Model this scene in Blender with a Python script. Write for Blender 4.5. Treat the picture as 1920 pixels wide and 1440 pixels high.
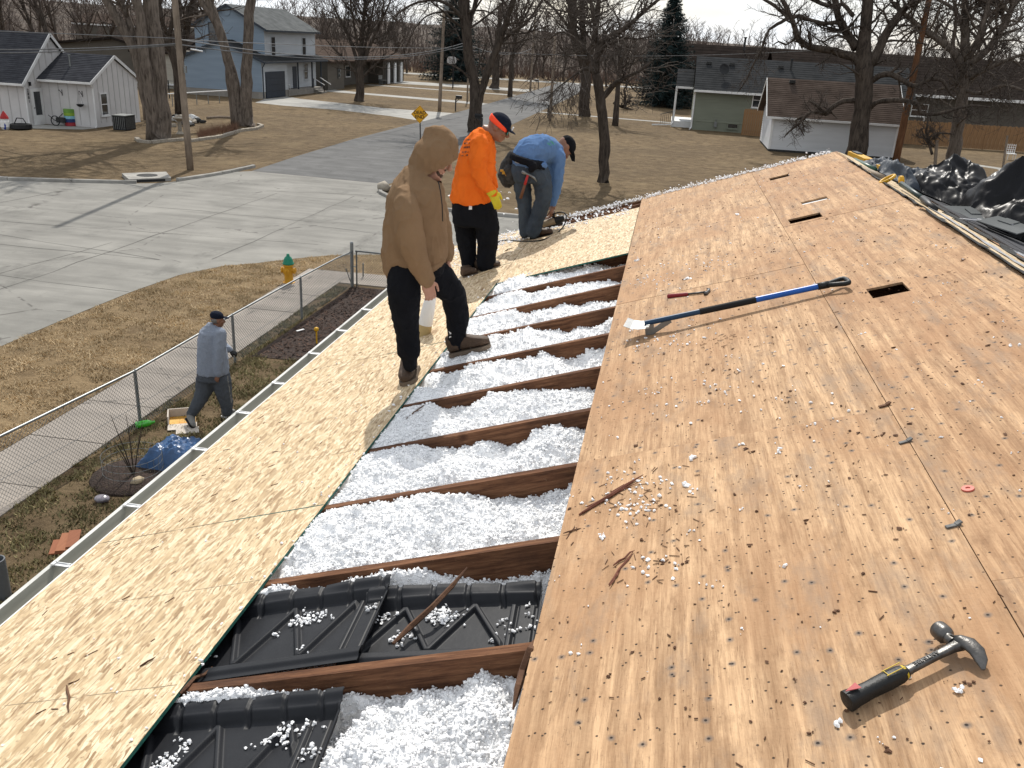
import bpy, math, random
import numpy as np
from math import sin, cos, tan, radians, pi, sqrt, atan2, hypot
from mathutils import Vector, Matrix, noise

random.seed(7); rng = np.random.default_rng(7)
for o in list(bpy.data.objects): bpy.data.objects.remove(o)
SC = bpy.context.scene
COL = SC.collection

# ---------------------------------------------------------------- camera
EZ = 3.95                       # height of the eave above the ground
SL = radians(18.3962)           # roof pitch
CAMP = np.array([2.4898, -0.3031, 2.3807 + EZ])
FPX = 1661.73
def cam_rows(yaw, pitch, roll):
    f = np.array([sin(yaw)*cos(pitch), cos(yaw)*cos(pitch), -sin(pitch)])
    r = np.array([cos(yaw), -sin(yaw), 0.]); u = np.cross(r, f)
    return np.array([r*cos(roll)+u*sin(roll), -r*sin(roll)+u*cos(roll), f])
CM = cam_rows(radians(-8.8276), radians(21.2248), radians(3.1744))
cd = bpy.data.cameras.new('camera'); cam = bpy.data.objects.new('camera', cd); COL.objects.link(cam)
cd.sensor_width = 36; cd.lens = FPX/1920*36; cd.clip_start = 0.05; cd.clip_end = 3000
mw = Matrix.Identity(4)
for i in range(3):
    mw[i][0] = CM[0][i]; mw[i][1] = CM[1][i]; mw[i][2] = -CM[2][i]; mw[i][3] = CAMP[i]
cam.matrix_world = mw
SC.camera = cam

# ---------------------------------------------------------------- light
SUN_AZ = radians(-11.5); SUN_EL = radians(46)
SUN_DIR = np.array([sin(SUN_AZ)*cos(SUN_EL), cos(SUN_AZ)*cos(SUN_EL), sin(SUN_EL)])
W = bpy.data.worlds.new('World'); SC.world = W; W.use_nodes = True
wn = W.node_tree.nodes; wl = W.node_tree.links; wn.clear()
sky = wn.new('ShaderNodeTexSky'); sky.sky_type = 'NISHITA'; sky.sun_disc = False
sky.sun_elevation = SUN_EL; sky.sun_rotation = SUN_AZ; sky.altitude = 300; sky.air_density = 1.0; sky.dust_density = 2.0; sky.ozone_density = 1.0
tc = wn.new('ShaderNodeTexCoord'); mp = wn.new('ShaderNodeMapping'); mp.inputs['Scale'].default_value = (1, 1, 3.5)
nz = wn.new('ShaderNodeTexNoise'); nz.inputs['Scale'].default_value = 2.6; nz.inputs['Detail'].default_value = 7; nz.inputs['Roughness'].default_value = .55
rp = wn.new('ShaderNodeValToRGB'); rp.color_ramp.elements[0].position = .30; rp.color_ramp.elements[1].position = .56
mx = wn.new('ShaderNodeMix'); mx.data_type = 'RGBA'
mx.inputs[7].default_value = (8.6, 8.9, 9.2, 1)          # thin bright cloud
bg = wn.new('ShaderNodeBackground'); bg.inputs['Strength'].default_value = 0.115
wo = wn.new('ShaderNodeOutputWorld')
wl.new(tc.outputs['Generated'], mp.inputs['Vector']); wl.new(mp.outputs[0], nz.inputs['Vector'])
wl.new(nz.outputs['Fac'], rp.inputs['Fac']); wl.new(rp.outputs['Color'], mx.inputs[0])
wl.new(sky.outputs[0], mx.inputs[6]); wl.new(mx.outputs[2], bg.inputs['Color']); wl.new(bg.outputs[0], wo.inputs['Surface'])
sd = bpy.data.lights.new('sun', 'SUN'); sd.energy = 4.3; sd.angle = radians(.6); sd.color = (1.0, .955, .88)
so = bpy.data.objects.new('sun', sd); COL.objects.link(so)
so.rotation_euler = Vector(SUN_DIR).to_track_quat('Z', 'Y').to_euler(); so.location = (0, 0, 60)
vs = SC.view_settings; vs.view_transform = 'Standard'; vs.look = 'None'; vs.gamma = 1; vs.exposure = 0.1; vs.use_curve_mapping = False
SC.display_settings.display_device = 'sRGB'
SC.cycles.max_bounces = 8; SC.cycles.diffuse_bounces = 5; SC.cycles.transparent_max_bounces = 16

# ---------------------------------------------------------------- sight helpers: a sight line met with a real surface
def ray(px, py): return CM.T @ np.array([(px-960)/FPX, -(py-720)/FPX, 1.])
def G(px, py, z=0.):
    d = ray(px, py); return CAMP + d*(z-CAMP[2])/d[2]
def PX(px, py, x0):
    d = ray(px, py); return CAMP + d*(x0-CAMP[0])/d[0]
def PY(px, py, y0):
    d = ray(px, py); return CAMP + d*(y0-CAMP[1])/d[1]
def VP(px, py, base, dd=0.):
    h = np.array([base[0]-CAMP[0], base[1]-CAMP[1], 0.]); h /= np.linalg.norm(h)
    d = ray(px, py); t = (h @ (np.array([base[0], base[1], 0.])-CAMP) + dd)/(h @ d)
    return CAMP + d*t
RN = np.array([-sin(SL), 0, cos(SL)]); RU = np.array([cos(SL), 0, sin(SL)])
def RW(u, v, w=0.): return RU*u + np.array([0, v, EZ]) + RN*w
def RF(px, py, w=.012):
    d = ray(px, py); P0 = np.array([0, 0, EZ]) + RN*w
    t = RN @ (P0-CAMP)/(RN @ d); P = CAMP + d*t
    return (P - np.array([0, 0, EZ])) @ RU, P[1]

# ---------------------------------------------------------------- mesh helpers
def nrm(v): v = np.asarray(v, float); return v/(np.linalg.norm(v)+1e-12)
class MB:
    def __init__(s): s.V = []; s.F = []; s.n = 0
    def add(s, V, F, mi=0):
        V = np.asarray(V, float).reshape(-1, 3)
        if isinstance(F, np.ndarray): s.F.append((F+s.n, mi))
        else:
            by = {}
            for f in F: by.setdefault(len(f), []).append(f)
            for k, fs in by.items(): s.F.append((np.array(fs, int)+s.n, mi))
        s.V.append(V); s.n += len(V); return s
    def box(s, c, size, rot=None, mi=0, taper=1.0):
        h = np.array(size)/2.
        V = np.array([[x, y, z] for z in (-1, 1) for y in (-1, 1) for x in (-1, 1)], float)
        V[4:, :2] *= taper
        V = V*h
        if rot is not None: V = V @ np.array(rot).T
        return s.add(V+np.array(c), [(0, 2, 3, 1), (4, 5, 7, 6), (0, 1, 5, 4), (2, 6, 7, 3), (0, 4, 6, 2), (1, 3, 7, 5)], mi)
    def bb(s, x0, x1, y0, y1, z0, z1, mi=0):
        return s.box(((x0+x1)/2, (y0+y1)/2, (z0+z1)/2), (abs(x1-x0), abs(y1-y0), abs(z1-z0)), None, mi)
    def beam(s, p0, p1, w, h, up=(0, 0, 1), mi=0):
        p0 = np.array(p0, float); p1 = np.array(p1, float); d = p1-p0; L = np.linalg.norm(d); d = d/L
        sd_ = nrm(np.cross(d, up)); u = np.cross(sd_, d)
        return s.box((p0+p1)/2, (L, w, h), np.array([d, sd_, u]).T, mi)
    def tube(s, P, R, n=8, caps=True, mi=0, ref=None):
        P = np.asarray(P, float); R = np.broadcast_to(np.asarray(R, float), (len(P),))
        T = np.gradient(P, axis=0); T /= (np.linalg.norm(T, axis=1)[:, None]+1e-12)
        a = np.array([0, 0, 1.]) if ref is None else np.array(ref, float)
        if abs(T[0] @ a) > .95: a = np.array([1., 0, 0])
        u = nrm(np.cross(T[0], a)); V = []
        th = np.linspace(0, 2*pi, n, endpoint=False)
        for i in range(len(P)):
            u = nrm(u - T[i]*(u @ T[i])); w = np.cross(T[i], u)
            V.append(P[i]+R[i]*(np.cos(th)[:, None]*u+np.sin(th)[:, None]*w))
        V = np.concatenate(V); m = len(P)
        i = np.arange(m-1)[:, None]*n; j = np.arange(n)[None]; j2 = (j+1) % n
        F = np.stack([i+j, i+j2, i+n+j2, i+n+j], -1).reshape(-1, 4)
        s.F.append((F+s.n, mi))
        if caps:
            s.F.append((np.array([list(range(n))[::-1]])+s.n, mi)); s.F.append((np.array([list(range((m-1)*n, m*n))])+s.n, mi))
        s.V.append(V); s.n += len(V); return s
    def loft(s, rings, n=16, caps=True, mi=0, power=1.0):
        """rings: (centre, half axis a, half axis b)"""
        th = np.linspace(0, 2*pi, n, endpoint=False); V = []
        ca = np.sign(np.cos(th))*abs(np.cos(th))**power; sa = np.sign(np.sin(th))*abs(np.sin(th))**power
        for c, a, b in rings: V.append(np.array(c)+ca[:, None]*np.array(a)+sa[:, None]*np.array(b))
        m = len(rings); i = np.arange(m-1)[:, None]*n; j = np.arange(n)[None]; j2 = (j+1) % n
        s.F.append((np.stack([i+j, i+j2, i+n+j2, i+n+j], -1).reshape(-1, 4)+s.n, mi))
        if caps:
            s.F.append((np.array([list(range(n))[::-1]])+s.n, mi)); s.F.append((np.array([list(range((m-1)*n, m*n))])+s.n, mi))
        s.V.append(np.concatenate(V)); s.n += m*n; return s
    def ell(s, c, r, frame=None, nu=12, nv=8, mi=0):
        rings = []; fr = np.eye(3) if frame is None else np.array(frame)   # rows: axes
        c = np.array(c, float)
        r = np.broadcast_to(np.asarray(r, float), (3,))
        for k in range(nv+1):
            t = -pi/2+pi*k/nv; t = max(-pi/2+.12, min(pi/2-.12, t))
            rings.append((c+fr[2]*r[2]*sin(t), fr[0]*r[0]*cos(t), fr[1]*r[1]*cos(t)))
        return s.loft(rings, nu, True, mi)
    def prism(s, poly, z0, z1, mi=0, bottom=True):
        n = len(poly); V = [(p[0], p[1], z0) for p in poly]+[(p[0], p[1], z1) for p in poly]
        F = [tuple(range(n, 2*n))]+[(i, (i+1) % n, n+(i+1) % n, n+i) for i in range(n)]
        if bottom: F.append(tuple(range(n))[::-1])
        return s.add(V, F, mi)
    def quad(s, a, b, c, d, mi=0): return s.add([a, b, c, d], [(0, 1, 2, 3)], mi)
    def poly(s, P, mi=0): return s.add(P, [tuple(range(len(P)))], mi)
    def slab(s, P, t, mi=0):
        """thick planar polygon: P outline, offset t along its normal"""
        P = np.asarray(P, float); nn = nrm(np.cross(P[1]-P[0], P[2]-P[1])); Q = P-nn*t; n = len(P)
        return s.add(np.concatenate([P, Q]), [tuple(range(n)), tuple(range(2*n-1, n-1, -1))]+[(i, n+i, n+(i+1) % n, (i+1) % n) for i in range(n)], mi)
    def lathe(s, c, prof, n=16, axis=(0, 0, 1), mi=0):
        ax = nrm(axis); a = nrm(np.cross(ax, (1, 0, 0) if abs(ax[0]) < .9 else (0, 1, 0))); b = np.cross(ax, a); c = np.array(c, float)
        return s.loft([(c+ax*h, a*r, b*r) for r, h in prof], n, True, mi)
    def mesh(s, name, mats, smooth=False, inv=None, sharp=None):
        V = np.concatenate(s.V) if s.V else np.zeros((0, 3))
        if inv is not None: V = V @ inv[:3, :3].T + inv[:3, 3]
        me = bpy.data.meshes.new(name)
        lv = []; st = []; mi = []; k = 0
        for F, m in s.F:
            lv.append(F.ravel()); st.append(k+np.arange(len(F))*F.shape[1]); mi.append(np.full(len(F), m)); k += F.size
        lv = np.concatenate(lv).astype(np.int32); st = np.concatenate(st).astype(np.int32); mi = np.concatenate(mi).astype(np.int32)
        me.vertices.add(len(V)); me.vertices.foreach_set('co', V.astype(np.float32).ravel())
        me.loops.add(len(lv)); me.loops.foreach_set('vertex_index', lv)
        me.polygons.add(len(st)); me.polygons.foreach_set('loop_start', st)
        if not isinstance(mats, (list, tuple)): mats = [mats]
        for m in mats: me.materials.append(m)
        me.polygons.foreach_set('material_index', mi)
        me.polygons.foreach_set('use_smooth', np.full(len(st), bool(smooth)))
        me.update(calc_edges=True); me.validate()
        if sharp is not None: me.set_sharp_from_angle(angle=radians(sharp))
        return me
    def build(s, name, mats, parent=None, smooth=False, sharp=None, mat=None):
        """vertices are given in world space; mat = the object's own local-to-world matrix when it is not its parent's"""
        base = MW[parent] if parent is not None else np.eye(4)
        own = base if mat is None else np.array(mat)
        me = s.mesh(name, mats, smooth, np.linalg.inv(own), sharp)
        return put(name, me, parent, own)
MW = {}
def put(name, me, parent=None, own=None):
    o = bpy.data.objects.new(name, me); COL.objects.link(o)
    base = MW[parent] if parent is not None else np.eye(4)
    own = base if own is None else own
    o.parent = parent
    o.matrix_basis = Matrix((np.linalg.inv(base) @ own).tolist())
    MW[o] = own
    return o
def tag(o, label=None, cat=None, group=None, kind=None):
    if label: o['label'] = label
    if cat: o['category'] = cat
    if group: o['group'] = group
    if kind: o['kind'] = kind
    return o
def thing(name, label, cat, loc=(0, 0, 0), group=None, rotz=0., mat=None):
    o = bpy.data.objects.new(name, None); COL.objects.link(o); o.empty_display_size = .2
    M = np.array(Matrix.Translation(Vector([float(q) for q in loc])) @ Matrix.Rotation(rotz, 4, 'Z')) if mat is None else np.array(mat)
    o.matrix_basis = Matrix(M.tolist()); MW[o] = M
    return tag(o, label, cat, group)
def single(name, mb, mats, label, cat, loc, group=None, smooth=False, sharp=None):
    M = np.eye(4); M[:3, 3] = loc
    o = mb.build(name, mats, None, smooth, sharp, mat=M)
    return tag(o, label, cat, group)
def copy_tree(o, parent=None):
    c = o.copy(); COL.objects.link(c); c.parent = parent; MW[c] = MW[o]
    for ch in list(o.children): copy_tree(ch, c)
    return c
ROOFM = np.eye(4); ROOFM[:3, 0] = RU; ROOFM[:3, 1] = (0, 1, 0); ROOFM[:3, 2] = RN; ROOFM[:3, 3] = (0, 0, EZ)
def rw(V):      # roof coordinates to world
    V = np.asarray(V, float).reshape(-1, 3); return V @ ROOFM[:3, :3].T + ROOFM[:3, 3]
def to_roof(mb): mb.V = [rw(v) for v in mb.V]; return mb

# ---------------------------------------------------------------- materials
class NT:
    def __init__(s, name, rough=.8, metal=0., spec=.3):
        s.m = bpy.data.materials.new(name); s.m.use_nodes = True; t = s.m.node_tree; s.t = t
        s.b = t.nodes['Principled BSDF']; s.b.inputs['Roughness'].default_value = rough; s.b.inputs['Metallic'].default_value = metal
        s.b.inputs['Specular IOR Level'].default_value = spec
        s.tc = t.nodes.new('ShaderNodeTexCoord')
    def lk(s, a, b): s.t.links.new(a, b)
    def vec(s, scale=(1, 1, 1), rot=(0, 0, 0), loc=(0, 0, 0), src='Object', base=None):
        n = s.t.nodes.new('ShaderNodeMapping'); n.inputs['Scale'].default_value = scale; n.inputs['Rotation'].default_value = rot; n.inputs['Location'].default_value = loc
        s.lk(base if base is not None else s.tc.outputs[src], n.inputs['Vector']); return n.outputs[0]
    def noise(s, v, scale, detail=4, rough=.5, dist=0., out='Fac'):
        n = s.t.nodes.new('ShaderNodeTexNoise'); n.inputs['Scale'].default_value = scale; n.inputs['Detail'].default_value = detail
        n.inputs['Roughness'].default_value = rough; n.inputs['Distortion'].default_value = dist; s.lk(v, n.inputs['Vector']); return n.outputs[out]
    def vor(s, v, scale, feature='F1', out='Distance', rand=1.0, dims='3D'):
        n = s.t.nodes.new('ShaderNodeTexVoronoi'); n.voronoi_dimensions = dims; n.feature = feature; n.inputs['Scale'].default_value = scale; n.inputs['Randomness'].default_value = rand
        s.lk(v, n.inputs['Vector']); return n.outputs[out]
    def wave(s, v, scale, dist=0., detail=2, dscale=1., kind='BANDS', dirn='X', prof='SIN'):
        n = s.t.nodes.new('ShaderNodeTexWave'); n.wave_type = kind; n.wave_profile = prof
        if kind == 'BANDS': n.bands_direction = dirn
        n.inputs['Scale'].default_value = scale; n.inputs['Distortion'].default_value = dist; n.inputs['Detail'].default_value = detail; n.inputs['Detail Scale'].default_value = dscale
        s.lk(v, n.inputs['Vector']); return n.outputs['Fac']
    def ramp(s, f, *els, interp='LINEAR'):
        n = s.t.nodes.new('ShaderNodeValToRGB'); n.color_ramp.interpolation = interp; e = n.color_ramp.elements
        while len(e) < len(els): e.new(.5)
        for q, (p, c) in zip(e, els):
            q.position = p; c = (c, c, c) if isinstance(c, (int, float)) else c; q.color = (*c, 1)
        s.lk(f, n.inputs['Fac']); return n.outputs['Color']
    def mix(s, f, a, b, mode='MIX'):
        n = s.t.nodes.new('ShaderNodeMix'); n.data_type = 'RGBA'; n.blend_type = mode
        for k, x in ((0, f), (6, a), (7, b)):
            if hasattr(x, 'is_linked'): s.lk(x, n.inputs[k])
            elif k == 0: n.inputs[0].default_value = x
            else: n.inputs[k].default_value = (*((x, x, x) if isinstance(x, (int, float)) else x), 1)
        return n.outputs[2]
    def math(s, op, a, b=0.):
        n = s.t.nodes.new('ShaderNodeMath'); n.operation = op
        for k, x in ((0, a), (1, b)):
            if hasattr(x, 'is_linked'): s.lk(x, n.inputs[k])
            else: n.inputs[k].default_value = x
        return n.outputs[0]
    def bump(s, h, strength=.4, dist=.01, prev=None):
        n = s.t.nodes.new('ShaderNodeBump'); n.inputs['Strength'].default_value = strength; n.inputs['Distance'].default_value = dist
        s.lk(h, n.inputs['Height'])
        if prev is not None: s.lk(prev, n.inputs['Normal'])
        return n.outputs[0]
    def out(s, col=None, rough=None, nor=None):
        if col is not None:
            if hasattr(col, 'is_linked'): s.lk(col, s.b.inputs['Base Color'])
            else: s.b.inputs['Base Color'].default_value = (*col, 1)
        if rough is not None: s.lk(rough, s.b.inputs['Roughness'])
        if nor is not None: s.lk(nor, s.b.inputs['Normal'])
        return s.m
def simple(name, c1, c2=None, scale=4., rough=.8, metal=0., bump=0., bscale=None, bdist=.01, stretch=(1, 1, 1), spec=.3, detail=5):
    n = NT(name, rough, metal, spec); v = n.vec(stretch)
    c2 = c2 or tuple(x*.78 for x in c1)
    f = n.noise(v, scale, detail, .6)
    col = n.ramp(f, (.3, c2), (.7, c1))
    nor = n.bump(n.noise(v, bscale or scale*4, 4, .6), bump, bdist) if bump else None
    return n.out(col, None, nor)
M = {}
def plywood(name, dark, light):
    n = NT(name, .82, 0, .2)
    inf = n.t.nodes.new('ShaderNodeObjectInfo')
    off = n.t.nodes.new('ShaderNodeVectorMath'); off.operation = 'MULTIPLY_ADD'
    n.lk(inf.outputs['Random'], off.inputs[0]); off.inputs[1].default_value = (7.3, 11.7, 5.1); n.lk(n.tc.outputs['Object'], off.inputs[2])
    b = off.outputs[0]
    wob = n.t.nodes.new('ShaderNodeVectorMath'); wob.operation = 'MULTIPLY_ADD'
    n.lk(n.noise(n.vec((1, .5, 1), base=b), 3.0, 3, .5, out='Color'), wob.inputs[0]); wob.inputs[1].default_value = (.03, 0, 0); n.lk(b, wob.inputs[2]); wb = wob.outputs[0]
    g1 = n.noise(n.vec((1, .05, 1), base=wb), 30, 5, .6); g2 = n.noise(n.vec((1, .045, 1), base=wb), 105, 5, .7)
    grain = n.math('ADD', n.math('MULTIPLY', g1, .5), n.math('MULTIPLY', g2, .5))
    figure = n.wave(n.vec((1, .13, 1), base=wb), 2.6, 10, 3, .9)
    fig2 = n.ramp(n.noise(n.vec((1, .45, 1), base=b), 1.3, 3), (.45, 0), (.6, 1))
    pores = n.noise(n.vec((1, .07, 1), base=wb), 170, 3, .75)
    patch = n.noise(n.vec((.8, .5, 1), base=b), 2.2, 5, .65)
    mid = tuple((x+y)/2 for x, y in zip(dark, light))
    c = n.ramp(grain, (.34, dark), (.47, mid), (.58, light), (.68, tuple(min(1, x*1.18) for x in light)))
    c = n.mix(n.math('MULTIPLY', fig2, n.math('MULTIPLY', n.ramp(figure, (.55, 0), (.95, 1)), .38)), c, tuple(x*.7 for x in dark))
    c = n.mix(n.ramp(pores, (.55, 0), (.70, .6)), c, tuple(x*.45 for x in dark))
    c = n.mix(n.ramp(patch, (.42, 0), (.62, .72)), c, tuple(x*y for x, y in zip(mid, (.84, .74, .68)))); c = n.mix(n.ramp(n.noise(n.vec((1, .3, 1), base=wb), 16, 5, .7), (.50, 0), (.68, .6)), c, tuple(x*.85 for x in dark))
    c = n.mix(n.ramp(n.noise(n.vec((1, .35, 1), base=b), 7, 6, .7), (.52, 0), (.68, .6)), c, (.23, .175, .13))
    c = n.mix(n.ramp(n.noise(n.vec((1, 1, 1), base=b), 85, 4, .8), (.64, 0), (.70, .75)), c, (.055, .04, .03))
    c = n.mix(n.math('MULTIPLY', inf.outputs['Random'], .22), c, tuple(x*y for x, y in zip(mid, (.78, .70, .62))))
    # nail holes with their grey rust halo: sparse dots of the sheet's own surface
    vd = n.vec((1, 1, 0), base=b)
    d = n.vor(vd, 13., dims='2D'); pick = n.vor(vd, 13., out='Color', dims='2D')
    sep = n.t.nodes.new('ShaderNodeSeparateColor'); n.lk(pick, sep.inputs[0])
    on = n.ramp(sep.outputs[0], (.78, 0), (.80, 1))
    on2 = n.ramp(sep.outputs[1], (.74, 0), (.76, 1))
    halo = n.math('MULTIPLY', n.ramp(n.math('ADD', d, n.math('MULTIPLY', n.noise(vd, 55, 3), .12)), (.08, .85), (.24, 0)), on)
    c = n.mix(halo, c, (.095, .092, .09))
    on2 = n.math('MAXIMUM', on, on2)
    d2 = n.vor(n.vec((1, 1, 0), loc=(.03, .02, 0), base=b), 22., dims='2D'); p3 = n.t.nodes.new('ShaderNodeSeparateColor'); n.lk(n.vor(n.vec((1, 1, 0), loc=(.03, .02, 0), base=b), 22., out='Color', dims='2D'), p3.inputs[0])
    hole = n.math('MAXIMUM', n.math('MULTIPLY', n.ramp(n.math('ADD', d, n.math('MULTIPLY', n.noise(vd, 120, 2), .05)), (.05, 1), (.08, 0)), on2), n.math('MULTIPLY', n.ramp(d2, (.05, .9), (.085, 0)), n.ramp(p3.outputs[0], (.62, 0), (.64, 1))))
    c = n.mix(hole, c, (.03, .022, .018))
    h = n.mix(.5, n.mix(.35, grain, pores), n.ramp(n.noise(vd, 60, 3), (.3, 0), (.7, 1)))
    nor = n.bump(h, .35, .004); nor = n.bump(n.ramp(hole, (0, 1), (1, 0)), .6, .004, nor)
    return n.out(c, None, nor)
M['ply1'] = plywood('plywood_old', (.225, .128, .066), (.585, .39, .228))
M['ply2'] = plywood('plywood_figured', (.225, .124, .064), (.55, .36, .207))
def osb():
    n = NT('strand_board', .7, 0, .25)
    v0 = n.tc.outputs['Object']
    c = None; hgt = None
    for k, (ang, sc, st) in enumerate(((.22, 25, 4.5), (-.45, 33, 4.), (.08, 43, 5.), (.75, 36, 4.), (-.2, 17, 4.2))):
        rot = (0, 0, ang)
        wv = n.t.nodes.new('ShaderNodeVectorMath'); wv.operation = 'MULTIPLY_ADD'
        n.lk(n.noise(n.vec((1, 1, 1)), 6, 2, .5, out='Color'), wv.inputs[0]); wv.inputs[1].default_value = (.05, .05, 0); n.lk(v0, wv.inputs[2])
        v = n.vec((1, 1/st, 1), rot, (k*3.1, k*1.7, 0), base=wv.outputs[0])
        col = n.vor(v, sc*2.2, out='Color'); sp = n.t.nodes.new('ShaderNodeSeparateColor'); n.lk(col, sp.inputs[0])
        tone = n.ramp(sp.outputs[0], (.0, (.27, .175, .095)), (.22, (.44, .32, .185)), (.6, (.58, .445, .275)), (1., (.71, .59, .41)))
        if c is None: c = tone; hgt = sp.outputs[0]
        else:
            sel = n.ramp(sp.outputs[1], (.50, 0), (.54, 1)) if k < 4 else n.ramp(sp.outputs[1], (.88, 0), (.90, 1)); c = n.mix(sel, c, tone); hgt = n.mix(sel, hgt, sp.outputs[0])
    fine = n.noise(n.vec((1, .15, 1), (0, 0, .15)), 90, 4, .7)
    c = n.mix(n.ramp(fine, (.50, 0), (.70, .6)), c, (.24, .15, .075))
    c = n.mix(n.ramp(n.noise(n.vec((1, 1, 1)), 38, 4, .7), (.58, 0), (.68, .65)), c, (.14, .085, .045))
    nor = n.bump(n.mix(.4, hgt, fine), .3, .004)
    return n.out(c, None, nor)
M['osb'] = osb()
def lumber():
    n = NT('rafter_lumber', .85, 0, .12); inf = n.t.nodes.new('ShaderNodeObjectInfo'); off = n.t.nodes.new('ShaderNodeVectorMath'); off.operation = 'MULTIPLY_ADD'
    n.lk(inf.outputs['Random'], off.inputs[0]); off.inputs[1].default_value = (9.3, 3.7, 5.1); n.lk(n.tc.outputs['Object'], off.inputs[2]); b = off.outputs[0]
    g = n.noise(n.vec((.08, 1, 1), base=b), 60, 6, .7, .4); c = n.ramp(g, (.35, (.062, .029, .017)), (.5, (.13, .060, .032)), (.66, (.21, .105, .056)))
    c = n.mix(n.ramp(n.noise(n.vec((.7, 1, 1), base=b), 4, 5, .7), (.48, 0), (.68, .65)), c, (.05, .028, .019)); k = n.vor(n.vec((1, 0, 1.4), base=b), 2.6, dims='3D')
    c = n.mix(n.ramp(k, (.06, .85), (.11, 0)), c, (.03, .013, .009)); c = n.mix(n.ramp(n.noise(n.vec((1, 1, 1), base=b), 30, 4, .8), (.64, 0), (.72, .5)), c, (.24, .15, .09))
    return n.out(c, None, n.bump(g, .7, .005))
M['osb_green'] = simple('green_edge_paint', (.012, .10, .075), (.01, .06, .05), 30, .6, bump=.3)
M['rafter'] = lumber()
M['fluff'] = None
def fluff():
    n = NT('white_fluff', .95, 0, .05); v = n.vec()
    c = n.ramp(n.noise(v, 35, 4, .6), (.3, (.91, .915, .925)), (.7, (.965, .965, .965)))
    n.b.inputs['Subsurface Weight'].default_value = .0
    return n.out(c, None, n.bump(n.noise(v, 150, 5, .8), .7, .008))
M['fluff'] = fluff()
M['plastic_black'] = simple('black_vent_plastic', (.014, .015, .018), (.009, .010, .013), 9, .5, bump=.15, bscale=14, bdist=.01, spec=.22)
M['gutter_in'] = simple('gutter_inside', (.42, .41, .35), (.31, .30, .25), 3, .6, metal=.0, bump=.1, stretch=(3, .4, 3))
M['gutter_lip'] = simple('gutter_white_enamel', (.74, .74, .71), (.55, .55, .52), 5, .4)
M['alu'] = simple('bare_aluminium', (.78, .78, .77), (.6, .6, .6), 20, .35, .8)
M['shingle_dark'] = simple('charcoal_shingle', (.075, .075, .08), (.03, .03, .034), 60, .95, bump=.6, bscale=150, bdist=.004)
M['white_paint'] = simple('white_paint', (.70, .70, .69), (.60, .60, .59), 1.5, .7)
M['grime'] = simple('grimy_felt', (.06, .06, .058), (.02, .02, .02), 25, .95, bump=.6)
def grassmat(name='dormant_lawn', k=1.):
    n = NT(name, .95, 0, .1); v = n.vec()
    c = n.ramp(n.noise(v, 1.6, 8, .72), (.30, (.062, .042, .023)), (.5, (.155, .110, .062)), (.72, (.245, .182, .106)))
    big = n.ramp(n.noise(v, .13, 6, .68), (.38, 0), (.60, 1))
    c = n.mix(n.math('MULTIPLY', big, .55), c, (.085, .061, .037))
    c = n.mix(n.ramp(n.noise(v, .35, 4, .6), (.55, 0), (.7, .35)), c, (.25, .19, .11))
    c = n.mix(n.ramp(n.noise(n.vec((.5, 2, 1)), 5, 6, .75), (.5, 0), (.68, .6)), c, (.075, .052, .028))
    if k != 1.: c = n.mix(1., c, (k, k*.99, k*.97), 'MULTIPLY')
    return n.out(c, None, n.bump(n.noise(v, 9, 6, .75), .9, .08))
M['grass'] = grassmat(); M['grass_light'] = grassmat('pale_dormant_lawn', 1.65)
def concrete(name, a, b, sx=1.):
    n = NT(name, .9, 0, .2); v = n.vec((sx, sx, 1))
    c = n.ramp(n.noise(v, .5, 7, .65), (.3, b), (.7, a))
    c = n.mix(n.ramp(n.noise(n.vec((.25, 1.6, 1)), 1.1, 5, .6), (.42, 0), (.7, .6)), c, tuple(x*.66 for x in b))
    c = n.mix(n.ramp(n.noise(v, 30, 4, .7), (.5, 0), (.8, .35)), c, tuple(x*.6 for x in b))
    c = n.mix(n.ramp(n.noise(n.vec((.7, .35, 1)), .9, 6, .72), (.56, 0), (.66, .45)), c, tuple(x*.55 for x in b)); c = n.mix(n.ramp(n.noise(v, .28, 3, .5), (.52, 0), (.6, .25)), c, tuple(min(1, x*1.25) for x in a))
    cr = n.vor(n.vec((.16, .22, 1)), 1., 'DISTANCE_TO_EDGE')
    wob = n.noise(v, 2.2, 4)
    c = n.mix(n.math('MULTIPLY', n.ramp(cr, (.0, 1), (.006, 0)), n.ramp(wob, (.5, 0), (.56, .8))), c, (.06, .055, .05))
    return n.out(c, None, n.bump(n.noise(v, 40, 4), .25, .01))
M['concrete'] = concrete('street_concrete', (.255, .246, .222), (.175, .169, .153))
M['walk'] = concrete('walk_concrete', (.33, .29, .25), (.26, .23, .20), 2)
M['drive'] = concrete('driveway_concrete', (.37, .36, .335), (.28, .272, .25), 1)
M['kerb'] = concrete('kerb_concrete', (.36, .345, .315), (.24, .23, .21), 3)
M['asphalt'] = concrete('asphalt', (.128, .127, .125), (.088, .087, .086), 2)
M['joint'] = simple('tar_joint', (.085, .08, .072), (.05, .048, .044), 3, .9)
M['hill'] = simple('brown_hill', (.085, .062, .045), (.045, .034, .026), .12, 1.0, bump=.8, bscale=.4, bdist=1.0)
M['mulch'] = simple('dark_mulch', (.06, .038, .029), (.022, .015, .012), 14, .95, bump=1., bscale=30, bdist=.05)
def bark(name, a, b, sc=1.):
    n = NT(name, .95, 0, .1)
    v = n.vec((1, 1, .16)); r = n.noise(v, 9*sc, 6, .68, .6)
    c = n.ramp(r, (.36, b), (.62, a)); c = n.mix(n.ramp(n.noise(n.vec(), 1.2, 4), (.45, 0), (.7, .4)), c, tuple(x*1.35 for x in a))
    return n.out(c, None, n.bump(r, 1., .06))
M['bark_grey'] = bark('grey_bark', (.18, .148, .122), (.055, .044, .036))
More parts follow.
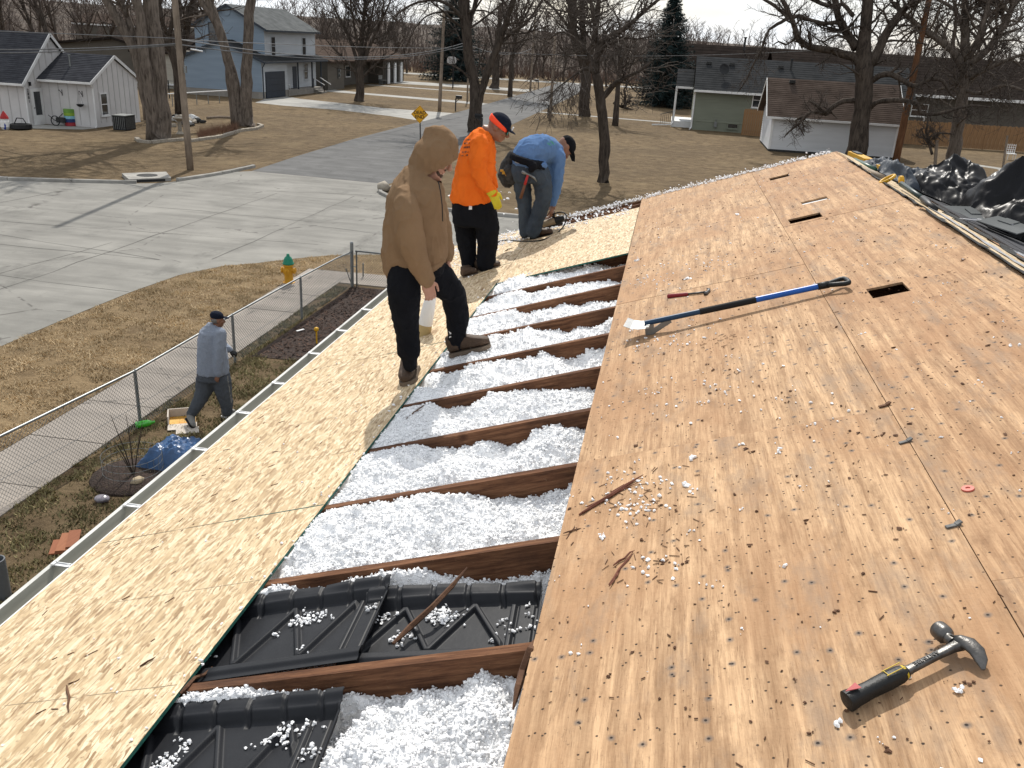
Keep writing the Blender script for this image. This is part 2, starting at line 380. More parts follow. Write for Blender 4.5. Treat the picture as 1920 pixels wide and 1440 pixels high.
M['bark_dark'] = bark('dark_bark', (.085, .068, .055), (.025, .02, .017))
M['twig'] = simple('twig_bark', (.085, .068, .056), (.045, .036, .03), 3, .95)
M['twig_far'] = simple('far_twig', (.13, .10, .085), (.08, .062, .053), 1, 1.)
M['pole'] = bark('weathered_pole_wood', (.25, .20, .155), (.14, .11, .085), .8)
M['pole_red'] = bark('brown_pole_wood', (.19, .095, .05), (.10, .05, .028), .8)
M['needle'] = simple('spruce_needles', (.022, .042, .040), (.008, .018, .019), 4, .9)
def siding(name, a, b=None, pitch=.13, rough=.7):
    n = NT(name, rough, 0, .3); b = b or tuple(x*.86 for x in a)
    c = n.ramp(n.noise(n.vec((.4, .4, 3)), 1.1, 4), (.3, b), (.7, a)); return n.out(c)
M['blue_siding'] = siding('blue_siding', (.225, .285, .35)); M['blue_trim'] = simple('navy_trim', (.035, .045, .06), None, 3, .6)
M['pale_siding'] = siding('pale_blue_siding', (.46, .49, .52))
M['white_siding'] = siding('white_siding', (.62, .63, .64)); M['board_white'] = simple('white_board_wall', (.60, .585, .575), (.50, .485, .475), .8, .85)
M['green_siding'] = siding('sage_siding', (.20, .215, .165)); M['brown_siding'] = siding('umber_siding', (.105, .092, .075)); M['tan_siding'] = siding('tan_siding', (.40, .37, .31))
M['roof_black'] = simple('black_shingles', (.062, .064, .072), (.034, .035, .04), 1.6, .95, bump=.4, bscale=30, stretch=(1, 1, 4), spec=0.)
M['roof_grey'] = simple('grey_shingles', (.16, .165, .165), (.10, .105, .105), 1.2, .95, bump=.4, bscale=30, spec=0.)
M['roof_slate'] = simple('slate_shingles', (.048, .049, .05), (.03, .031, .032), 1.2, .95, bump=.4, bscale=30, spec=0.)
M['roof_brown'] = simple('brown_shingles', (.095, .073, .061), (.056, .043, .036), 1.2, .95, bump=.4, bscale=30, spec=0.)
M['roof_umber'] = simple('umber_shingles', (.030, .024, .021), (.017, .014, .0125), 1, .95, bump=.4, bscale=30, spec=0.)
M['glass'] = simple('window_glass', (.03, .035, .04), (.015, .018, .02), 2, .08, spec=.8)
M['white_trim'] = simple('white_trim', (.74, .74, .73), (.62, .62, .61), 2, .6)
M['door_navy'] = simple('navy_door', (.022, .032, .05), (.015, .022, .035), 2, .5)
M['black'] = simple('black_paint', (.012, .012, .013), (.008, .008, .009), 5, .5)
M['steel'] = simple('galvanised_steel', (.25, .26, .26), (.16, .17, .17), 12, .42, .75)
M['wire'] = simple('cable', (.20, .20, .20), (.12, .12, .12), 5, .5, .3)
M['fence_wood'] = simple('cedar_board', (.30, .175, .085), (.19, .105, .05), 3, .85, bump=.4, stretch=(6, 6, .6))
M['foundation'] = simple('block_foundation', (.28, .26, .23), (.2, .185, .165), 2, .9, bump=.4)
M['stone_edge'] = simple('edging_stone', (.36, .32, .26), (.24, .21, .17), 5, .9, bump=.6)
# ================================================================ ground, streets, hill
def grid_mesh(xs, ys, zf, mb, mi=0):
    X, Y = np.meshgrid(xs, ys, indexing='ij'); Z = zf(X, Y)
    nx, ny = X.shape; i = np.arange(nx-1)[:, None]*ny; j = np.arange(ny-1)[None]
    F = np.stack([i+j, i+ny+j, i+ny+j+1, i+j+1], -1).reshape(-1, 4)
    mb.add(np.stack([X, Y, Z], -1).reshape(-1, 3), F, mi); return mb
def setting(name, mb, m, smooth=False): return tag(mb.build(name, m, None, smooth), kind='structure')
gb = MB(); gb.quad((-900, -200, 0), (900, -200, 0), (900, 1500, 0), (-900, 1500, 0)); setting('ground', gb, M['grass'])
def hillz(X, Y):
    base = np.clip((Y-168-.10*np.abs(X+10))/75, 0, 1); base = base*base*(3-2*base)
    return -.6+base*(7.6-.012*np.clip(X, -200, 200))+.9*np.sin(X*.043+1)*base+.5*np.sin(X*.11+Y*.05)*base+np.clip((Y-300)/500, 0, 1)*5
hb = grid_mesh(np.linspace(-420, 420, 130), np.concatenate([np.linspace(150, 300, 50), np.linspace(310, 900, 20)]), hillz, MB())
setting('hill', hb, M['hill'], True)

def xy(px, py): return tuple(G(px, py)[:2])
# concrete streets (one sheet), 4 mm over the ground
Z1, Z2, Z3 = .004, .008, .012
near_edge = [(-10.9, -40), (-10.5, 8), (-10.36, 14.7), (-10.33, 16.7), (-10.22, 19.1), (-9.98, 21.0), (-9.4, 22.3), (-8.7, 22.95), (-7.9, 23.9), (-7.05, 24.7), (-6.0, 25.2), (-4.4, 25.7), (0, 26.1), (60, 27.5)]
far_right = [(60, 34.4), (0, 33.1), (-2.8, 33.04), (-5.77, 33.16), (-8.0, 34.2), (-9.3, 36.0), (-9.65, 38.46)]
far_left = [(-16.3, 39.06), (-16.86, 38.5), (-17.2, 36.6), (-17.6, 35.0), (-18.3, 33.9), (-19.4, 33.2), (-21.5, 32.4), (-23.7, 31.8), (-60, 27.5), (-60, -40)]
sb = MB(); sb.poly([(x, y, Z1) for x, y in near_edge+far_right+far_left]); setting('street', sb, M['concrete'])
rb = MB()
rl = [(-16.4, 39.0), (-16.7, 45), (-16.9, 54.6), (-16.6, 69.5), (-16.3, 83.4), (-16.2, 120), (-16.4, 152)]
rr = [(-11.2, 152), (-10.0, 118.4), (-9.95, 95.6), (-9.9, 73.7), (-9.4, 50), (-9.6, 38.5)]
rb.poly([(x, y, Z1+.001) for x, y in rl+rr]); setting('asphalt_road', rb, M['asphalt'])
fb = MB(); fb.poly([(-120, 152, Z2), (60, 152, Z2), (60, 157.5, Z2), (-120, 157.5, Z2)]); setting('far_road', fb, M['drive'])
# slab joints tarred into the concrete
jb = MB()
def joint(p, q, w=.022, z=Z2):
    p = np.array(p); q = np.array(q); d = q-p; L = np.linalg.norm(d); nn = np.array([-d[1], d[0]])/L*w/2
    k = max(2, int(L/1.2)); P = [p+d*t/k for t in range(k+1)]
    off = rng.normal(0, .035, (k+1, 2)); ww = rng.uniform(.4, 1.5, k+1)
    for a in range(k):
        A = P[a]+off[a]; B = P[a+1]+off[a+1]
        jb.quad((*(A-nn*ww[a]), z), (*(B-nn*ww[a+1]), z), (*(B+nn*ww[a+1]), z), (*(A+nn*ww[a]), z))
for x0, y0, x1, y1 in ((0, 415, 600, 459), (0, 440, 300, 487), (0, 516, 240, 549), (397, 487, 665, 368), (0, 513, 210, 455), (210, 380, 614, 419),
                       (625, 385, 720, 395), (0, 380, 150, 352), (500, 358, 720, 368), (560, 420, 720, 440), (0, 458, 300, 487)):
    joint(xy(x0, y0), xy(x1, y1))
joint((-9.7, 38.46), (-16.3, 39.06), .05); joint((-13.2, 15), (-12.9, 34), .03); joint((-4, 29.3), (40, 30.6), .03)
setting('slab_joints', jb, M['joint'])
# kerbs
def kerb(name, pts, w=.16, h=.13, seg=2.4):
    """kerb stones laid one after the other"""
    P = [np.array(p, float) for p in pts]; S = [0.]
    for a, b in zip(P, P[1:]): S.append(S[-1]+np.linalg.norm(b-a))
    n = max(1, int(round(S[-1]/seg)))
    def at(s):
        s = min(max(s, 0), S[-1])
        for k in range(len(P)-1):
            if s <= S[k+1]+1e-9: return P[k]+(P[k+1]-P[k])*(s-S[k])/(S[k+1]-S[k])
    root = thing(name, None, None, (*P[0], 0)); root['kind'] = 'structure'
    for i in range(n):
        s0 = S[-1]*i/n+.012; s1 = S[-1]*(i+1)/n-.012; k = 4; mb = MB(); rings = []
        for t in range(k+1):
            p = at(s0+(s1-s0)*t/k); e = .05; d = nrm(at(s0+(s1-s0)*t/k+e)-at(s0+(s1-s0)*t/k-e)); nn = np.array([d[1], -d[0]])
            hh = h+rng.normal(0, .004)
            rings.append([(*(p+nn*0), -.02), (*(p+nn*w), -.02), (*(p+nn*w*.93), hh-.02), (*(p+nn*w*.75), hh), (*p, hh)])
        V = np.array(rings).reshape(-1, 3); F = []
        for t in range(k):
            for q in range(5): F.append((t*5+q, t*5+(q+1) % 5, t*5+5+(q+1) % 5, t*5+5+q))
        mb.add(V, F); mb.add(V[:5], [(0, 1, 2, 3, 4)]); mb.add(V[-5:], [(4, 3, 2, 1, 0)])
        mb.build('kerb_stone', M['kerb'], root)
kerb('kerb', [(-60, 27.7), (-23.7, 31.95), (-21.5, 32.6), (-19.5, 33.35), (-18.9, 33.65)])
kerb('kerb', [(-17.85, 34.85), (-17.35, 36.6), (-17.05, 38.3), (-16.9, 40.2)])
kerb('kerb', [(-9.55, 37.6), (-9.2, 36.0), (-7.9, 34.35), (-5.77, 33.3), (-2.8, 33.18), (0, 33.25), (25, 33.7)])
# drain inlet at the corner
t = thing('drain_inlet', 'concrete storm drain inlet with round iron lid set into the kerb corner', 'storm drain', (-18.3, 34.3, 0))
mb = MB(); cc = np.array([xy(247, 329), xy(310, 345), xy(318, 338), xy(290, 325)]); cc = np.array([(-19.2, 33.55), (-18.0, 34.75), (-19.0, 36.1), (-20.3, 34.8)])
mb.prism(cc[::1] if np.cross(cc[1]-cc[0], cc[2]-cc[1]) > 0 else cc[::-1], -.02, .15); mb.build('slab', M['kerb'], t)
mb = MB(); mb.lathe((*cc.mean(0), .149), [(.0, 0), (.42, 0), (.42, .012), (.36, .018), (.0, .018)], 20); mb.build('iron_lid', M['grime'], t)
mb = MB(); p, q = cc[0], cc[1]; d = nrm(q-p); nn = np.array([d[1], -d[0]])
mb.beam((*(p+d*.25+nn*.004), .06), (*(q-d*.25+nn*.004), .06), .02, .09); mb.build('throat', M['black'], t)

# sidewalk flags beside the fence
t = thing('sidewalk', None, None, (-6.4, 10, 0)); t['kind'] = 'structure'
yy = -4.; k = 0
while yy < 22.9:
    y1 = min(yy+1.52, 22.9); mb = MB(); z = .02+rng.normal(0, .004)
    mb.bb(-7.08, -5.78, yy+.012, y1-.012, -.03, z); mb.build('walk_flag', M['walk'], t); yy += 1.52
for x0, x1 in ((-5.77, -4.5), (-4.49, -2.9)):
    mb = MB(); mb.bb(x0+.01, x1, 21.75, 22.9, -.03, .02); mb.build('walk_flag', M['walk'], t)
# driveways and paths across the street
def strip(name, pts, m='drive', z=Z2):
    mb = MB(); P = [(x, y, z) for x, y in pts]
    if np.cross(np.array(P[1])-P[0], np.array(P[2])-P[1])[2] < 0: P = P[::-1]
    mb.poly(P); setting(name, mb, M[m])
strip('driveway', [(-34.6, 80.3), (-33.5, 76.0), (-30.5, 74.9), (-25.4, 74.3), (-20, 72.0), (-16.5, 69.5), (-16.4, 79.0), (-22.9, 79.4), (-28, 81.8), (-32.6, 83.6), (-34.6, 85.4)])
strip('driveway', [(-35.2, 100), (-31, 97.86), (-20.3, 95.6), (-16.3, 94), (-16.3, 91.3), (-19.5, 92.47), (-30.2, 95.3), (-35.2, 96.2)])
strip('driveway', [(-36, 128), (-27.6, 128), (-16.5, 127), (-16.5, 120.5), (-26, 121), (-36, 120.7)])
strip('garden_path', [(-36, 114.3), (-32.5, 114.2), (-23.7, 113.1), (-16.4, 112.2), (-16.4, 110.6), (-23.7, 111.5), (-32.5, 112.7), (-36, 112.9)])
strip('garden_path', [(-9.9, 87.7), (4.5, 85.0), (4.5, 84.0), (-9.9, 86.6)])
strip('garden_path', [(-41, 49.6), (-35.8, 48.6), (-34.8, 47.7), (-31.9, 49.2), (-31.7, 50.4), (-34.7, 50.4), (-36, 49.2), (-41, 51.4)])
strip('garden_path', [(22.3, 67.3), (25.2, 64.5), (25.4, 62.7), (27.6, 60.5), (26.9, 60.0), (24.2, 62.3), (24.0, 64.2), (21.9, 66.6)])
mb = MB(); mb.poly([(-5.42, 15.7, .012), (-.6, 15.9, .012), (-.6, 21.5, .012), (-5.3, 21.5, .012)]); setting('mulch_bed', mb, M['mulch'])

mb = MB(); mb.poly([(x+.04, y, .0065) for x, y in near_edge[1:12]]+[(-2.9, 25.9, .0065), (-2.9, 22.92, .0065), (-7.11, 22.92, .0065), (-7.11, 8, .0065)]); setting('kerbside_lawn', mb, M['grass_light'])
# grass blades near the house
def blades(n, x0, x1, y0, y1, hmin, hmax, keep=None):
    x = rng.uniform(x0, x1, n); y = rng.uniform(y0, y1, n)
    cl = np.array([noise.noise((a*2.2, b*2.2, 0))+.5*noise.noise((a*6, b*6, 3)) for a, b in zip(x, y)])
    ok = cl > rng.uniform(-.55, .35, n)
    if keep is not None: ok &= keep(x, y)
    x, y, cl = x[ok], y[ok], cl[ok]; m = len(x)
    h = rng.uniform(hmin, hmax, m)*(1+.6*cl); a = rng.uniform(0, 2*pi, m); w = rng.uniform(.008, .018, m); le = rng.uniform(.3, 1.3, m)*h; la = rng.uniform(0, 2*pi, m)
    V = np.empty((m, 3, 3)); V[:, 0] = np.stack([x-np.cos(a)*w, y-np.sin(a)*w, np.full(m, -.005)], 1); V[:, 1] = np.stack([x+np.cos(a)*w, y+np.sin(a)*w, np.full(m, -.005)], 1)
    V[:, 2] = np.stack([x+np.cos(la)*le, y+np.sin(la)*le, h], 1)
    return V.reshape(-1, 3), np.arange(m*3).reshape(-1, 3)
def kerbside(x, y):
    e = np.interp(y, [p[1] for p in near_edge[:12]], [p[0] for p in near_edge[:12]])
    return (x > e+.05) & ~((x > -7.12) & (y < 22.92))
def grassblade(name, a, b):
    n = NT(name, .9, 0, .1); g = n.t.nodes.new('ShaderNodeNewGeometry')
    c = n.ramp(g.outputs['Random Per Island'], (0, b), (.6, a), (1, tuple(x*1.25 for x in a)))
    c = n.mix(n.ramp(n.noise(n.vec(), .9, 4), (.42, 0), (.62, .6)), c, tuple(x*.6 for x in b)); return n.out(c)
M['blade'] = grassblade('dry_grass_blades', (.60, .465, .29), (.42, .32, .19))
M['blade_green'] = grassblade('greener_grass_blades', (.29, .25, .13), (.125, .112, .055))
mb = MB(); mb.add(*blades(75000, -10.6, -7.1, 9, 25, .03, .06, kerbside)); mb.add(*blades(9000, -7.1, -1, 22.9, 25.6, .03, .055, kerbside))
tag(mb.build('kerbside_grass', M['blade']), kind='stuff')
mb = MB(); mb.add(*blades(70000, -5.78, -.9, 6.0, 15.8, .025, .06)); mb.add(*blades(5000, -5.78, -5.4, 15.8, 21.4, .025, .06))
tag(mb.build('yard_grass', M['blade_green']), kind='stuff')
# wood chips on the bed
m = 6000; x = rng.uniform(-5.3, -.7, m); y = rng.uniform(15.75, 21.45, m); a = rng.uniform(0, pi, m); tl = rng.uniform(-.5, .5, m); L = rng.uniform(.02, .055, m); w = rng.uniform(.006, .016, m); z = rng.uniform(.015, .04, m)
d = np.stack([np.cos(a)*np.cos(tl), np.sin(a)*np.cos(tl), np.sin(tl)], 1)*L[:, None]; s_ = np.stack([-np.sin(a), np.cos(a), 0*a], 1)*w[:, None]; c = np.stack([x, y, z], 1)
mb = MB(); mb.add(np.stack([c-d-s_, c+d-s_, c+d+s_, c-d+s_], 1).reshape(-1, 3), np.arange(m*4).reshape(-1, 4))
M['chip'] = grassblade('mulch_chips', (.09, .056, .042), (.02, .013, .011))
tag(mb.build('mulch_chips', M['chip']), kind='stuff')

# ================================================================ the house under repair
H = thing('house', 'house under repair with torn off roof, bare boards and open rafters', 'house', (0, 0, 0))
U1, U2, UR = 2.3955, 3.6155, 4.503
V0, V9 = -3.0, 9.97
mb = MB(); mb.bb(.45, 8.1, V0+.3, 9.6, 0, 3.5); mb.build('wall', M['tan_siding'], H)
for y in (9.6, V0+.3):
    mb = MB(); mb.slab([(.45, y, 3.5), (8.1, y, 3.5), (RW(UR, 0)[0], y, RW(UR, 0)[2]-.2)], .1); mb.build('gable_wall', M['tan_siding'], H)
mb = MB(); mb.bb(-.03, .0, V0, V9, EZ-.19, EZ-.006); mb.build('fascia', M['white_trim'], H)
mb = MB(); mb.bb(0.0, .45, V0, V9, EZ-.2, EZ-.185); mb.build('soffit', M['white_trim'], H)
RV0, RS = 1.804, .6096
rafter_v = [RV0+RS*k for k in range(-4, 14)]
me = None
for v in rafter_v:
    mb = MB(); mb.box((UR/2, 0, -.0785), (UR-.02, .038, .153)); 
    if me is None: me = mb.mesh('rafter', M['rafter'])
    own = ROOFM.copy(); own[:3, 3] = RW(0, v); put('rafter', me, H, own)
def sheet(name, mats, u0, u1, v0, v1, holes=(), t=.0125, lift=0.):
    """board with its own edges; holes are cut through"""
    us = sorted({u0, u1, *[h[0] for h in holes], *[h[1] for h in holes]}); vs_ = sorted({v0, v1, *[h[2] for h in holes], *[h[3] for h in holes]})
    inh = lambda a, b: any(h[0] < a < h[1] and h[2] < b < h[3] for h in holes)
    mb = MB(); z0, z1 = lift, lift+t
    for a0, a1 in zip(us, us[1:]):
        for b0, b1 in zip(vs_, vs_[1:]):
            if inh((a0+a1)/2, (b0+b1)/2): continue
            mb.quad((a0, b0, z1), (a1, b0, z1), (a1, b1, z1), (a0, b1, z1)); mb.quad((a0, b1, z0), (a1, b1, z0), (a1, b0, z0), (a0, b0, z0))
    def side(a0, a1, b0, b1, flip): 
        q = [(a0, b0, z0), (a1, b1, z0), (a1, b1, z1), (a0, b0, z1)]; mb.add(q[::-1] if flip else q, [(0, 1, 2, 3)], len(mats)-1)
    side(u0, u1, v0, v0, 0); side(u0, u1, v1, v1, 1); side(u0, u0, v0, v1, 1); side(u1, u1, v0, v1, 0)
    for h in holes: side(h[0], h[1], h[2], h[2], 1); side(h[0], h[1], h[3], h[3], 0); side(h[0], h[0], h[2], h[3], 0); side(h[1], h[1], h[2], h[3], 1)
    to_roof(mb); return mb.build(name, list(mats), H, mat=ROOFM)
g = .0013
H1, H2, H3, H4 = (3.74, 3.93, 9.06, 9.22), (3.845, 4.055, 7.40, 7.53), (3.675, 3.915, 6.75, 6.93), (3.83, 4.015, 4.43, 4.62)
for a, b, l in ((V0, .56, 0), (.56, 3.0, .0012), (3.0, 5.44, 0), (5.44, 7.87, .0015), (7.87, V9, .0005)):
    sheet('plywood_sheet', (M['ply1'],), U1, U2-g, a+g, b-g, (), .0125, l+.0004)
for a, b, hs, l in ((V0, -.6, (), 0), (-.6, 1.82, (), .003), (1.82, 4.26, (), .002), (4.26, 6.69, (H4,), .0008), (6.69, 8.35, (H2, H3), .0022), (8.35, V9, (H1,), .001)):
    sheet('plywood_sheet', (M['ply2'],), U2+g, UR-.004, a+g, b-g, hs, .0125, l+.0004)
for a, b in ((V0, .58), (.58, 3.02), (3.02, 5.45), (5.45, 7.885), (7.885, V9-.1)):
    sheet('strand_board', (M['osb'], M['osb_green']), 0.0, 1.22, a+g, b-g, (), .0125, .0004)
sheet('strand_board', (M['osb'], M['osb_green']), 1.2235, U1-.005, 7.085, 9.40, (), .0125, .0006)
M['chalk'] = simple('grey_chalk_line', (.16, .135, .09), (.30, .24, .15), 9, .9)
mb = MB()
for v in rafter_v[3:]:
    for (u0, u1) in ((.03, .42), (.5, .8), (.84, 1.19)):
        if rng.random() < .72: mb.bb(u0, u1, v-.0016, v+.0016, .0130, .0134)
for u in (.42, .82): mb.bb(u-.001, u+.001, -.5, 9.5, .0130, .0134)
to_roof(mb); mb.build('print_line', M['chalk'], H)
mb = MB()
for v in (.58, 3.02, 5.45, 7.885): mb.bb(.72, 1.215, v-.0035, v+.0035, .0128, .0138)
to_roof(mb); mb.build('seam_line', M['osb_green'], H)

# loose fill insulation between the rafters
def insz(u, v): return -.006-.105*np.clip((u-1.35)/1.05, 0, 1.2)**1.15+.012*np.sin(u*7+v*3)
mb = MB(); ctr = []
ico = None
def icosphere():
    t_ = (1+5**.5)/2; V = np.array([(-1, t_, 0), (1, t_, 0), (-1, -t_, 0), (1, -t_, 0), (0, -1, t_), (0, 1, t_), (0, -1, -t_), (0, 1, -t_), (t_, 0, -1), (t_, 0, 1), (-t_, 0, -1), (-t_, 0, 1)], float)
    V /= np.linalg.norm(V[0])
    F = np.array([(0, 11, 5), (0, 5, 1), (0, 1, 7), (0, 7, 10), (0, 10, 11), (1, 5, 9), (5, 11, 4), (11, 10, 2), (10, 7, 6), (7, 1, 8), (3, 9, 4), (3, 4, 2), (3, 2, 6), (3, 6, 8), (3, 8, 9), (4, 9, 5), (2, 4, 11), (6, 2, 10), (8, 6, 7), (9, 8, 1)]); return V, F
IV, IF = icosphere()
def blobs(mb, C, R, squash=.75, jit=.45, mi=0):
    """ragged little clumps"""
    C = np.asarray(C, float); n = len(C); R = np.broadcast_to(R, (n,))
    J = 1+rng.uniform(-jit, jit, (n, 12, 1)); S = rng.uniform(.65, 1.35, (n, 1, 3)); S[:, :, 2] *= squash
    V = C[:, None]+IV[None]*J*S*R[:, None, None]
    F = (IF[None]+12*np.arange(n)[:, None, None]).reshape(-1, 3)
    return mb.add(V.reshape(-1, 3), F, mi)
def fbm(U, V, s, o=4, seed=0):
    out = np.zeros(U.shape); amp = 1.; it = np.nditer(U, flags=['multi_index'])
    r2 = np.random.default_rng(seed)
    for k in range(o):
        f = s*2**k
        # value noise by summed random waves
        w = np.zeros(U.shape)
        for q in range(7):
            th = r2.uniform(0, 2*pi); ff = f*r2.uniform(.7, 1.4); w += np.sin((U*cos(th)+V*sin(th))*ff*2*pi+r2.uniform(0, 6.3))
        out += amp*w/3.; amp *= .55
    return out
bays = list(zip(rafter_v[1:], rafter_v[2:]))
for bi, (a, b) in enumerate(bays):
    if a > 9.5: break
    near = a < 4
    us = np.linspace(.9 if a < 7 else 1.0, 2.62, 230 if near else 120); vs_ = np.linspace(a+.016, b-.016, 84 if near else 44)
    X, Y = np.meshgrid(us, vs_, indexing='ij')
    edge = np.minimum(Y-a, b-Y)
    Z = insz(X, Y)+.026*fbm(X, Y, 2.0, 3, bi)+.0065*np.clip(fbm(X, Y, 17, 4, bi+50), -1.4, 1.7)-.01*(edge < .03)
    if a > 7: Z = np.minimum(Z, -.03)
    if 1.7 < a < 2: Z -= .125*np.clip((2.42-X)/.06, 0, 1)*np.clip((2.36-Y)/.07, 0, 1)
    if 1.1 < a < 1.3: Z -= .115*np.clip((1.85-X-(Y-1.5)*-.1)/.06, 0, 1)*np.clip((1.755-Y)/.05, 0, 1)
    Z = np.minimum(Z, np.where(X < 1.24, -.004, .02)); Z = np.minimum(Z, -.014+np.clip(edge-.015, 0, .2)*.22)
    nx, ny = X.shape; i = np.arange(nx-1)[:, None]*ny; j = np.arange(ny-1)[None]
    mb.add(rw(np.stack([X, Y, Z], -1)), np.stack([i+j, i+ny+j, i+ny+j+1, i+j+1], -1).reshape(-1, 4))
    n = 22000 if near else 7000
    if a > 7: n = 500
    ii = rng.integers(0, nx, n); jj = rng.integers(1, ny-1, n)
    ok = (X[ii, jj] > 1.235) | (a > 7)
    C = np.stack([X[ii, jj], Y[ii, jj], Z[ii, jj]+rng.uniform(-.003, .009, n)], 1)[ok]
    blobs(mb, rw(C), rng.gamma(3., .00115 if near else .0016, len(C)).clip(.0016, .010 if near else .012), .8, .5)
tag(mb.build('insulation', M['fluff'], H, True), kind='stuff')
mb = MB(); mb.bb(.5, 8.0, V0+.4, 9.5, 3.52, 3.6); mb.build('ceiling', M['tan_siding'], H)
mb = MB(); mb.box((3.95, 7.465, -.006), (.23, .15, .008)); to_roof(mb); mb.build('white_block', M['white_trim'], H)  # white block added under a vent hole, standing in for lit insulation below
# the gable end rafter and its rim
mb = MB(); mb.bb(0, UR, 9.93, 9.968, -.16, -.002); to_roof(mb); mb.build('rake_board', M['rafter'], H)

# gutter with straps
XL = -.112; prof = [(-.03, -.02), (-.03, -.095), (-.07, -.105), (-.094, -.078), (-.103, -.045), (XL, -.012), (XL-.012, -.004), (XL-.016, -.018), (XL-.01, -.03), (-.108, -.05), (-.098, -.083), (-.072, -.111), (-.026, -.101), (-.026, -.02)]
mb = MB(); n = len(prof)
P0 = [(x, V0, EZ+z) for x, z in prof]; P1 = [(x, V9, EZ+z) for x, z in prof]
mb.add(P0+P1, [(i, n+i, n+(i+1) % n, (i+1) % n) for i in range(5)]+[(n-1, 2*n-1, n, 0)], 0); mb.add(P0+P1, [(i, n+i, n+(i+1) % n, (i+1) % n) for i in range(5, n-1)], 1)
mb.bb(-.10, -.03, V9-.003, V9, EZ-.09, EZ-.02, 1)
gut = mb.build('gutter', [M['gutter_in'], M['gutter_lip']], H, True, 30)
strap_v = []
for px, py in ((120, 1062), (253, 951), (380, 845), (459, 776), (526, 721), (594, 665), (646, 622), (687, 582)):
    y = G(px, py, EZ-.012)[1]; strap_v.append(y)
for y in strap_v+[strap_v[0]-1.22]:
    mb = MB(); mb.box((-.068, y, EZ-.006), (.094, .026, .006)); mb.box((-.035, y, EZ-.012), (.012, .03, .022)); mb.box((-.108, y, EZ-.004), (.018, .03, .012)); mb.box((-.068, y+.008, EZ-.001), (.08, .004, .006))
    mb.build('gutter_strap', M['alu'], gut)

# the other slope: torn ridge, felt, old shingles
RM2 = np.eye(4); RM2[:3, 0] = (cos(SL), 0, -sin(SL)); RM2[:3, 1] = (0, 1, 0); RM2[:3, 2] = (sin(SL), 0, cos(SL)); RM2[:3, 3] = RW(UR, 0, .0)
def r2w(V): V = np.asarray(V, float).reshape(-1, 3); return V @ RM2[:3, :3].T + RM2[:3, 3]
mb = MB(); mb.bb(.0, 4.55, V0, V9, -.05, .012); mb.V = [r2w(v) for v in mb.V]; mb.build('far_deck', M['ply2'], H, mat=RM2)
yy = V0
while yy < V9:
    y1 = min(yy+2.44, V9); mb = MB(); mb.bb(.03, .33, yy+.003, y1-.003, .0125, .024); mb.V = [r2w(v) for v in mb.V]; mb.build('strand_board', M['osb'], H, mat=RM2); yy += 2.44
def ribbon(mb, u0, u1, v0, v1, z, n, jit, zj, conv, t=.004):
    vs_ = np.linspace(v0, v1, n); A = u0+rng.normal(0, jit, n); B = u1+rng.normal(0, jit, n); Z = z+np.abs(rng.normal(0, zj, n)); Z2_ = z+np.abs(rng.normal(0, zj*.5, n))
    V = np.concatenate([np.stack([A, vs_, Z], 1), np.stack([B, vs_, Z2_], 1), np.stack([A, vs_, Z-t], 1), np.stack([B, vs_, Z2_-t], 1)]); i = np.arange(n-1)
    F = np.concatenate([np.stack([i, n+i, n+i+1, i+1], 1), np.stack([2*n+i, 2*n+i+1, 3*n+i+1, 3*n+i], 1), np.stack([i, i+1, 2*n+i+1, 2*n+i], 1), np.stack([n+i, 3*n+i, 3*n+i+1, n+i+1], 1)])
    mb.add(conv(V), F); return mb
mb = MB(); ribbon(mb, -.035, .055, -1, 6.3, .02, 60, .006, .008, r2w); ribbon(mb, -.02, .03, 6.4, 9.2, .02, 30, .006, .006, r2w); ribbon(mb, .28, .40, -1, 9.6, .028, 90, .025, .006, r2w); mb.build('torn_felt', M['grime'], H)
M['felt_grey'] = simple('silver_flashing', (.46, .47, .49), (.22, .22, .23), 12, .6, .2, bump=.3)
mb = MB(); ribbon(mb, .10, .15, -1, 6.6, .0285, 50, .01, .004, r2w, .003); ribbon(mb, .385, .52, -1, 5.6, .030, 40, .02, .005, r2w, .003); mb.build('ridge_flashing', M['felt_grey'], H)
for k in range(14):
    mb = MB(); u = .50+k*.145+.02
    for q in range(int((V9-V0)/.33)):
        v = V0+q*.33+(k % 2)*.16
        mb.box((u+.16, v+.163, .020+.004*(k % 2)+rng.uniform(0, .002)), (.30+rng.uniform(-.006, .006), .322, .008))
    mb.V = [r2w(v) for v in mb.V]; mb.build('shingle_course', M['shingle_dark'], H)
mb = MB(); mb.bb(2.6, 4.6, V0, V9, .013, .03); mb.V = [r2w(v) for v in mb.V]; mb.build('lower_shingles', M['shingle_dark'], H)
# ================================================================ neighbouring houses
def window(parent, c, right, w, h, out, frame='white_trim', sash=True, depth=.06, pane='glass', sill=True):
    """window on a wall; c centre, right = wall direction, out = outward normal; frame > pane"""
    c = np.array(c, float); r = nrm(right); o = nrm(out); up = np.array([0, 0, 1.]); R = np.array([r, o, up]).T; f = .07
    mb = MB()
    for s in (-1, 1):
        mb.box(c+r*s*(w/2-f/2)+o*depth/2, (f, depth, h), R); mb.box(c+up*s*(h/2-f/2)+o*depth/2, (w-2*f-.004, depth*.96, f), R)
    if sash: mb.box(c+o*depth*.4, (w-2*f-.004, depth*.7, .045), R)
    if sill: mb.box(c-up*(h/2+.03)+o*.05, (w+.12, .1, .05), R)
    fr = mb.build('window', M[frame], parent)
    mb = MB()
    for s in ((-1, 1) if sash else (0,)):
        hh = (h-2*f)/2 if sash else h-2*f
        mb.box(c+up*s*hh/2+o*(.02 if s <= 0 else .026), (w-2*f-.004, .01, hh-.03), R)
    mb.build('pane', M[pane], fr); return fr
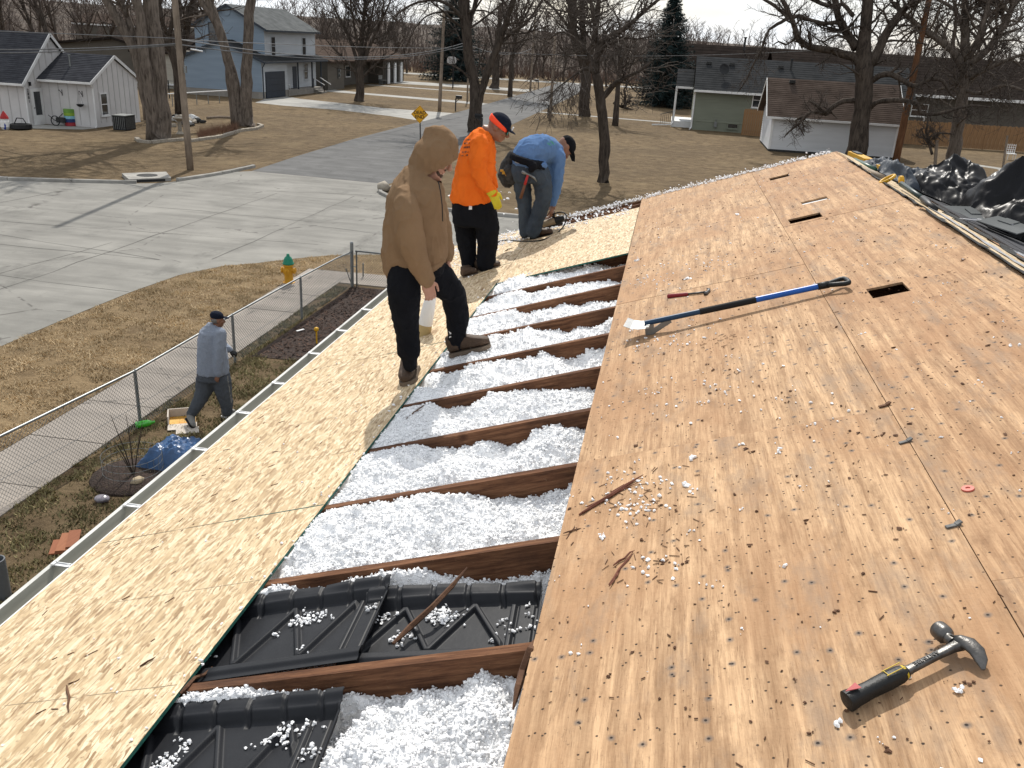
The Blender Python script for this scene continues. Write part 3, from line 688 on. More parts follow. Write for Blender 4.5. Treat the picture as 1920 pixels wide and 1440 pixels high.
def lap_wall(mb, a, b, z0, z1, out, pitch=.16, top=None, mi=0):
    """clapboards: each board its own leaning strip; top(t) gives the gable height along the wall"""
    a = np.array([*a, 0.]); b = np.array([*b, 0.]); d = b-a; L = np.linalg.norm(d); o = nrm(out); z = z0
    while z < z1-1e-6:
        ze = min(z+pitch, z1); t0, t1 = 0., 1.
        if top is not None:
            lim = top(z+pitch*.5)
            if lim is None: break
            t0, t1 = lim
        A = a+d*t0; B = a+d*t1; k = np.array([0, 0, 1.])
        V = [A+k*z+o*.034, B+k*z+o*.034, B+k*ze+o*.004, A+k*ze+o*.004, A+k*z, B+k*z, B+k*ze, A+k*ze]
        mb.add(V, [(0, 1, 2, 3), (4, 5, 1, 0), (4, 0, 3, 7), (1, 5, 6, 2), (3, 2, 6, 7)], mi); z += pitch
def gable_lim(eave, peak, mid=.5):
    def f(z):
        if z <= eave: return (0., 1.)
        if z >= peak-.02: return None
        q = (z-eave)/(peak-eave); return (mid*q, 1-(1-mid)*q)
    return f
def roof_slab(mb, e0, e1, r0, r1, t=.14, courses=0, mi=0):
    """sloping roof plane from the eave line e0-e1 to the ridge line r0-r1, with stepped courses"""
    e0, e1, r0, r1 = [np.array(x, float) for x in (e0, e1, r0, r1)]; nn = nrm(np.cross(e1-e0, r0-e0)); nn = nn if nn[2] > 0 else -nn
    P = [e0, e1, r1, r0]
    if np.cross(P[1]-P[0], P[2]-P[1])[2] < 0: P = P[::-1]
    mb.slab(P, t, mi)
    for k in range(courses):
        a, b = k/courses, (k+1)/courses
        A0, A1 = e0+(r0-e0)*a, e1+(r1-e1)*a; B0, B1 = e0+(r0-e0)*b, e1+(r1-e1)*b
        q = [A0+nn*.022, A1+nn*.022, B1+nn*.005, B0+nn*.005]
        if np.cross(q[1]-q[0], q[2]-q[1])[2] < 0: q = [q[1], q[0], q[3], q[2]]
        mb.slab(q, .018, mi)

# ---- white board-and-batten house (left)
T = thing('house', 'white board and batten house with dark shingles and a small gabled wing', 'house', (-35.8, 49.2, 0))
xb, yb0, yb1 = -31.85, 50.55, 55.3; xa, ya0 = -35.3, 49.1; ev = 2.72; ya1 = 58.3; yr = (ya0+ya1)/2; evA = 2.6
pkB = PX(211, 107, xb)[2]; pkA = PX(89.4, 65, xa); yr = pkA[1]; ya1 = 2*yr-ya0; pkA = pkA[2]
mb = MB(); mb.bb(xa-12, xa, ya0, ya1, 0, evA); mb.slab([(xa-.001, ya0, evA), (xa-.001, ya1, evA), (xa-.001, yr, pkA-.12)], .2)
mb.bb(xa+.001, xb, yb0, yb1, 0, ev); ym = (yb0+yb1)/2; mb.slab([(xb-.001, yb0, ev), (xb-.001, yb1, ev), (xb-.001, ym, pkB-.1)], 1.); mb.build('wall', M['board_white'], T)
bt = None
def batten(x, y, z0, z1, nx, ny):
    mb = MB(); mb.box((x+nx*.012, y+ny*.012, (z0+z1)/2), (.05 if ny else .024, .024 if ny else .05, z1-z0)); mb.build('batten', M['batten'], T)
M['batten'] = simple('batten_paint', (.50, .49, .48), (.40, .39, .38), 2, .85)
for y in np.arange(yb0+.5, yb1-.2, .55): batten(xb, y, .25, ev+(pkB-ev)*(1-abs(y-ym)/(ym-yb0))-.2, 1, 0)
for y in np.arange(ya0+.35, ya1-.3, .62):
    if not (yb0-.1 < y < yb1+.1): batten(xa, y, .1 if not .5 < y-ya0 < 1.35 else 2.35, evA+(pkA-evA)*(1-abs(y-yr)/(yr-ya0))-.25, 1, 0)
    elif evA+(pkA-evA)*(1-abs(y-yr)/(yr-ya0)) > 3.6: batten(xa, y, 3.1, evA+(pkA-evA)*(1-abs(y-yr)/(yr-ya0))-.25, 1, 0)
for x in np.arange(xa+.55, xb-.2, .62): batten(x, yb0, .1, ev-.05, 0, -1)
for x in np.arange(xa-.5, xa-11, -.62): batten(x, ya0, .1, evA-.05, 0, -1)
mb = MB(); oh = .3
def slopeof(e, p, half): return (p-e)/half
sB = slopeof(ev, pkB, ym-yb0); sA = slopeof(evA, pkA, yr-ya0)
for sg, y0 in ((-1, yb0), (1, yb1)): roof_slab(mb, (xb+.12, y0+sg*oh, ev-oh*sB+.1), (xa, y0+sg*oh, ev-oh*sB+.1), (xb+.12, ym, pkB+.1), (xa, ym, pkB+.1), .1, 16)
for sg, y0 in ((-1, ya0), (1, ya1)): roof_slab(mb, (xa+.15, y0+sg*oh, evA-oh*sA+.1), (xa-12.3, y0+sg*oh, evA-oh*sA+.1), (xa+.15, yr, pkA+.1), (xa-12.3, yr, pkA+.1), .1, 26)
rf = mb.build('roof', M['roof_black'], T)
mb = MB(); mb.lathe((-33.9, ym-1.3, ev+.55), [(.06, 0), (.06, .75), (.09, .76), (.09, .8)], 10); mb.build('vent_pipe', M['steel'], rf)
p = PX(28, 110, xa-6); mb = MB(); mb.box((xa-4.4, yr-.45, pkA-.05), (.5, .35, .16)); mb.build('roof_vent', M['white_trim'], rf)
for sg, y0 in ((-1, yb0), (1, yb1)): mb = MB(); mb.beam((xb+.13, y0+sg*oh, ev-oh*sB+.03), (xb+.13, ym, pkB+.03), .035, .17); mb.build('bargeboard', M['white_trim'], T)
for sg, y0 in ((-1, ya0), (1, ya1)): mb = MB(); mb.beam((xa+.16, y0+sg*oh, evA-oh*sA+.03), (xa+.16, yr, pkA+.03), .035, .17); mb.build('bargeboard', M['white_trim'], T)
mb = MB(); mb.bb(xa+.1, xb+.15, yb0-oh-.12, yb0-oh, ev-oh*sB-.04, ev-oh*sB+.08); mb.bb(xa-12, xa+.18, ya0-oh-.12, ya0-oh, evA-oh*sA-.04, evA-oh*sA+.08)
mb.tube([(xb+.1, yb0-oh-.05, ev-oh*sB-.02), (xb+.04, yb0-.06, ev-.42), (xb+.04, yb0-.06, .1), (xb+.1, yb0-.3, .05)], .045, 8)
mb.tube([(xa+.1, ya0-oh-.05, evA-oh*sA-.02), (xa+.04, ya0-.06, evA-.42), (xa+.04, ya0-.06, .1), (xa+.1, ya0-.3, .05)], .045, 8); mb.build('gutter', M['white_trim'], T)
dz = PX(60, 168, xa)[2]; d = thing  # front door
mb = MB(); yd = ya0+.92; mb.box((xa+.03, yd, 1.05), (.06, 1.02, 2.1)); dr = mb.build('door', M['white_trim'], T)
mb = MB(); mb.box((xa+.064, yd, 1.25), (.01, .56, 1.35)); mb.build('pane', M['glass'], dr)
mb = MB(); mb.ell((xa+.1, yd-.4, 1.0), .04); mb.build('handle', M['steel'], dr)
mb = MB(); mb.box((xa+.06, ya0+.42, 2.38), (.12, .12, .22)); mb.build('wall_lamp', M['black'], T)
mb = MB(); mb.box((xa+.02, yr, pkA-.75), (.05, .34, .55))
for k in range(5): mb.box((xa+.05, yr, pkA-.95+k*.1), (.03, .28, .03))
mb.build('gable_vent', M['batten'], T)
window(T, (xb, yb0+.95, 1.32), (0, 1, 0), .75, 1.35, (1, 0, 0))
# house number, one digit above the other
def text_mesh(txt, size, ext=.004):
    cu = bpy.data.curves.new('t', 'FONT'); cu.body = txt; cu.size = size; cu.extrude = ext; cu.offset = size*.018; cu.align_x = 'CENTER'; cu.align_y = 'CENTER'
    o = bpy.data.objects.new('t', cu); COL.objects.link(o); bpy.context.view_layer.update()
    me = bpy.data.meshes.new_from_object(o.evaluated_get(bpy.context.evaluated_depsgraph_get())); bpy.data.objects.remove(o); bpy.data.curves.remove(cu); return me
def text_on(name, txt, size, pos, right, up, mat_, parent=None, ext=.004):
    me = text_mesh(txt, size, ext); me.materials.clear(); me.materials.append(mat_); r = nrm(right); u = nrm(up); n = np.cross(r, u)
    own = np.eye(4); own[:3, 0] = r; own[:3, 1] = u; own[:3, 2] = n; own[:3, 3] = pos; return put(name, me, parent, own)
for k, ch in enumerate('2801'): text_on('digit', ch, .23, (xa+.03, ya0+.22, 2.02-k*.21), (0, 1, 0), (0, 0, 1), M['black'], T, .006)
mb = MB()
for x in (xb-2.05, xb-.72):
    mb.tube([(x, yb0-.02, 2.1), (x, yb0-.04, 1.75)], .018, 6); mb.tube([(x, yb0-.03, 1.85), (x, yb0-.3, 2.12), (x, yb0-.34, 2.05)], .016, 6)
mb.build('plant_bracket', M['black'], T)
# things in front of the white house
def at_g(px, py): return G(px, py)
t = thing('hanging_basket', 'wire hanging basket on the second wall bracket of the white house', 'basket', (xb-.72, yb0-.33, 1.2))
mb = MB(); b0 = np.array([xb-.72, yb0-.33, 1.3])
mb.lathe(b0, [(.05, -.12), (.16, -.06), (.21, .03), (.215, .05), (.19, .05), (.15, -.04), (.04, -.1)], 12)
for k in range(3): mb.tube([b0+(.2*cos(k*2.1), .2*sin(k*2.1), .05), b0+(0, 0, .75)], .006, 4)
mb.build('basket', M['black'], t)
p = G(133, 236); t = thing('rain_drum', 'rainbow striped plastic drum standing by the white wall', 'drum', p)
for k, (c, z0, z1) in enumerate((((.16, .33, .06), .78, 1.0), ((.26, .42, .05), .6, .78), ((.25, .5, .62), .42, .6), ((.02, .05, .16), .22, .42), ((.32, .03, .04), 0, .22))):
    mb = MB(); mb.lathe(p+(0, 0, z0), [(.31, 0), (.33, .02), (.33, z1-z0-.02), (.31, z1-z0)], 18); mb.build('band', simple('drum_%d' % k, c, None, 4, .5), t)
p = G(150, 233); t = thing('lawn_chair', 'grey metal lawn chair beside the rainbow drum', 'chair', p)
mb = MB(); mb.box(p+(0, 0, .4), (.55, .5, .05)); mb.build('seat', M['steel'], t)
mb = MB(); mb.box(p+(0, .24, .72), (.55, .04, .6)); mb.build('backrest', M['grime'], t)
for sx in (-1, 1):
    for sy in (-1, 1): mb = MB(); mb.tube([p+(sx*.25, sy*.22, 0), p+(sx*.25, sy*.22, .4)], .018, 6); mb.build('leg', M['steel'], t)
p = G(105, 236); t = thing('garden_tool_pile', 'dark tangle of garden tools and a wheel by the white wall', 'garden tools', p)
mb = MB(); mb.tube([p+(.28*cos(a), 0, .3+.28*sin(a)) for a in np.linspace(0, 2*pi, 19)], .03, 6); mb.build('wheel', M['black'], t)
mb = MB(); mb.tube([p+(0, 0, .3), p+(.5, .1, .75)], .025, 6); mb.tube([p+(0, 0, .3), p+(-.5, .1, .6)], .02, 6); mb.box(p+(.3, .15, .35), (.5, .3, .3)); mb.build('handle', M['grime'], t)
p = G(40, 242.5); t = thing('planter', 'black round planter pot beside the white house door', 'planter', p)
mb = MB(); mb.lathe(p, [(.45, 0), (.6, .08), (.58, .3), (.5, .3), (.45, .15), (.1, .12)], 18); mb.build('tub', M['black'], t)
mb = MB(); mb.tube([p+(-.4, 0, .3), p+(-.2, 0, .62), (p+(.2, 0, .62)), p+(.4, 0, .3)], .03, 6); mb.build('handle', M['black'], t)
p = G(11, 242.5); t = thing('garden_gnome', 'red and white garden gnome figure at the left edge by the white wall', 'gnome', p)
mb = MB(); mb.lathe(p, [(.18, 0), (.27, .15), (.25, .42), (.2, .5), (.17, .62), (.05, .66)], 14); mb.build('body', M['white_trim'], t)
mb = MB(); mb.lathe(p+(0, 0, .6), [(.24, 0), (.2, .12), (.1, .3), (.02, .42)], 14); mb.build('hat', simple('gnome_red', (.38, .02, .02), None, 3, .5), t)
mb = MB(); mb.ell(p+(.1, -.18, .2), (.09, .06, .2)); mb.build('trousers', simple('gnome_blue', (.02, .05, .3), None, 3, .5), t)
p = G(234, 243); t = thing('air_conditioner', 'dark outdoor air conditioner unit against the small gable end', 'air conditioner', p)
mb = MB(); mb.box(p+(0, 0, .42), (.85, 1.05, .82)); bd = mb.build('cabinet', M['black'], t)
mb = MB()
for k in range(9): mb.box(p+(.43, -.45+k*.112, .42), (.03, .03, .7)); 
for k in range(7): mb.box(p+(-.36+k*.12, -.535, .42), (.03, .03, .7))
mb.build('grille', M['steel'], bd); mb = MB(); mb.box(p+(0, 0, .855), (.9, 1.1, .045)); mb.build('top', M['steel'], t)

# ---- blue two storey house
T = thing('house', 'blue two storey house with grey roof, navy garage door and porch', 'house', (-35, 82, 0))
xw, y0, y1, xl = -34.75, 80.3, 83.4, -42.3; e1 = 3.35; xu, yu0, yu1 = -35.4, 82.6, 95.0; e2 = 6.1
xm1 = (xw+xl)/2; pk1 = PY(412, 76, y0)[2]; xm2 = (xu+xl)/2; pk2 = PY(421, 9, yu0)[2]
mb = MB(); mb.bb(xl+.02, xw-.02, y0+.02, y1, .5, e1); mb.bb(xl+.02, xu-.02, yu0+.02, yu1, .5, e2); mb.bb(xu-.02, xw-.02, y1, 86.0, .5, e1)
mb.slab([(xl, y0+.02, e1), (xw, y0+.02, e1), (xm1, y0+.02, pk1-.1)], .2); mb.slab([(xl, yu0+.02, e2), (xu, yu0+.02, e2), (xm2, yu0+.02, pk2-.12)], .2); mb.build('wall', M['blue_siding'], T)
mb = MB(); lap_wall(mb, (xl, y0), (xw, y0), .62, pk1, (0, -1, 0), .18, gable_lim(e1, pk1)); lap_wall(mb, (xl, yu0), (xu, yu0), e1, pk2, (0, -1, 0), .18, gable_lim(e2, pk2)); mb.build('siding', M['blue_siding'], T)
mb = MB(); lap_wall(mb, (xu, yu0), (xu, yu1), .62, e2, (1, 0, 0), .18); lap_wall(mb, (xw, y0), (xw, 86.0), .62, e1, (1, 0, 0), .18); mb.build('siding', M['pale_siding'], T)
mb = MB(); mb.bb(xl, xw, y0-.01, y1, 0, .6); mb.bb(xl, xu-.01, yu0, yu1, 0, .61); mb.build('foundation', M['foundation'], T)
mb = MB(); s1 = (pk1-e1)/(xw-xm1); s2 = (pk2-e2)/(xu-xm2); oh = .45
for sg, x in ((1, xw), (-1, xl)): roof_slab(mb, (x+sg*oh, y0-.3, e1-oh*s1+.1), (x+sg*oh, yu0 if sg < 0 else 95.6, e1-oh*s1+.1), (xm1, y0-.3, pk1+.1), (xm1, yu0 if sg < 0 else 95.6, pk1+.1), .12, 14)
mb.build('porch_roof', M['roof_slate'], T)
mb = MB()
for sg, x in ((1, xu), (-1, xl)): roof_slab(mb, (x+sg*oh, yu0-.35, e2-oh*s2+.1), (x+sg*oh, yu1+.5, e2-oh*s2+.1), (xm2, yu0-.35, pk2+.1), (xm2, yu1+.5, pk2+.1), .12, 18)
mb.build('roof', M['roof_grey'], T)
mb = MB()
for sg, x in ((1, xu), (-1, xl)): mb.beam((x+sg*oh, yu0-.36, e2-oh*s2+.02), (xm2, yu0-.36, pk2+.02), .04, .2)
for sg, x in ((1, xw), (-1, xl)): mb.beam((x+sg*oh, y0-.31, e1-oh*s1+.02), (xm1, y0-.31, pk1+.02), .04, .2)
mb.bb(xu+oh, xu+oh+.1, yu0-.3, yu1+.5, e2-oh*s2-.06, e2-oh*s2+.08); mb.bb(xw+oh, xw+oh+.1, y0-.3, 95.6, e1-oh*s1-.06, e1-oh*s1+.08)
mb.tube([(xw+oh, y0-.2, e1-.2), (xw+.06, y0+.1, e1-.6), (xw+.06, y0+.1, .1)], .06, 6); mb.build('dark_trim', M['blue_trim'], T)
mb = MB()
for y in np.linspace(81.0, 84.4, 4, endpoint=False): pass
mb.bb(xw-.0, xw+.06, 80.95, 85.3, .02, 2.35); gd = mb.build('garage_door', M['door_navy'], T)
for k in range(4): mb = MB(); mb.bb(xw+.062, xw+.09, 81.0, 85.25, .05+k*.575, .58+k*.575); mb.build('panel', M['door_navy'], gd)
mb = MB(); mb.bb(xw-.02, xw+.02, y0+.02, 80.9, 0, .62); mb.bb(xw-.02, xw+.02, 85.35, 86, 0, .62); mb.build('foundation', M['foundation'], T)
for yy in (84.4, 91.9): window(T, (xu+.02, yy, 4.55), (0, 1, 0), 1.0, 1.75, (1, 0, 0), 'pale_siding')
window(T, (xu+.02, 92.2, 2.1), (0, 1, 0), 1.0, 1.6, (1, 0, 0), 'pale_siding')
pw = PY(401, 60, yu0); window(T, (pw[0], yu0-.02, pw[2]), (1, 0, 0), 1.0, 1.7, (0, -1, 0), 'blue_trim')
pw = PY(424, 20, yu0); mb = MB(); mb.tube([(pw[0]+.42*cos(a), yu0-.04, pw[2]+.42*sin(a)) for a in np.linspace(0, 2*pi, 21)], .05, 5, False); mb.lathe((pw[0], yu0-.03, pw[2]), [(.4, 0), (.4, .02), (.0, .03)], 16, (0, -1, 0)); mb.build('gable_vent', M['blue_siding'], T)
mb = MB(); mb.bb(xu, xw+.1, 86.0, 95.0, 0, .55); mb.bb(xw+.1, xw+.5, 92.6, 94.2, 0, .36); mb.bb(xw+.5, xw+.9, 92.6, 94.2, 0, .18); mb.build('porch_floor', M['foundation'], T)
for y in (88.6, 92.3, 94.8): mb = MB(); mb.bb(xw-.02, xw+.1, y-.06, y+.06, .55, e1-.25); mb.build('porch_post', M['blue_trim'], T)
mb = MB(); mb.bb(xu+.02, xu+.06, 88.8, 89.8, .55, 2.65); mb.build('door', M['blue_trim'], T)
mb = MB(); mb.beam((xw+.1, 92.5, 1.5), (xw+1.3, 92.5, .85), .06, .06); mb.beam((xw+.1, 94.3, 1.5), (xw+1.3, 94.3, .85), .06, .06); mb.build('handrail', M['white_trim'], T)
mb = MB(); [mb.bb(xw+q-.03, xw+q+.03, 92.47, 92.53, .2, 1.5-q*.5) for q in (.1, 1.25)]; mb.build('rail_post', M['black'], T)
p = np.array([xw-.6, 87.3, .55]); t = thing('porch_chair', 'white slatted chair on the blue house porch', 'chair', p)
mb = MB(); mb.box(p+(0, 0, .42), (.5, .5, .05)); mb.build('seat', M['white_trim'], t)
mb = MB(); [mb.box(p+(-.24, 0, .55+.13*k), (.03, .5, .06)) for k in range(5)]; mb.build('backrest', M['white_trim'], t)
for sx in (-1, 1):
    for sy in (-1, 1): mb = MB(); mb.box(p+(sx*.23, sy*.22, .2), (.04, .04, .42)); mb.build('leg', M['white_trim'], t)
p = G(362, 173); t = thing('wheelie_bin', 'dark wheelie bin standing at the left corner of the blue house', 'bin', p)
mb = MB(); mb.box(p+(0, 0, .55), (.75, .8, 1.0), None, 0, 1.1); mb.build('tub', M['grime'], t)
mb = MB(); mb.box(p+(0, -.02, 1.1), (.86, .92, .1)); mb.build('lid', M['black'], t)
# ---- brown house beyond
T = thing('house', 'long olive brown house with white arched columns beyond the blue house', 'house', (-37, 110, 0))
xo = -35.2; y0 = 98.0; yx = 103.2; yz = 118.5; ye = 128; eo = 3.1
pr = 5.1
mb = MB(); mb.bb(-47, xo, y0, yx, 0, eo); mb.bb(-47, xo-2.2, yx, yz, 0, eo); mb.bb(-47, xo-.2, yz, ye, 0, eo); mb.slab([(-47, y0+.01, eo), (xo, y0+.01, eo), (-41, y0+.01, pr-.15)], .2); mb.build('wall', M['brown_siding'], T)
mb = MB()
for sg, x in ((1, xo+.7), (-1, -47.5)): roof_slab(mb, (x, y0-.5, eo-.05), (x, ye+.5, eo-.05), (-41, y0-.5, pr), (-41, ye+.5, pr), .16, 10)
mb.build('roof', M['roof_brown'], T)
for y in (107.5, 110.5): window(T, (xo-2.2, y, 1.6), (0, 1, 0), 1.8, 1.3, (1, 0, 0), 'white_trim', False)
for y in (119.3, 122.2, 125.1):
    mb = MB(); mb.loft([((xo+.3, y, z), (.14, 0, 0), (0, w, 0)) for z, w in ((0, .42), (1.8, .42), (2.3, .34), (2.65, .1))], 12, True, 0, .6); mb.build('column', M['white_paint'], T)
for y in (120.8, 123.7): mb = MB(); mb.bb(xo-.2, xo-.14, y-.95, y+.95, 0, 2.3); mb.build('garage_door', M['black'], T)
mb = MB(); mb.bb(xo, xo+.14, 101.0, 101.6, 1.2, 2.3); mb.lathe((xo+.14, 101.3, 1.5), [(.16, 0), (.16, .12), (.0, .14)], 12, (1, 0, 0)); mb.lathe((xo+.14, 101.3, 2.0), [(.16, 0), (.16, .12), (.0, .14)], 12, (1, 0, 0)); mb.build('meter_box', M['steel'], T)
p = G(717, 158); t = thing('garden_bench', 'grey bench standing in front of the brown house', 'bench', p)
mb = MB(); mb.box(p+(0, 0, .5), (.6, 1.6, .07)); mb.build('seat', M['steel'], t); mb = MB(); mb.box(p+(-.28, 0, .85), (.06, 1.6, .5)); mb.build('backrest', M['steel'], t)
for s in (-1, 1): mb = MB(); mb.box(p+(0, s*.7, .24), (.5, .08, .46)); mb.build('leg', M['steel'], t)
# ---- dark house between the white and the blue one
T = thing('house', 'dark olive house with a tan lower wing behind the big tree trunks', 'house', (-60, 85, 0))
yq = 86.; a = PY(118, 130, yq); b = PY(292, 150, yq); pk = PY(213, 69, yq); 
zl = PY(120, 103, yq)[2]; mb = MB(); mb.bb(a[0]-3, b[0], yq, yq+9, 0, 3.6); mb.slab([(a[0]-3, yq+.01, 3.6), (b[0], yq+.01, 3.6), (pk[0], yq+.01, pk[2]-.2)], .2); mb.build('wall', M['brown_siding'], T)
mb = MB(); roof_slab(mb, (b[0]+.6, yq-.5, 3.45), (b[0]+.6, yq+9.5, 3.45), (pk[0], yq-.5, pk[2]), (pk[0], yq+9.5, pk[2]), .2, 8); roof_slab(mb, (a[0]-3.6, yq-.5, 3.4), (a[0]-3.6, yq+9.5, 3.4), (pk[0], yq-.5, pk[2]), (pk[0], yq+9.5, pk[2]), .2, 8); mb.build('roof', M['roof_umber'], T)
mb = MB(); c = PY(336, 150, yq-1); lap_wall(mb, (b[0]-1.5, yq-1), (c[0], yq-1), .5, 3.5, (0, -1, 0), .3); mb.bb(b[0]-1.5, c[0], yq-.99, yq+4, 0, 3.5); mb.build('wing_wall', M['tan_siding'], T)
mb = MB(); roof_slab(mb, (b[0]-1.8, yq-1.5, 3.4), (c[0]+.4, yq-1.5, 3.4), (b[0]-1.8, yq+4, 5.0), (c[0]+.4, yq+4, 5.0), .16, 6); mb.build('wing_roof', M['roof_umber'], T)
mb = MB(); mb.bb(b[0]-1.4, c[0], yq-1.4, yq-1.02, .35, .5); mb.build('ledge', M['white_trim'], T)

# ---- right side: sage house, white garage, dark roofs behind
T = thing('house', 'sage green house with dark grey roof, satellite dish and white eave', 'house', (4.3, 79, 0))
x0, x1, y0, y1 = 4.35, 21.5, 79.0, 88.6; e = 3.35; pr = PY(1300, 107, (y0+y1)/2)[2]
mb = MB(); mb.bb(x0, x1, y0, y1, 0, e); mb.build('wall', M['green_siding'], T)
mb = MB(); lap_wall(mb, (x0, y0), (x1, y0), .7, e, (0, -1, 0), .2); lap_wall(mb, (x0, y1), (x0, y0), .7, e, (-1, 0, 0), .2); mb.build('siding', M['green_siding'], T)
mb = MB(); mb.slab([(x0+.01, y1, e), (x0+.01, y0, e), (x0+.01, (y0+y1)/2, pr-.15)], .2); mb.build('gable_wall', M['green_siding'], T)
mb = MB(); ym = (y0+y1)/2; s = (pr-e)/(ym-y0)
for sg, y in ((-1, y0), (1, y1)): roof_slab(mb, (x0-.2, y+sg*.5, e-.5*s+.1), (x1+.3, y+sg*.5, e-.5*s+.1), (x0-.2, ym, pr+.1), (x1+.3, ym, pr+.1), .14, 16)
rf = mb.build('roof', M['roof_slate'], T)
mb = MB(); roof_slab(mb, (x0-1.7, y0+1.6, e-.05), (x0-.25, y0+1.6, e-.05), (x0-1.7, y0+4.2, e+1.35), (x0-.25, y0+4.2, e+1.35), .14, 6); roof_slab(mb, (x0-1.7, y0+6.8, e-.05), (x0-.25, y0+6.8, e-.05), (x0-1.7, y0+4.2, e+1.35), (x0-.25, y0+4.2, e+1.35), .14, 6); mb.build('porch_roof', M['roof_slate'], T)
mb = MB(); mb.bb(x0-.2, x1+.3, y0-.64, y0-.5, e-.62*s+.02, e-.5*s+.12); mb.bb(x0-1.7, x0-.25, y0+1.45, y0+1.59, e-.18, e-.02); mb.tube([(x0-.1, y0-.5, e-.2), (x0-.08, y0-.06, e-.5), (x0-.08, y0-.06, .2), (x0-.2, y0-.4, .06)], .07, 6)
mb.tube([(x0-1.6, y0+1.6, e-.1), (x0-1.6, y0+1.7, .5), (x0-1.75, y0+1.3, .2), (x0-3.4, y0+1.2, .08)], .07, 6); mb.build('gutter', M['white_trim'], T)
for vx, vz in ((1330, 112), (1373, 114), (1465, 117)):
    P_ = PY(vx, vz, ym-1.2); P_[2] = pr-1.2*s+.1; mb = MB(); mb.box(P_+(0, 0, .1), (.45, .4, .22)); mb.build('roof_vent', M['grime'], rf)
P_ = PY(1356, 139, y0+1.8); P_[2] = e+1.8*s+.2; mb = MB(); mb.lathe(P_+(0, -.1, .45), [(.0, 0), (.25, .03), (.42, .12), (.44, .13), (.25, .06), (.0, .03)], 18, (0.3, -1, .35)); mb.tube([P_+(0, 0, 0), P_+(0, 0, .4)], .03, 6); mb.build('satellite_dish', M['black'], rf)
P_ = PY(1481, 140, ym-1.4); P_[2] = pr-1.4*s; mb = MB(); mb.lathe(P_, [(.1, 0), (.1, .9), (.16, .92), (.16, 1.0)], 10); mb.build('vent_pipe', M['grime'], rf)
pw = PY(1421, 188, y0); window(T, (pw[0], y0-.02, pw[2]), (1, 0, 0), .9, 1.2, (0, -1, 0))
pw = PY(1374, 234, y0); window(T, (pw[0], y0-.02, .5), (1, 0, 0), .9, .45, (0, -1, 0), 'green_siding', False)
mb = MB(); mb.box((x0+1.9, y0-.1, .55), (.25, .2, .4)); mb.tube([(x0+1.9, y0-.1, .2), (x0+1.9, y0-.1, 1.0)], .03, 6); mb.build('gas_meter', M['steel'], T)
mb = MB(); mb.bb(x0-1.8, x0, y0+1.6, y0+6.8, 0, .5); mb.build('porch_floor', M['white_trim'], T)
mb = MB(); mb.bb(x0-1.72, x0-1.6, y0+1.6, y0+1.72, .5, e-.1); mb.build('porch_post', M['white_trim'], T)
for k in range(7): mb = MB(); mb.bb(x0-1.75-k*.16, x0-1.72-k*.16, y0+1.75, y0+1.79, .1, 1.25-k*.05); mb.build('baluster', M['black'], T)
mb = MB(); mb.beam((x0-1.7, y0+1.77, 1.27), (x0-2.8, y0+1.77, .95), .05, .05); mb.build('handrail', M['black'], T)

T = thing('garage', 'white clapboard garage with brown shingle roof behind the big bare tree', 'garage', (13.5, 65.5, 0))
x0, x1, y0, y1 = 9.42, 17.7, 65.45, 72.2; e = 2.5; ym = (y0+y1)/2; pr = PY(1438, 148, ym)[2]; s = (pr-e)/(ym-y0)
mb = MB(); mb.bb(x0+.01, x1, y0+.01, y1, .1, e); mb.slab([(x0+.01, y1, e), (x0+.01, y0, e), (x0+.01, ym, pr-.12)], .15); mb.slab([(x1-.01, y0, e), (x1-.01, y1, e), (x1-.01, ym, pr-.12)], .15); mb.build('wall', M['white_siding'], T)
z = .15
while z < pr-.1:      # each clapboard of the front can be told apart
    if z < e: mb = MB(); lap_wall(mb, (x0, y0), (x1, y0), z, z+.159, (0, -1, 0), .16); mb.build('clapboard', M['white_siding'], T)
    mb = MB(); lap_wall(mb, (x0, y1), (x0, y0), z, z+.159, (-1, 0, 0), .16, gable_lim(e, pr) if z > e-.16 else None)
    if mb.n: mb.build('clapboard', M['white_siding'], T)
    z += .16
mb = MB(); mb.bb(x0, x1, y0-.02, y1, 0, .14); mb.build('foundation', M['grime'], T)
mb = MB()
for sg, y in ((-1, y0), (1, y1)): roof_slab(mb, (x0-.45, y+sg*.4, e-.4*s+.1), (x1+.35, y+sg*.4, e-.4*s+.1), (x0-.45, ym, pr+.1), (x1+.35, ym, pr+.1), .12, 20)
rf = mb.build('roof', M['roof_brown'], T)
mb = MB(); mb.box((x0+1.25, ym-.5, pr-.05), (.4, .35, .2)); mb.build('roof_vent', M['grime'], rf)
mb = MB(); mb.bb(x0-.45, x1+.35, y0-.5, y0-.4, e-.4*s-.06, e-.4*s+.08)
for sg, y in ((-1, y0), (1, y1)): mb.beam((x0-.47, y+sg*.4, e-.4*s+.03), (x0-.47, ym, pr+.03), .04, .15); mb.beam((x1+.37, y+sg*.4, e-.4*s+.03), (x1+.37, ym, pr+.03), .04, .15)
mb.bb(x0-.03, x0+.12, y0-.05, y0-.024, .14, e-.05); mb.bb(x1-.1, x1+.03, y0-.05, y0-.024, .14, e-.05); mb.build('white_trim', M['white_trim'], T)

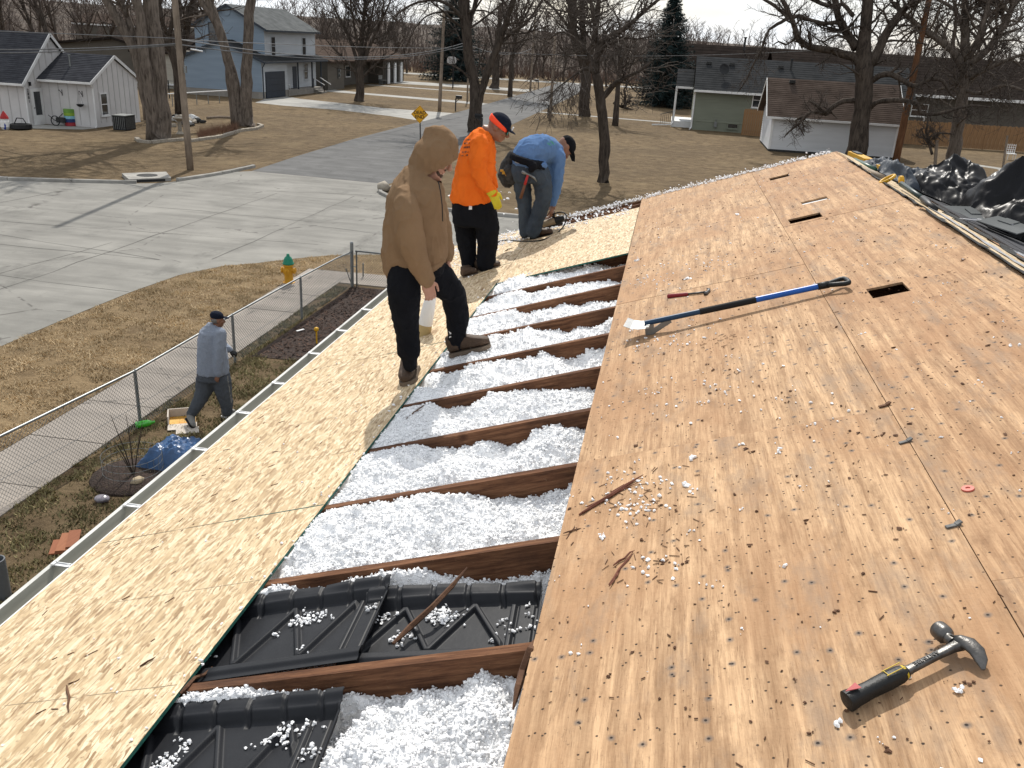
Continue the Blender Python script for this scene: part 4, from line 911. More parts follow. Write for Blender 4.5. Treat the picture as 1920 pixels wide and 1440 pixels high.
T = thing('house', 'dark brown gable roofed house rising behind the sage green house', 'house', (8, 112, 0))
a, b = PY(1262, 80, 112), PY(1450, 90, 112)
mb = MB(); mb.bb(a[0]-2, b[0], 110, 120, 0, 4.2); mb.build('wall', M['brown_siding'], T)
mb = MB(); zz = (a[2]+b[2])/2; roof_slab(mb, (a[0]-3, 108.5, zz-3.2), (b[0]+.1, 108.5, zz-3.2), (a[0]-3, 115, zz), (b[0]+.1, 115, zz), .2, 10); roof_slab(mb, (a[0]-3, 121.5, zz-3.2), (b[0]+.1, 121.5, zz-3.2), (a[0]-3, 115, zz), (b[0]+.1, 115, zz), .2, 10)
mb.build('roof', M['roof_umber'], T)
P_ = PY(1396, 86, 114); mb = MB(); mb.lathe((P_[0], 114, zz-.4), [(.12, 0), (.12, 1.3), (.2, 1.32), (.2, 1.45)], 8); mb.build('vent_pipe', M['grime'], T)
T = thing('house', 'long low house with wide umber roof beyond the wooden fence', 'house', (34, 96, 0))
a = PY(1500, 97, 104); zz = PY(1700, 104, 104)[2]
mb = MB(); mb.bb(22.5, 60, 96.5, 110, 0, 3.3); mb.build('wall', M['brown_siding'], T)
mb = MB(); roof_slab(mb, (a[0]-3, 95.5, 3.4), (62, 95.5, 3.4), (a[0]-3, 104, zz), (62, 104, zz), .2, 14); roof_slab(mb, (a[0]-3, 112.5, 3.4), (62, 112.5, 3.4), (a[0]-3, 104, zz), (62, 104, zz), .2, 14); mb.build('roof', M['roof_umber'], T)
mb = MB(); mb.bb(a[0]-3, 62, 95.3, 95.5, 3.15, 3.4); mb.build('white_trim', M['white_trim'], T)
window(T, (26.5, 96.48, 1.9), (1, 0, 0), 1.6, 1.2, (0, -1, 0)); window(T, (23.9, 96.48, 1.9), (1, 0, 0), .9, 1.2, (0, -1, 0))

# ---- wooden board fences on the right
def board_fence(label, p, q, h, group=None, bw=.145):
    p = np.array(p, float); q = np.array(q, float); d = q-p; L = np.linalg.norm(d); d /= L; nn = np.array([-d[1], d[0]])
    t = thing('wooden_fence', label, 'fence', (*p, 0), group); n = int(L/(bw+.006)); R = np.array([[d[0], -d[1], 0], [d[1], d[0], 0], [0, 0, 1]])
    me = None
    for i in range(n):
        c = p+d*(i+.5)*L/n; hh = h+rng.normal(0, .02)
        mb = MB(); mb.box((0, 0, hh/2), (bw, .02+rng.uniform(0, .012), hh)); me = mb.mesh('board', M['fence_wood'])
        own = np.eye(4); own[:3, :3] = R; own[:2, 3] = c+nn*(.014*(-1)**i); own[2, 3] = .04; put('board', me, t, own)
    for k in range(int(L/2.4)+1):
        c = p+d*min(k*2.4, L); mb = MB(); mb.box((*(c-nn*-.08), h*.48), (.09, .09, h*.96), R); mb.build('post', M['fence_wood'], t)
    mb = MB()
    for z in (.35, h-.3): mb.beam((*(p+nn*.05), z), (*(q+nn*.05), z), .04, .09)
    mb.build('rail', M['fence_wood'], t)
board_fence('short cedar fence panel between sage house and white garage', (8.3, 76.5), (9.75, 76.2), 2.05)
board_fence('long cedar board fence running behind the bare trees at right', (17.9, 78.6), (44, 79.0), 1.85)
# ================================================================ trees
rt = random.Random(11)
class Tree:
    def __init__(s): s.wood = MB(); s.tw = MB(); s.ns = 0
    def limb(s, P, R, n=9, where=None):
        P = np.asarray(P, float); m = len(P)
        # resample smoothly (Catmull-Rom) and roughen
        Q = []; RR = []
        ext = np.concatenate([[2*P[0]-P[1]], P, [2*P[-1]-P[-2]]]); R = np.interp(np.linspace(0, 1, m), np.linspace(0, 1, len(R)), R)
        for i in range(m-1):
            a, b, c, d = ext[i:i+4]; k = max(2, int(np.linalg.norm(c-b)/max(.25, R[i]*2)))
            for t in np.linspace(0, 1, k, endpoint=False):
                Q.append(.5*((2*b)+(c-a)*t+(2*a-5*b+4*c-d)*t*t+(3*b-a-3*c+d)*t**3)); RR.append(R[i]+(R[i+1]-R[i])*t)
        Q.append(P[-1]); RR.append(R[-1]); Q = np.array(Q); RR = np.array(RR)
        Q[1:-1] += rng.normal(0, 1, (len(Q)-2, 3))*RR[1:-1, None]*.10; RR = RR*(1+rng.normal(0, .05, len(RR)))
        (where or s.wood).tube(Q, RR, n); return Q, RR
    def twigs(s, p, d, L, r, depth, droop=0., spread=.8, upb=.15, kids=4):
        """a crooked branch with its own branches"""
        if s.ns > s.cap: return
        s.ns += 1
        k = 5 if depth > 1 else (4 if depth == 1 else 3); P = [np.array(p, float)]; d = nrm(d); st = L/(k-1)
        for i in range(k-1):
            d = nrm(d+np.array([rt.gauss(0, .22), rt.gauss(0, .22), rt.gauss(0, .18)+upb*.5-droop*.45])); P.append(P[-1]+d*st)
        P = np.array(P); R = np.linspace(r, max(.35*r, s.rmin), k)
        (s.wood if r > .035 else s.tw).tube(P, R, 6 if r > .05 else 3, False)
        if depth <= 0: return
        for j in range(kids+rt.randint(-1, 1)):
            t = rt.uniform(.25, 1.); x = t*(k-1); i = min(int(x), k-2); q = P[i]+(P[i+1]-P[i])*(x-i); ax = nrm(P[i+1]-P[i])
            a = np.array([rt.gauss(0, 1), rt.gauss(0, 1), rt.gauss(0, 1)]); a = nrm(a-ax*(a@ax))
            s.twigs(q, ax*(1-spread*.5)+a*spread+np.array([0, 0, upb*.5]), L*rt.uniform(.45, .72), max(s.rmin, np.interp(x, range(k), R)*.62), depth-1, droop*1.1, spread, upb, kids)
    def clothe(s, Q, RR, n, L, depth, t0=.25, droop=0., upb=.2, kids=4, rk=.45):
        for j in range(n):
            i = int(rt.uniform(t0, 1)*(len(Q)-2)); ax = nrm(Q[i+1]-Q[i]); a = np.array([rt.gauss(0, 1), rt.gauss(0, 1), rt.gauss(0, .7)]); a = nrm(a-ax*(a@ax))
            s.twigs(Q[i], ax*.45+a, L*rt.uniform(.6, 1.2), min(RR[i]*rk, .09), depth, droop, .8, upb, kids)
def tree(name, label, base, limbs, trunk_n, mats, cloth, rmin=.007, cap=4000, group=None, flare=None):
    """limbs: (pixel polyline with depth, radii); every limb stands at its real distance"""
    T = Tree(); T.rmin = rmin; T.cap = cap; b = np.array([base[0], base[1], 0.])
    t = thing(name, label, 'tree', b, group)
    for li, (pts, rad) in enumerate(limbs):
        P = [VP(x, y, b, dd) for x, y, dd in pts]
        if li < trunk_n and P[0][2] < .6: P[0][2] = -.1
        if li == 0 and flare: rad = [rad[0]*flare]+list(rad[0:])
        if li == 0 and flare: P = [P[0], P[0]+(P[1]-P[0])*.10]+P[1:]
        Q, RR = T.limb(P, rad, 12 if li < trunk_n else 8)
        c = cloth[li] if li < len(cloth) else None
        if c: T.clothe(Q, RR, **c)
    T.wood.build('trunk', mats[0], t, True)
    if T.tw.n: T.tw.build('crown', mats[1], t)
    return t
g2 = lambda px, py: G(px, py)[:2]
BG, BD, TW = M['bark_grey'], M['bark_dark'], M['twig']
c = lambda n, L, depth=2, **k: dict(n=n, L=L, depth=depth, **k)
tree('bare_tree', 'thick grey trunk forking into four limbs beside the leaning utility pole', g2(298, 262), [
    ([(300, 262, 0), (302, 215, 0), (299, 150, 0), (289, 78, 0), (281, 0, .2), (277, -60, .4), (270, -160, .6), (262, -300, .8), (250, -420, 1)], [.62, .50, .46, .44, .42, .40, .34, .26, .15]),
    ([(288, 262, -.1), (284, 200, -.3), (275, 136, -.45), (264, 58, -.6), (256, 0, -.7), (246, -80, -.7), (225, -200, -.9), (190, -320, -1.2)], [.42, .34, .30, .27, .25, .22, .18, .1]),
    ([(281, 225, 0), (268, 150, .1), (252, 95, .2), (236, 62, .3), (216, 28, .4), (199, 0, .5), (170, -50, .7), (110, -150, 1), (60, -260, 1.3)], [.34, .30, .28, .26, .24, .23, .2, .16, .09]),
    ([(254, 92, .3), (246, 52, .5), (234, 20, .8), (225, 0, 1.), (210, -50, 1.3)], [.2, .19, .18, .17, .14])], 2, (BG, TW), [c(26, 3.8, 2, t0=.5), c(22, 3.4, 2, t0=.5), c(24, 3.4, 2, t0=.55), c(10, 2.8, 1)], flare=1.45)
tree('bare_tree', 'twin trunked grey tree in a V in front of the blue house', g2(455, 236), [
    ([(463, 236, 0), (462, 195, 0), (462, 155, 0), (464, 78, 0), (470, 0, 0), (476, -70, .2), (488, -200, .4), (500, -320, .6)], [.48, .40, .37, .34, .30, .27, .2, .1]),
    ([(450, 236, .1), (447, 208, .2), (438, 155, .3), (423, 93, .4), (407, 43, .5), (392, 0, .6), (380, -40, .6), (350, -150, .8), (330, -260, 1)], [.46, .38, .33, .31, .28, .25, .22, .17, .09]),
    ([(407, 45, .5), (396, 26, .6), (376, 0, .9), (350, -40, 1.2)], [.24, .22, .2, .16]),
    ([(440, 236, .35), (436, 200, .5), (428, 150, .55), (426, 120, .5)], [.26, .22, .18, .14])], 2, (BG, TW), [c(18, 3.2, 2, t0=.6), c(18, 3.2, 2, t0=.6), c(4, 2.5, 1), None], flare=1.35)
tree('bare_tree', 'dark forked tree standing at the road edge behind the man in orange', g2(893, 247), [
    ([(890, 247, 0), (891, 215, 0), (893, 185, 0), (888, 150, 0), (880, 112, 0), (874, 56, 0), (869, 0, .2), (864, -70, .4)], [.50, .46, .48, .36, .34, .35, .38, .32]),
    ([(896, 190, 0), (906, 159, -.2), (918, 125, -.3), (928, 100, -.4), (942, 62, -.6), (952, 30, -.8), (964, -5, -1), (975, -60, -1.2)], [.34, .28, .25, .24, .22, .2, .18, .14]),
    ([(872, 40, 0), (850, 16, -.4), (832, 4, -.8), (806, 0, -1.2), (770, 10, -1.6), (742, 30, -2), (728, 60, -2.2)], [.16, .13, .11, .09, .07, .05, .03]),
    ([(876, 70, 0), (884, 30, .5), (892, 0, .8), (897, -40, 1)], [.18, .15, .13, .1]),
    ([(934, 85, -.4), (962, 60, -.2), (985, 45, 0), (1004, 20, .3), (1020, -5, .4)], [.13, .11, .1, .08, .05]),
    ([(868, 30, 0), (835, 22, .6), (800, 30, 1), (775, 58, 1.4), (768, 80, 1.6)], [.09, .07, .055, .04, .02])], 1, (BD, TW),
    [c(10, 4, 2, t0=.5), c(16, 4, 2, t0=.3), c(14, 2.6, 2, droop=.3), c(8, 3.5, 2), c(14, 3, 2), c(12, 2.2, 2, droop=.3)], flare=1.2)
tree('bare_tree', 'crooked small trunk with tangled drooping twigs in the lawn beyond the workers', g2(1133, 342), [
    ([(1132, 342, 0), (1134, 300, 0), (1134, 267, 0), (1129, 215, 0), (1126, 190, 0), (1120, 158, 0), (1117, 138, 0)], [.28, .26, .26, .25, .25, .23, .2]),
    ([(1129, 182, 0), (1140, 172, 0), (1158, 153, -.3), (1180, 142, -.6), (1200, 133, -.8), (1222, 115, -1)], [.17, .14, .11, .09, .07, .04]),
    ([(1117, 140, 0), (1120, 105, .2), (1130, 78, .4), (1160, 60, .5), (1185, 42, .6), (1219, 12, .6), (1240, -5, .6)], [.18, .15, .13, .12, .10, .08, .06]),
    ([(1118, 142, 0), (1100, 128, -.3), (1085, 135, -.6), (1065, 150, -.9), (1045, 165, -1.1), (1020, 190, -1.3)], [.12, .08, .06, .045, .03, .015]),
    ([(1119, 118, 0), (1132, 88, -.4), (1150, 80, -.8), (1168, 75, -1), (1172, 95, -1.2), (1160, 120, -1.3)], [.1, .08, .07, .05, .04, .02]),
    ([(1118, 128, 0), (1098, 95, .4), (1075, 70, .9), (1050, 60, 1.2), (1030, 75, 1.4)], [.1, .08, .06, .04, .02]),
    ([(1120, 105, .2), (1118, 60, .4), (1110, 20, .5), (1105, -20, .6)], [.12, .1, .08, .05])], 1, (BD, TW),
    [None, c(12, 1.8, 2, upb=.1), c(22, 2.2, 2), c(22, 1.6, 2, droop=.5, upb=0), c(16, 1.6, 2, droop=.4), c(16, 1.8, 2, droop=.3), c(12, 2.2, 2)], rmin=.008, flare=1.2)
tree('bare_tree', 'stout dark tree by the far roadside right of the grey pole', g2(1096, 218), [
    ([(1096, 218, 0), (1097, 180, 0), (1097, 136, 0), (1090, 95, 0), (1073, 61, 0), (1074, 0, 0), (1070, -60, 0)], [.52, .46, .48, .45, .42, .40, .32]),
    ([(1093, 105, 0), (1094, 60, .5), (1091, 0, .8), (1095, -50, 1)], [.3, .28, .25, .2]),
    ([(1098, 125, 0), (1112, 80, -.5), (1120, 30, -.8), (1123, -20, -1)], [.3, .26, .24, .2]),
    ([(1073, 62, 0), (1058, 40, .3), (1042, 20, .6), (1020, 0, 1)], [.16, .13, .1, .07])], 1, (BD, TW), [c(14, 5, 2, t0=.5), c(12, 5, 2), c(12, 5, 2), c(10, 3.5, 2)], rmin=.012, flare=1.25)
tree('bare_tree', 'large dark bare tree with long crooked limbs in front of the white garage', g2(1606, 304), [
    ([(1603, 304, 0), (1612, 235, 0), (1619, 180, 0), (1620, 130, 0), (1620, 100, 0), (1624, 50, 0), (1627, 0, 0), (1630, -60, 0)], [.66, .55, .55, .55, .47, .36, .34, .29]),
    ([(1612, 118, 0), (1596, 107, -.2), (1560, 96, -.6), (1521, 88, -.9), (1503, 80, -1), (1494, 64, -1.1), (1484, 35, -1.2), (1474, 14, -1.3), (1464, -8, -1.4)], [.34, .28, .24, .2, .19, .18, .17, .15, .13]),
    ([(1484, 36, -1.2), (1466, 22, -1.1), (1448, 8, -1), (1428, -4, -1)], [.12, .11, .1, .08]),
    ([(1485, 34, -1.2), (1498, 30, -1.1), (1520, 38, -.8), (1545, 44, -.5), (1566, 42, -.3), (1576, 45, -.1)], [.11, .11, .11, .12, .13, .14]),
    ([(1480, 34, -1.3), (1458, 45, -1.4), (1442, 56, -1.5), (1433, 75, -1.6), (1427, 95, -1.7), (1414, 118, -1.8), (1400, 148, -1.9), (1386, 170, -2)], [.11, .1, .09, .085, .08, .065, .05, .03]),
    ([(1606, 90, 0), (1592, 70, .4), (1577, 46, .6), (1568, 15, .7), (1564, -25, .8)], [.3, .27, .24, .22, .19]),
    ([(1630, 122, 0), (1646, 95, .2), (1661, 65, .3), (1680, 38, .4), (1700, 14, .5), (1726, 0, .6), (1748, -12, .7)], [.36, .31, .29, .26, .22, .17, .13]),
    ([(1632, 152, 0), (1650, 142, -.3), (1667, 139, -.6), (1686, 146, -.9), (1703, 158, -1.1), (1722, 160, -1.2), (1745, 148, -1.3), (1768, 152, -1.3), (1782, 176, -1.3), (1794, 186, -1.3)], [.2, .18, .17, .16, .15, .13, .12, .1, .08, .05]),
    ([(1608, 188, 0), (1590, 188, -.3), (1571, 194, -.6), (1556, 206, -.8), (1548, 214, -.9), (1530, 196, -1), (1518, 190, -1)], [.19, .17, .16, .15, .12, .09, .05]),
    ([(1560, 200, -.7), (1545, 212, -.9), (1522, 210, -1.1), (1508, 220, -1.2), (1497, 232, -1.2), (1478, 248, -1.3), (1470, 258, -1.3)], [.14, .13, .11, .1, .08, .06, .03]),
    ([(1506, 218, -1.2), (1492, 226, -1.2), (1500, 240, -1.2), (1508, 255, -1.2)], [.07, .06, .05, .03]),
    ([(1628, 205, 0), (1645, 192, -.3), (1675, 187, -.6), (1702, 190, -.8), (1722, 196, -1), (1726, 212, -1.1), (1752, 214, -1.2), (1774, 210, -1.3), (1800, 202, -1.3), (1830, 198, -1.4), (1860, 202, -1.4)], [.18, .16, .15, .14, .13, .11, .11, .1, .08, .07, .04]),
    ([(1505, 90, -.9), (1496, 70, -.9), (1484, 78, -1), (1473, 84, -1), (1460, 78, -1.1), (1448, 86, -1.1)], [.09, .08, .06, .06, .05, .03]),
    ([(1600, 30, 0), (1580, 8, .3), (1558, 12, .5), (1530, 4, .7), (1512, -6, .9)], [.14, .12, .1, .08, .05]),
    ([(1600, 80, .2), (1570, 66, -.3), (1545, 78, -.6), (1530, 72, -.8), (1518, 62, -.9)], [.09, .07, .05, .04, .02])], 1, (BD, TW),
    [c(12, 2.5, 2, t0=.5), c(14, 1.6, 2), c(5, 1.6, 2), c(8, 1.2, 2), c(16, 1.1, 2, droop=.3, upb=0), c(10, 2.5, 2), c(14, 2.4, 2), c(14, 1.3, 2), c(10, 1.0, 2), c(18, .9, 2, upb=.05), c(8, .6, 1), c(18, 1.1, 2), c(6, .8, 1), c(10, 1.3, 2), c(10, 1., 2)], rmin=.009, cap=5000, flare=1.2)
tree('bare_tree', 'grey tree with a dense fine twigged crown at the right edge', g2(1786, 314), [
    ([(1786, 312, 0), (1792, 268, 0), (1796, 239, 0), (1804, 190, 0), (1808, 150, 0), (1810, 98, 0), (1810, 40, 0), (1808, -20, 0)], [.50, .41, .39, .37, .35, .29, .25, .2]),
    ([(1808, 130, 0), (1790, 98, -.3), (1765, 78, -.5), (1740, 60, -.7), (1718, 44, -.9), (1700, 30, -1), (1680, 12, -1.1), (1668, -5, -1.2)], [.28, .24, .22, .2, .17, .14, .11, .08]),
    ([(1812, 120, 0), (1838, 105, .2), (1862, 80, .3), (1886, 38, .4), (1904, 0, .4), (1920, -40, .4)], [.26, .24, .22, .19, .17, .14]),
    ([(1812, 110, 0), (1835, 75, -.3), (1843, 45, -.4), (1853, 5, -.4), (1860, -40, -.4)], [.25, .22, .2, .18, .15]),
    ([(1785, 96, -.3), (1790, 60, -.6), (1793, 20, -.8), (1780, -20, -1)], [.14, .12, .1, .07]),
    ([(1812, 150, 0), (1850, 130, -.8), (1890, 112, -1.3), (1930, 100, -1.6), (1970, 110, -2)], [.16, .13, .11, .09, .06]),
    ([(1808, 170, 0), (1840, 175, -1), (1880, 160, -1.6), (1920, 170, -2), (1960, 190, -2.3)], [.12, .1, .08, .07, .04]),
    ([(1806, 180, 0), (1780, 165, -.6), (1755, 170, -1), (1735, 190, -1.3), (1715, 205, -1.4)], [.11, .09, .07, .05, .03]),
    ([(1812, 60, 0), (1790, 20, .5), (1760, 0, .9), (1730, -10, 1.2)], [.14, .12, .1, .07])], 1, (BG, TW),
    [c(20, 2.8, 2, t0=.4), c(24, 2.2, 2, droop=.25), c(24, 2.6, 2), c(20, 2.4, 2), c(12, 2, 2), c(30, 2.2, 2, droop=.3), c(30, 2., 2, droop=.35), c(18, 1.5, 2, droop=.2), c(14, 2.2, 2)], rmin=.009, cap=5000, flare=1.35)
tree('bare_tree', 'slim young tree trunk standing on the lawn left of the spruce', g2(1156, 236), [
    ([(1153, 237, 0), (1156, 200, 0), (1159, 160, 0), (1163, 120, 0), (1168, 80, 0)], [.27, .22, .2, .16, .1])], 1, (BD, TW), [c(12, 3, 2, t0=.5)], rmin=.012)
tree('bare_tree', 'bushy multi stemmed bare tree in front of the brown house', g2(674, 190), [
    ([(673, 191, 0), (675, 160, 0), (676, 135, 0), (677, 110, 0), (680, 60, 0), (683, 15, 0), (685, -20, 0)], [.48, .40, .36, .3, .2, .12, .08]),
    ([(676, 140, 0), (665, 100, .3), (650, 60, .6), (632, 25, .9), (622, 0, 1)], [.2, .17, .13, .09, .06]),
    ([(676, 135, 0), (690, 95, -.3), (705, 60, -.6), (722, 25, -.8), (735, -5, -1)], [.2, .17, .13, .09, .06]),
    ([(677, 120, 0), (668, 70, -.4), (660, 25, -.7), (655, -15, -1)], [.16, .13, .1, .07]),
    ([(677, 125, 0), (688, 70, .4), (698, 25, .7), (706, -15, 1)], [.16, .13, .1, .07]),
    ([(675, 150, 0), (650, 115, -.5), (625, 90, -1), (608, 70, -1.2)], [.12, .09, .07, .04]),
    ([(676, 150, 0), (705, 120, .4), (730, 105, .8), (748, 95, 1)], [.12, .09, .07, .04])], 1, (BD, TW),
    [c(22, 4.5, 2, t0=.4, upb=.5)]+[c(14, 3.5, 2, upb=.5) for _ in range(6)], rmin=.014, flare=1.25)
tree('bare_tree', 'dark leaning tree between the big grey trunks and the blue house', g2(340, 215), [
    ([(338, 200, 0), (336, 150, 0), (330, 118, 0), (316, 80, 0), (304, 45, 0), (298, 10, 0), (296, -30, 0)], [.42, .40, .36, .3, .24, .2, .16]),
    ([(334, 130, 0), (345, 80, .5), (352, 40, .8), (360, 5, 1), (366, -30, 1)], [.28, .26, .22, .2, .16]),
    ([(318, 85, 0), (322, 40, -.5), (334, 0, -.8)], [.18, .15, .1])], 1, (BD, TW), [c(8, 4, 2, t0=.4), c(10, 4, 2), c(6, 3, 2)], rmin=.012)

# background trees: one maker, each with its own crown; nothing tells the far ones apart
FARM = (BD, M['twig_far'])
def far_tree(x, y, h, z0=0., label='bare brown tree of the wood behind the houses', group='bare trees of the wood', lean=0., stems=3, twig_n=16, wide=1., cap=900):
    T = Tree(); T.rmin = max(.012, y*.00018); T.cap = cap
    t = thing('bare_tree', label, 'tree', (x, y, z0), group)
    b = np.array([x, y, z0]); r = h*.02
    Q, RR = T.limb([b-(0, 0, .2), b+(lean*.2, 0, h*.15), b+(lean*.5+rt.gauss(0, .2), 0, h*.35), b+(lean+rt.gauss(0, .4), 0, h*.62), b+(lean*1.2, 0, h*.92)], [r*1.25, r, r*.85, r*.5, r*.12], 7)
    T.clothe(Q, RR, twig_n, h*.34*wide, 2, t0=.3, upb=.45, kids=5)
    for k in range(stems):
        a = rt.uniform(0, 2*pi); i = int(rt.uniform(.25, .5)*len(Q)); w = h*.2*wide
        Q2, R2 = T.limb([Q[i], Q[i]+(cos(a)*w*.4, sin(a)*w*.4, h*.15), Q[i]+(cos(a)*w, sin(a)*w, h*.36), Q[i]+(cos(a)*w*1.3, sin(a)*w*1.3, h*.52)], [r*.6, r*.5, r*.3, r*.1], 6)
        T.clothe(Q2, R2, twig_n, h*.26*wide, 2, t0=.15, upb=.4, kids=5)
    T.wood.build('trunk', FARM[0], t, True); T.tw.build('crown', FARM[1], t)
    return t
far_spots = []
for px, y, h in ((-10, 92, 11), (28, 78, 10), (62, 96, 12), (100, 88, 11), (128, 110, 12), (150, 100, 10), (205, 118, 11), (330, 112, 13), (365, 120, 15), (395, 125, 15), (510, 128, 14), (560, 135, 13), (600, 128, 12), (625, 150, 13), (705, 142, 13), (735, 150, 12), (768, 155, 12),
                 (905, 165, 12), (940, 160, 13), (965, 155, 14), (1000, 165, 13), (1030, 170, 12), (1060, 162, 13), (1140, 150, 12), (1180, 150, 12), (1215, 130, 12), (1290, 140, 13), (1310, 150, 12), (1720, 130, 12), (1850, 128, 13), (1910, 122, 13), (5, 120, 13), (80, 130, 13), (170, 135, 11)):
    x = PY(px, 100, y)[0]; far_tree(x+rt.gauss(0, .5), y, h*rt.uniform(.85, 1.15)*(.72 if 480 < px < 1330 else 1.), lean=rt.gauss(0, .5), cap=300 if 480 < px < 1330 else 520)
far_tree(PY(960, 100, 108)[0], 108, 12.5, label='bare tree with a round fine crown beyond the forked roadside tree', group=None, wide=1.3)
tree('bare_tree', 'dark straight tree trunk standing at the far lawn behind the forked tree', g2(927, 166), [
    ([(927, 166, 0), (929, 140, 0), (931, 110, 0), (934, 80, 0), (936, 40, 0), (938, 5, 0)], [.62, .5, .48, .42, .3, .2])], 1, (BD, M['twig_far']), [c(20, 5, 2, t0=.4)], rmin=.016, flare=1.3)
# the wood on the hillside reads as one mass
mb = MB()
for k in range(1500):
    y = 172+abs(rng.normal(0, 1))*38; x = rng.uniform(-150, 90); z = float(hillz(np.array(x), np.array(y))); h = rng.uniform(3., 6.5)
    P = np.array([(x, y, z-.3), (x+rng.normal(0, .2), y, z+h*.4), (x+rng.normal(0, .5), y, z+h*.75), (x+rng.normal(0, .8), y, z+h)]); mb.tube(P, [.10, .08, .05, .02], 3, False)
    for q in range(9):
        t = rng.uniform(.25, .95); p = P[0]+(P[3]-P[0])*t; a = rng.uniform(0, 2*pi); L = h*rng.uniform(.15, .36)
        e = p+np.array([cos(a)*L*.6, sin(a)*L*.3, L*.75]); m_ = (p+e)/2+rng.normal(0, .12, 3); mb.tube([p, m_, e], [.045, .032, .014], 3, False)
        for w in range(2):
            a2 = a+rng.normal(0, .8); mb.tube([m_, m_+np.array([cos(a2)*L*.5, sin(a2)*L*.2, L*.4])], [.028, .012], 3, False)
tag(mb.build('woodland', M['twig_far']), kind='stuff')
mb = MB()
for k in range(2600):
    y = 159+abs(rng.normal(0, 1))*20; x = rng.uniform(-120, 80); z = float(hillz(np.array(x), np.array(y))) if y > 166 else 0.; h = rng.uniform(.6, 2.6); 
    for q in range(5):
        a = rng.uniform(0, 2*pi); mb.tube([(x, y, z-.2), (x+cos(a)*h*.25, y+sin(a)*.2, z+h*.5), (x+cos(a)*h*.5, y+sin(a)*.3, z+h)], [.04, .03, .012], 3, False)
tag(mb.build('brush', simple('brush_stems', (.15, .095, .07), (.075, .05, .04), .3, 1.)), kind='stuff')
# white roofs on the hill
for k, (px, py, w) in enumerate(((815, 69, 9), (910, 71, 5), (985, 76, 14), (740, 66, 6), (1005, 79, 4))):
    P_ = PY(px, py, 262); t = thing('hill_shed', ['long pale roofed shed left of the tall spruce on the far hill', 'small pale shed on the far hill behind the forked tree', 'long pale roofed shed on the far hill over the road end', 'pale roofed shed on the far hill above the brown house', 'tiny pale shed on the far hill beside the right utility pole'][k], 'shed', (P_[0], 262, P_[2]-2.2))
    mb = MB(); mb.box((P_[0], 263, P_[2]-1.5), (w, 4, 1.8)); mb.build('wall', M['tan_siding'], t); mb = MB(); roof_slab(mb, (P_[0]-w/2, 260.8, P_[2]-.8), (P_[0]+w/2, 260.8, P_[2]-.8), (P_[0]-w/2, 263, P_[2]+.1), (P_[0]+w/2, 263, P_[2]+.1), .15, 0); mb.build('roof', M['white_trim'], t)
P_ = PY(290, 45, 190); t = thing('barn', 'long brown barn with pale eave far behind the left trees', 'barn', (P_[0], 190, 0))
a, b = PY(140, 40, 190), PY(350, 50, 190); mb = MB(); mb.bb(a[0], b[0], 190, 200, 0, a[2]); mb.build('wall', M['brown_siding'], t)
mb = MB(); mb.bb(a[0]-.5, b[0]+.5, 189.6, 189.9, a[2]-.55, a[2]+.05); mb.build('eave_board', M['white_trim'], t); mb = MB(); roof_slab(mb, (a[0]-.5, 189.4, a[2]), (b[0]+.5, 189.4, a[2]), (a[0]-.5, 195, a[2]+1.9), (b[0]+.5, 195, a[2]+1.9), .2, 4); mb.build('roof', M['roof_brown'], t)
# spruces
def spruce(label, base, h, r):
    t = thing('spruce_tree', label, 'tree', (*base, 0)); b = np.array([*base, 0.]); mb = MB()
    mb.tube([b-(0, 0, .1), b+(0, 0, h*.5), b+(0, 0, h)], [h*.022, h*.014, .02], 7); mb.build('trunk', BD, t)
    V = []; br = MB()
    n = int(h*26)
    for k in range(n):
        q = (k+.5)/n; z = h*(.04+.95*q); rr = r*(1-q)**.82*rng.uniform(.6, 1.12)+.12; a = k*2.399+rng.normal(0, .3); L = rr
        d = np.array([cos(a), sin(a), 0]); droop = .28*(1-q)+.05
        m = 9; ts = np.linspace(.12, 1, m)
        P = b+np.array([0, 0, z])+d*(L*ts)[:, None]+np.array([0, 0, 1.])*(-(ts**1.4)*L*droop+(ts**4)*L*.14)[:, None]
        br.tube(P[::2], np.linspace(.05, .012, len(P[::2])), 3, False)
        for i in range(1, m):
            w = (.34*L*(1-ts[i]*.75)+.14)
            for s in range(9):
                sd_ = np.array([-d[1], d[0], 0])*rng.choice([-1, 1]); dr = nrm(sd_*rng.uniform(.2, 1)+d*rng.uniform(.2, .9)+np.array([0, 0, rng.uniform(-.75, .25)]))
                e = w*rng.uniform(.5, 1.1); wd = nrm(np.cross(dr, rng.normal(0, 1, 3)))*.045; p = P[i]+rng.normal(0, .05, 3)
                V += [p-wd, p+wd, p+dr*e]
    br.build('branches', BD, t); V = np.array(V); mb = MB(); mb.add(V, np.arange(len(V)).reshape(-1, 3)); mb.build('crown', M['needle'], t)
spruce('dark blue green spruce standing left of the sage house', (1.5, 107.5), 12.6, 4.3)
spruce('tall dark spruce behind the basketball hoop', (-30.5, 138.5), 15.0, 5.6)

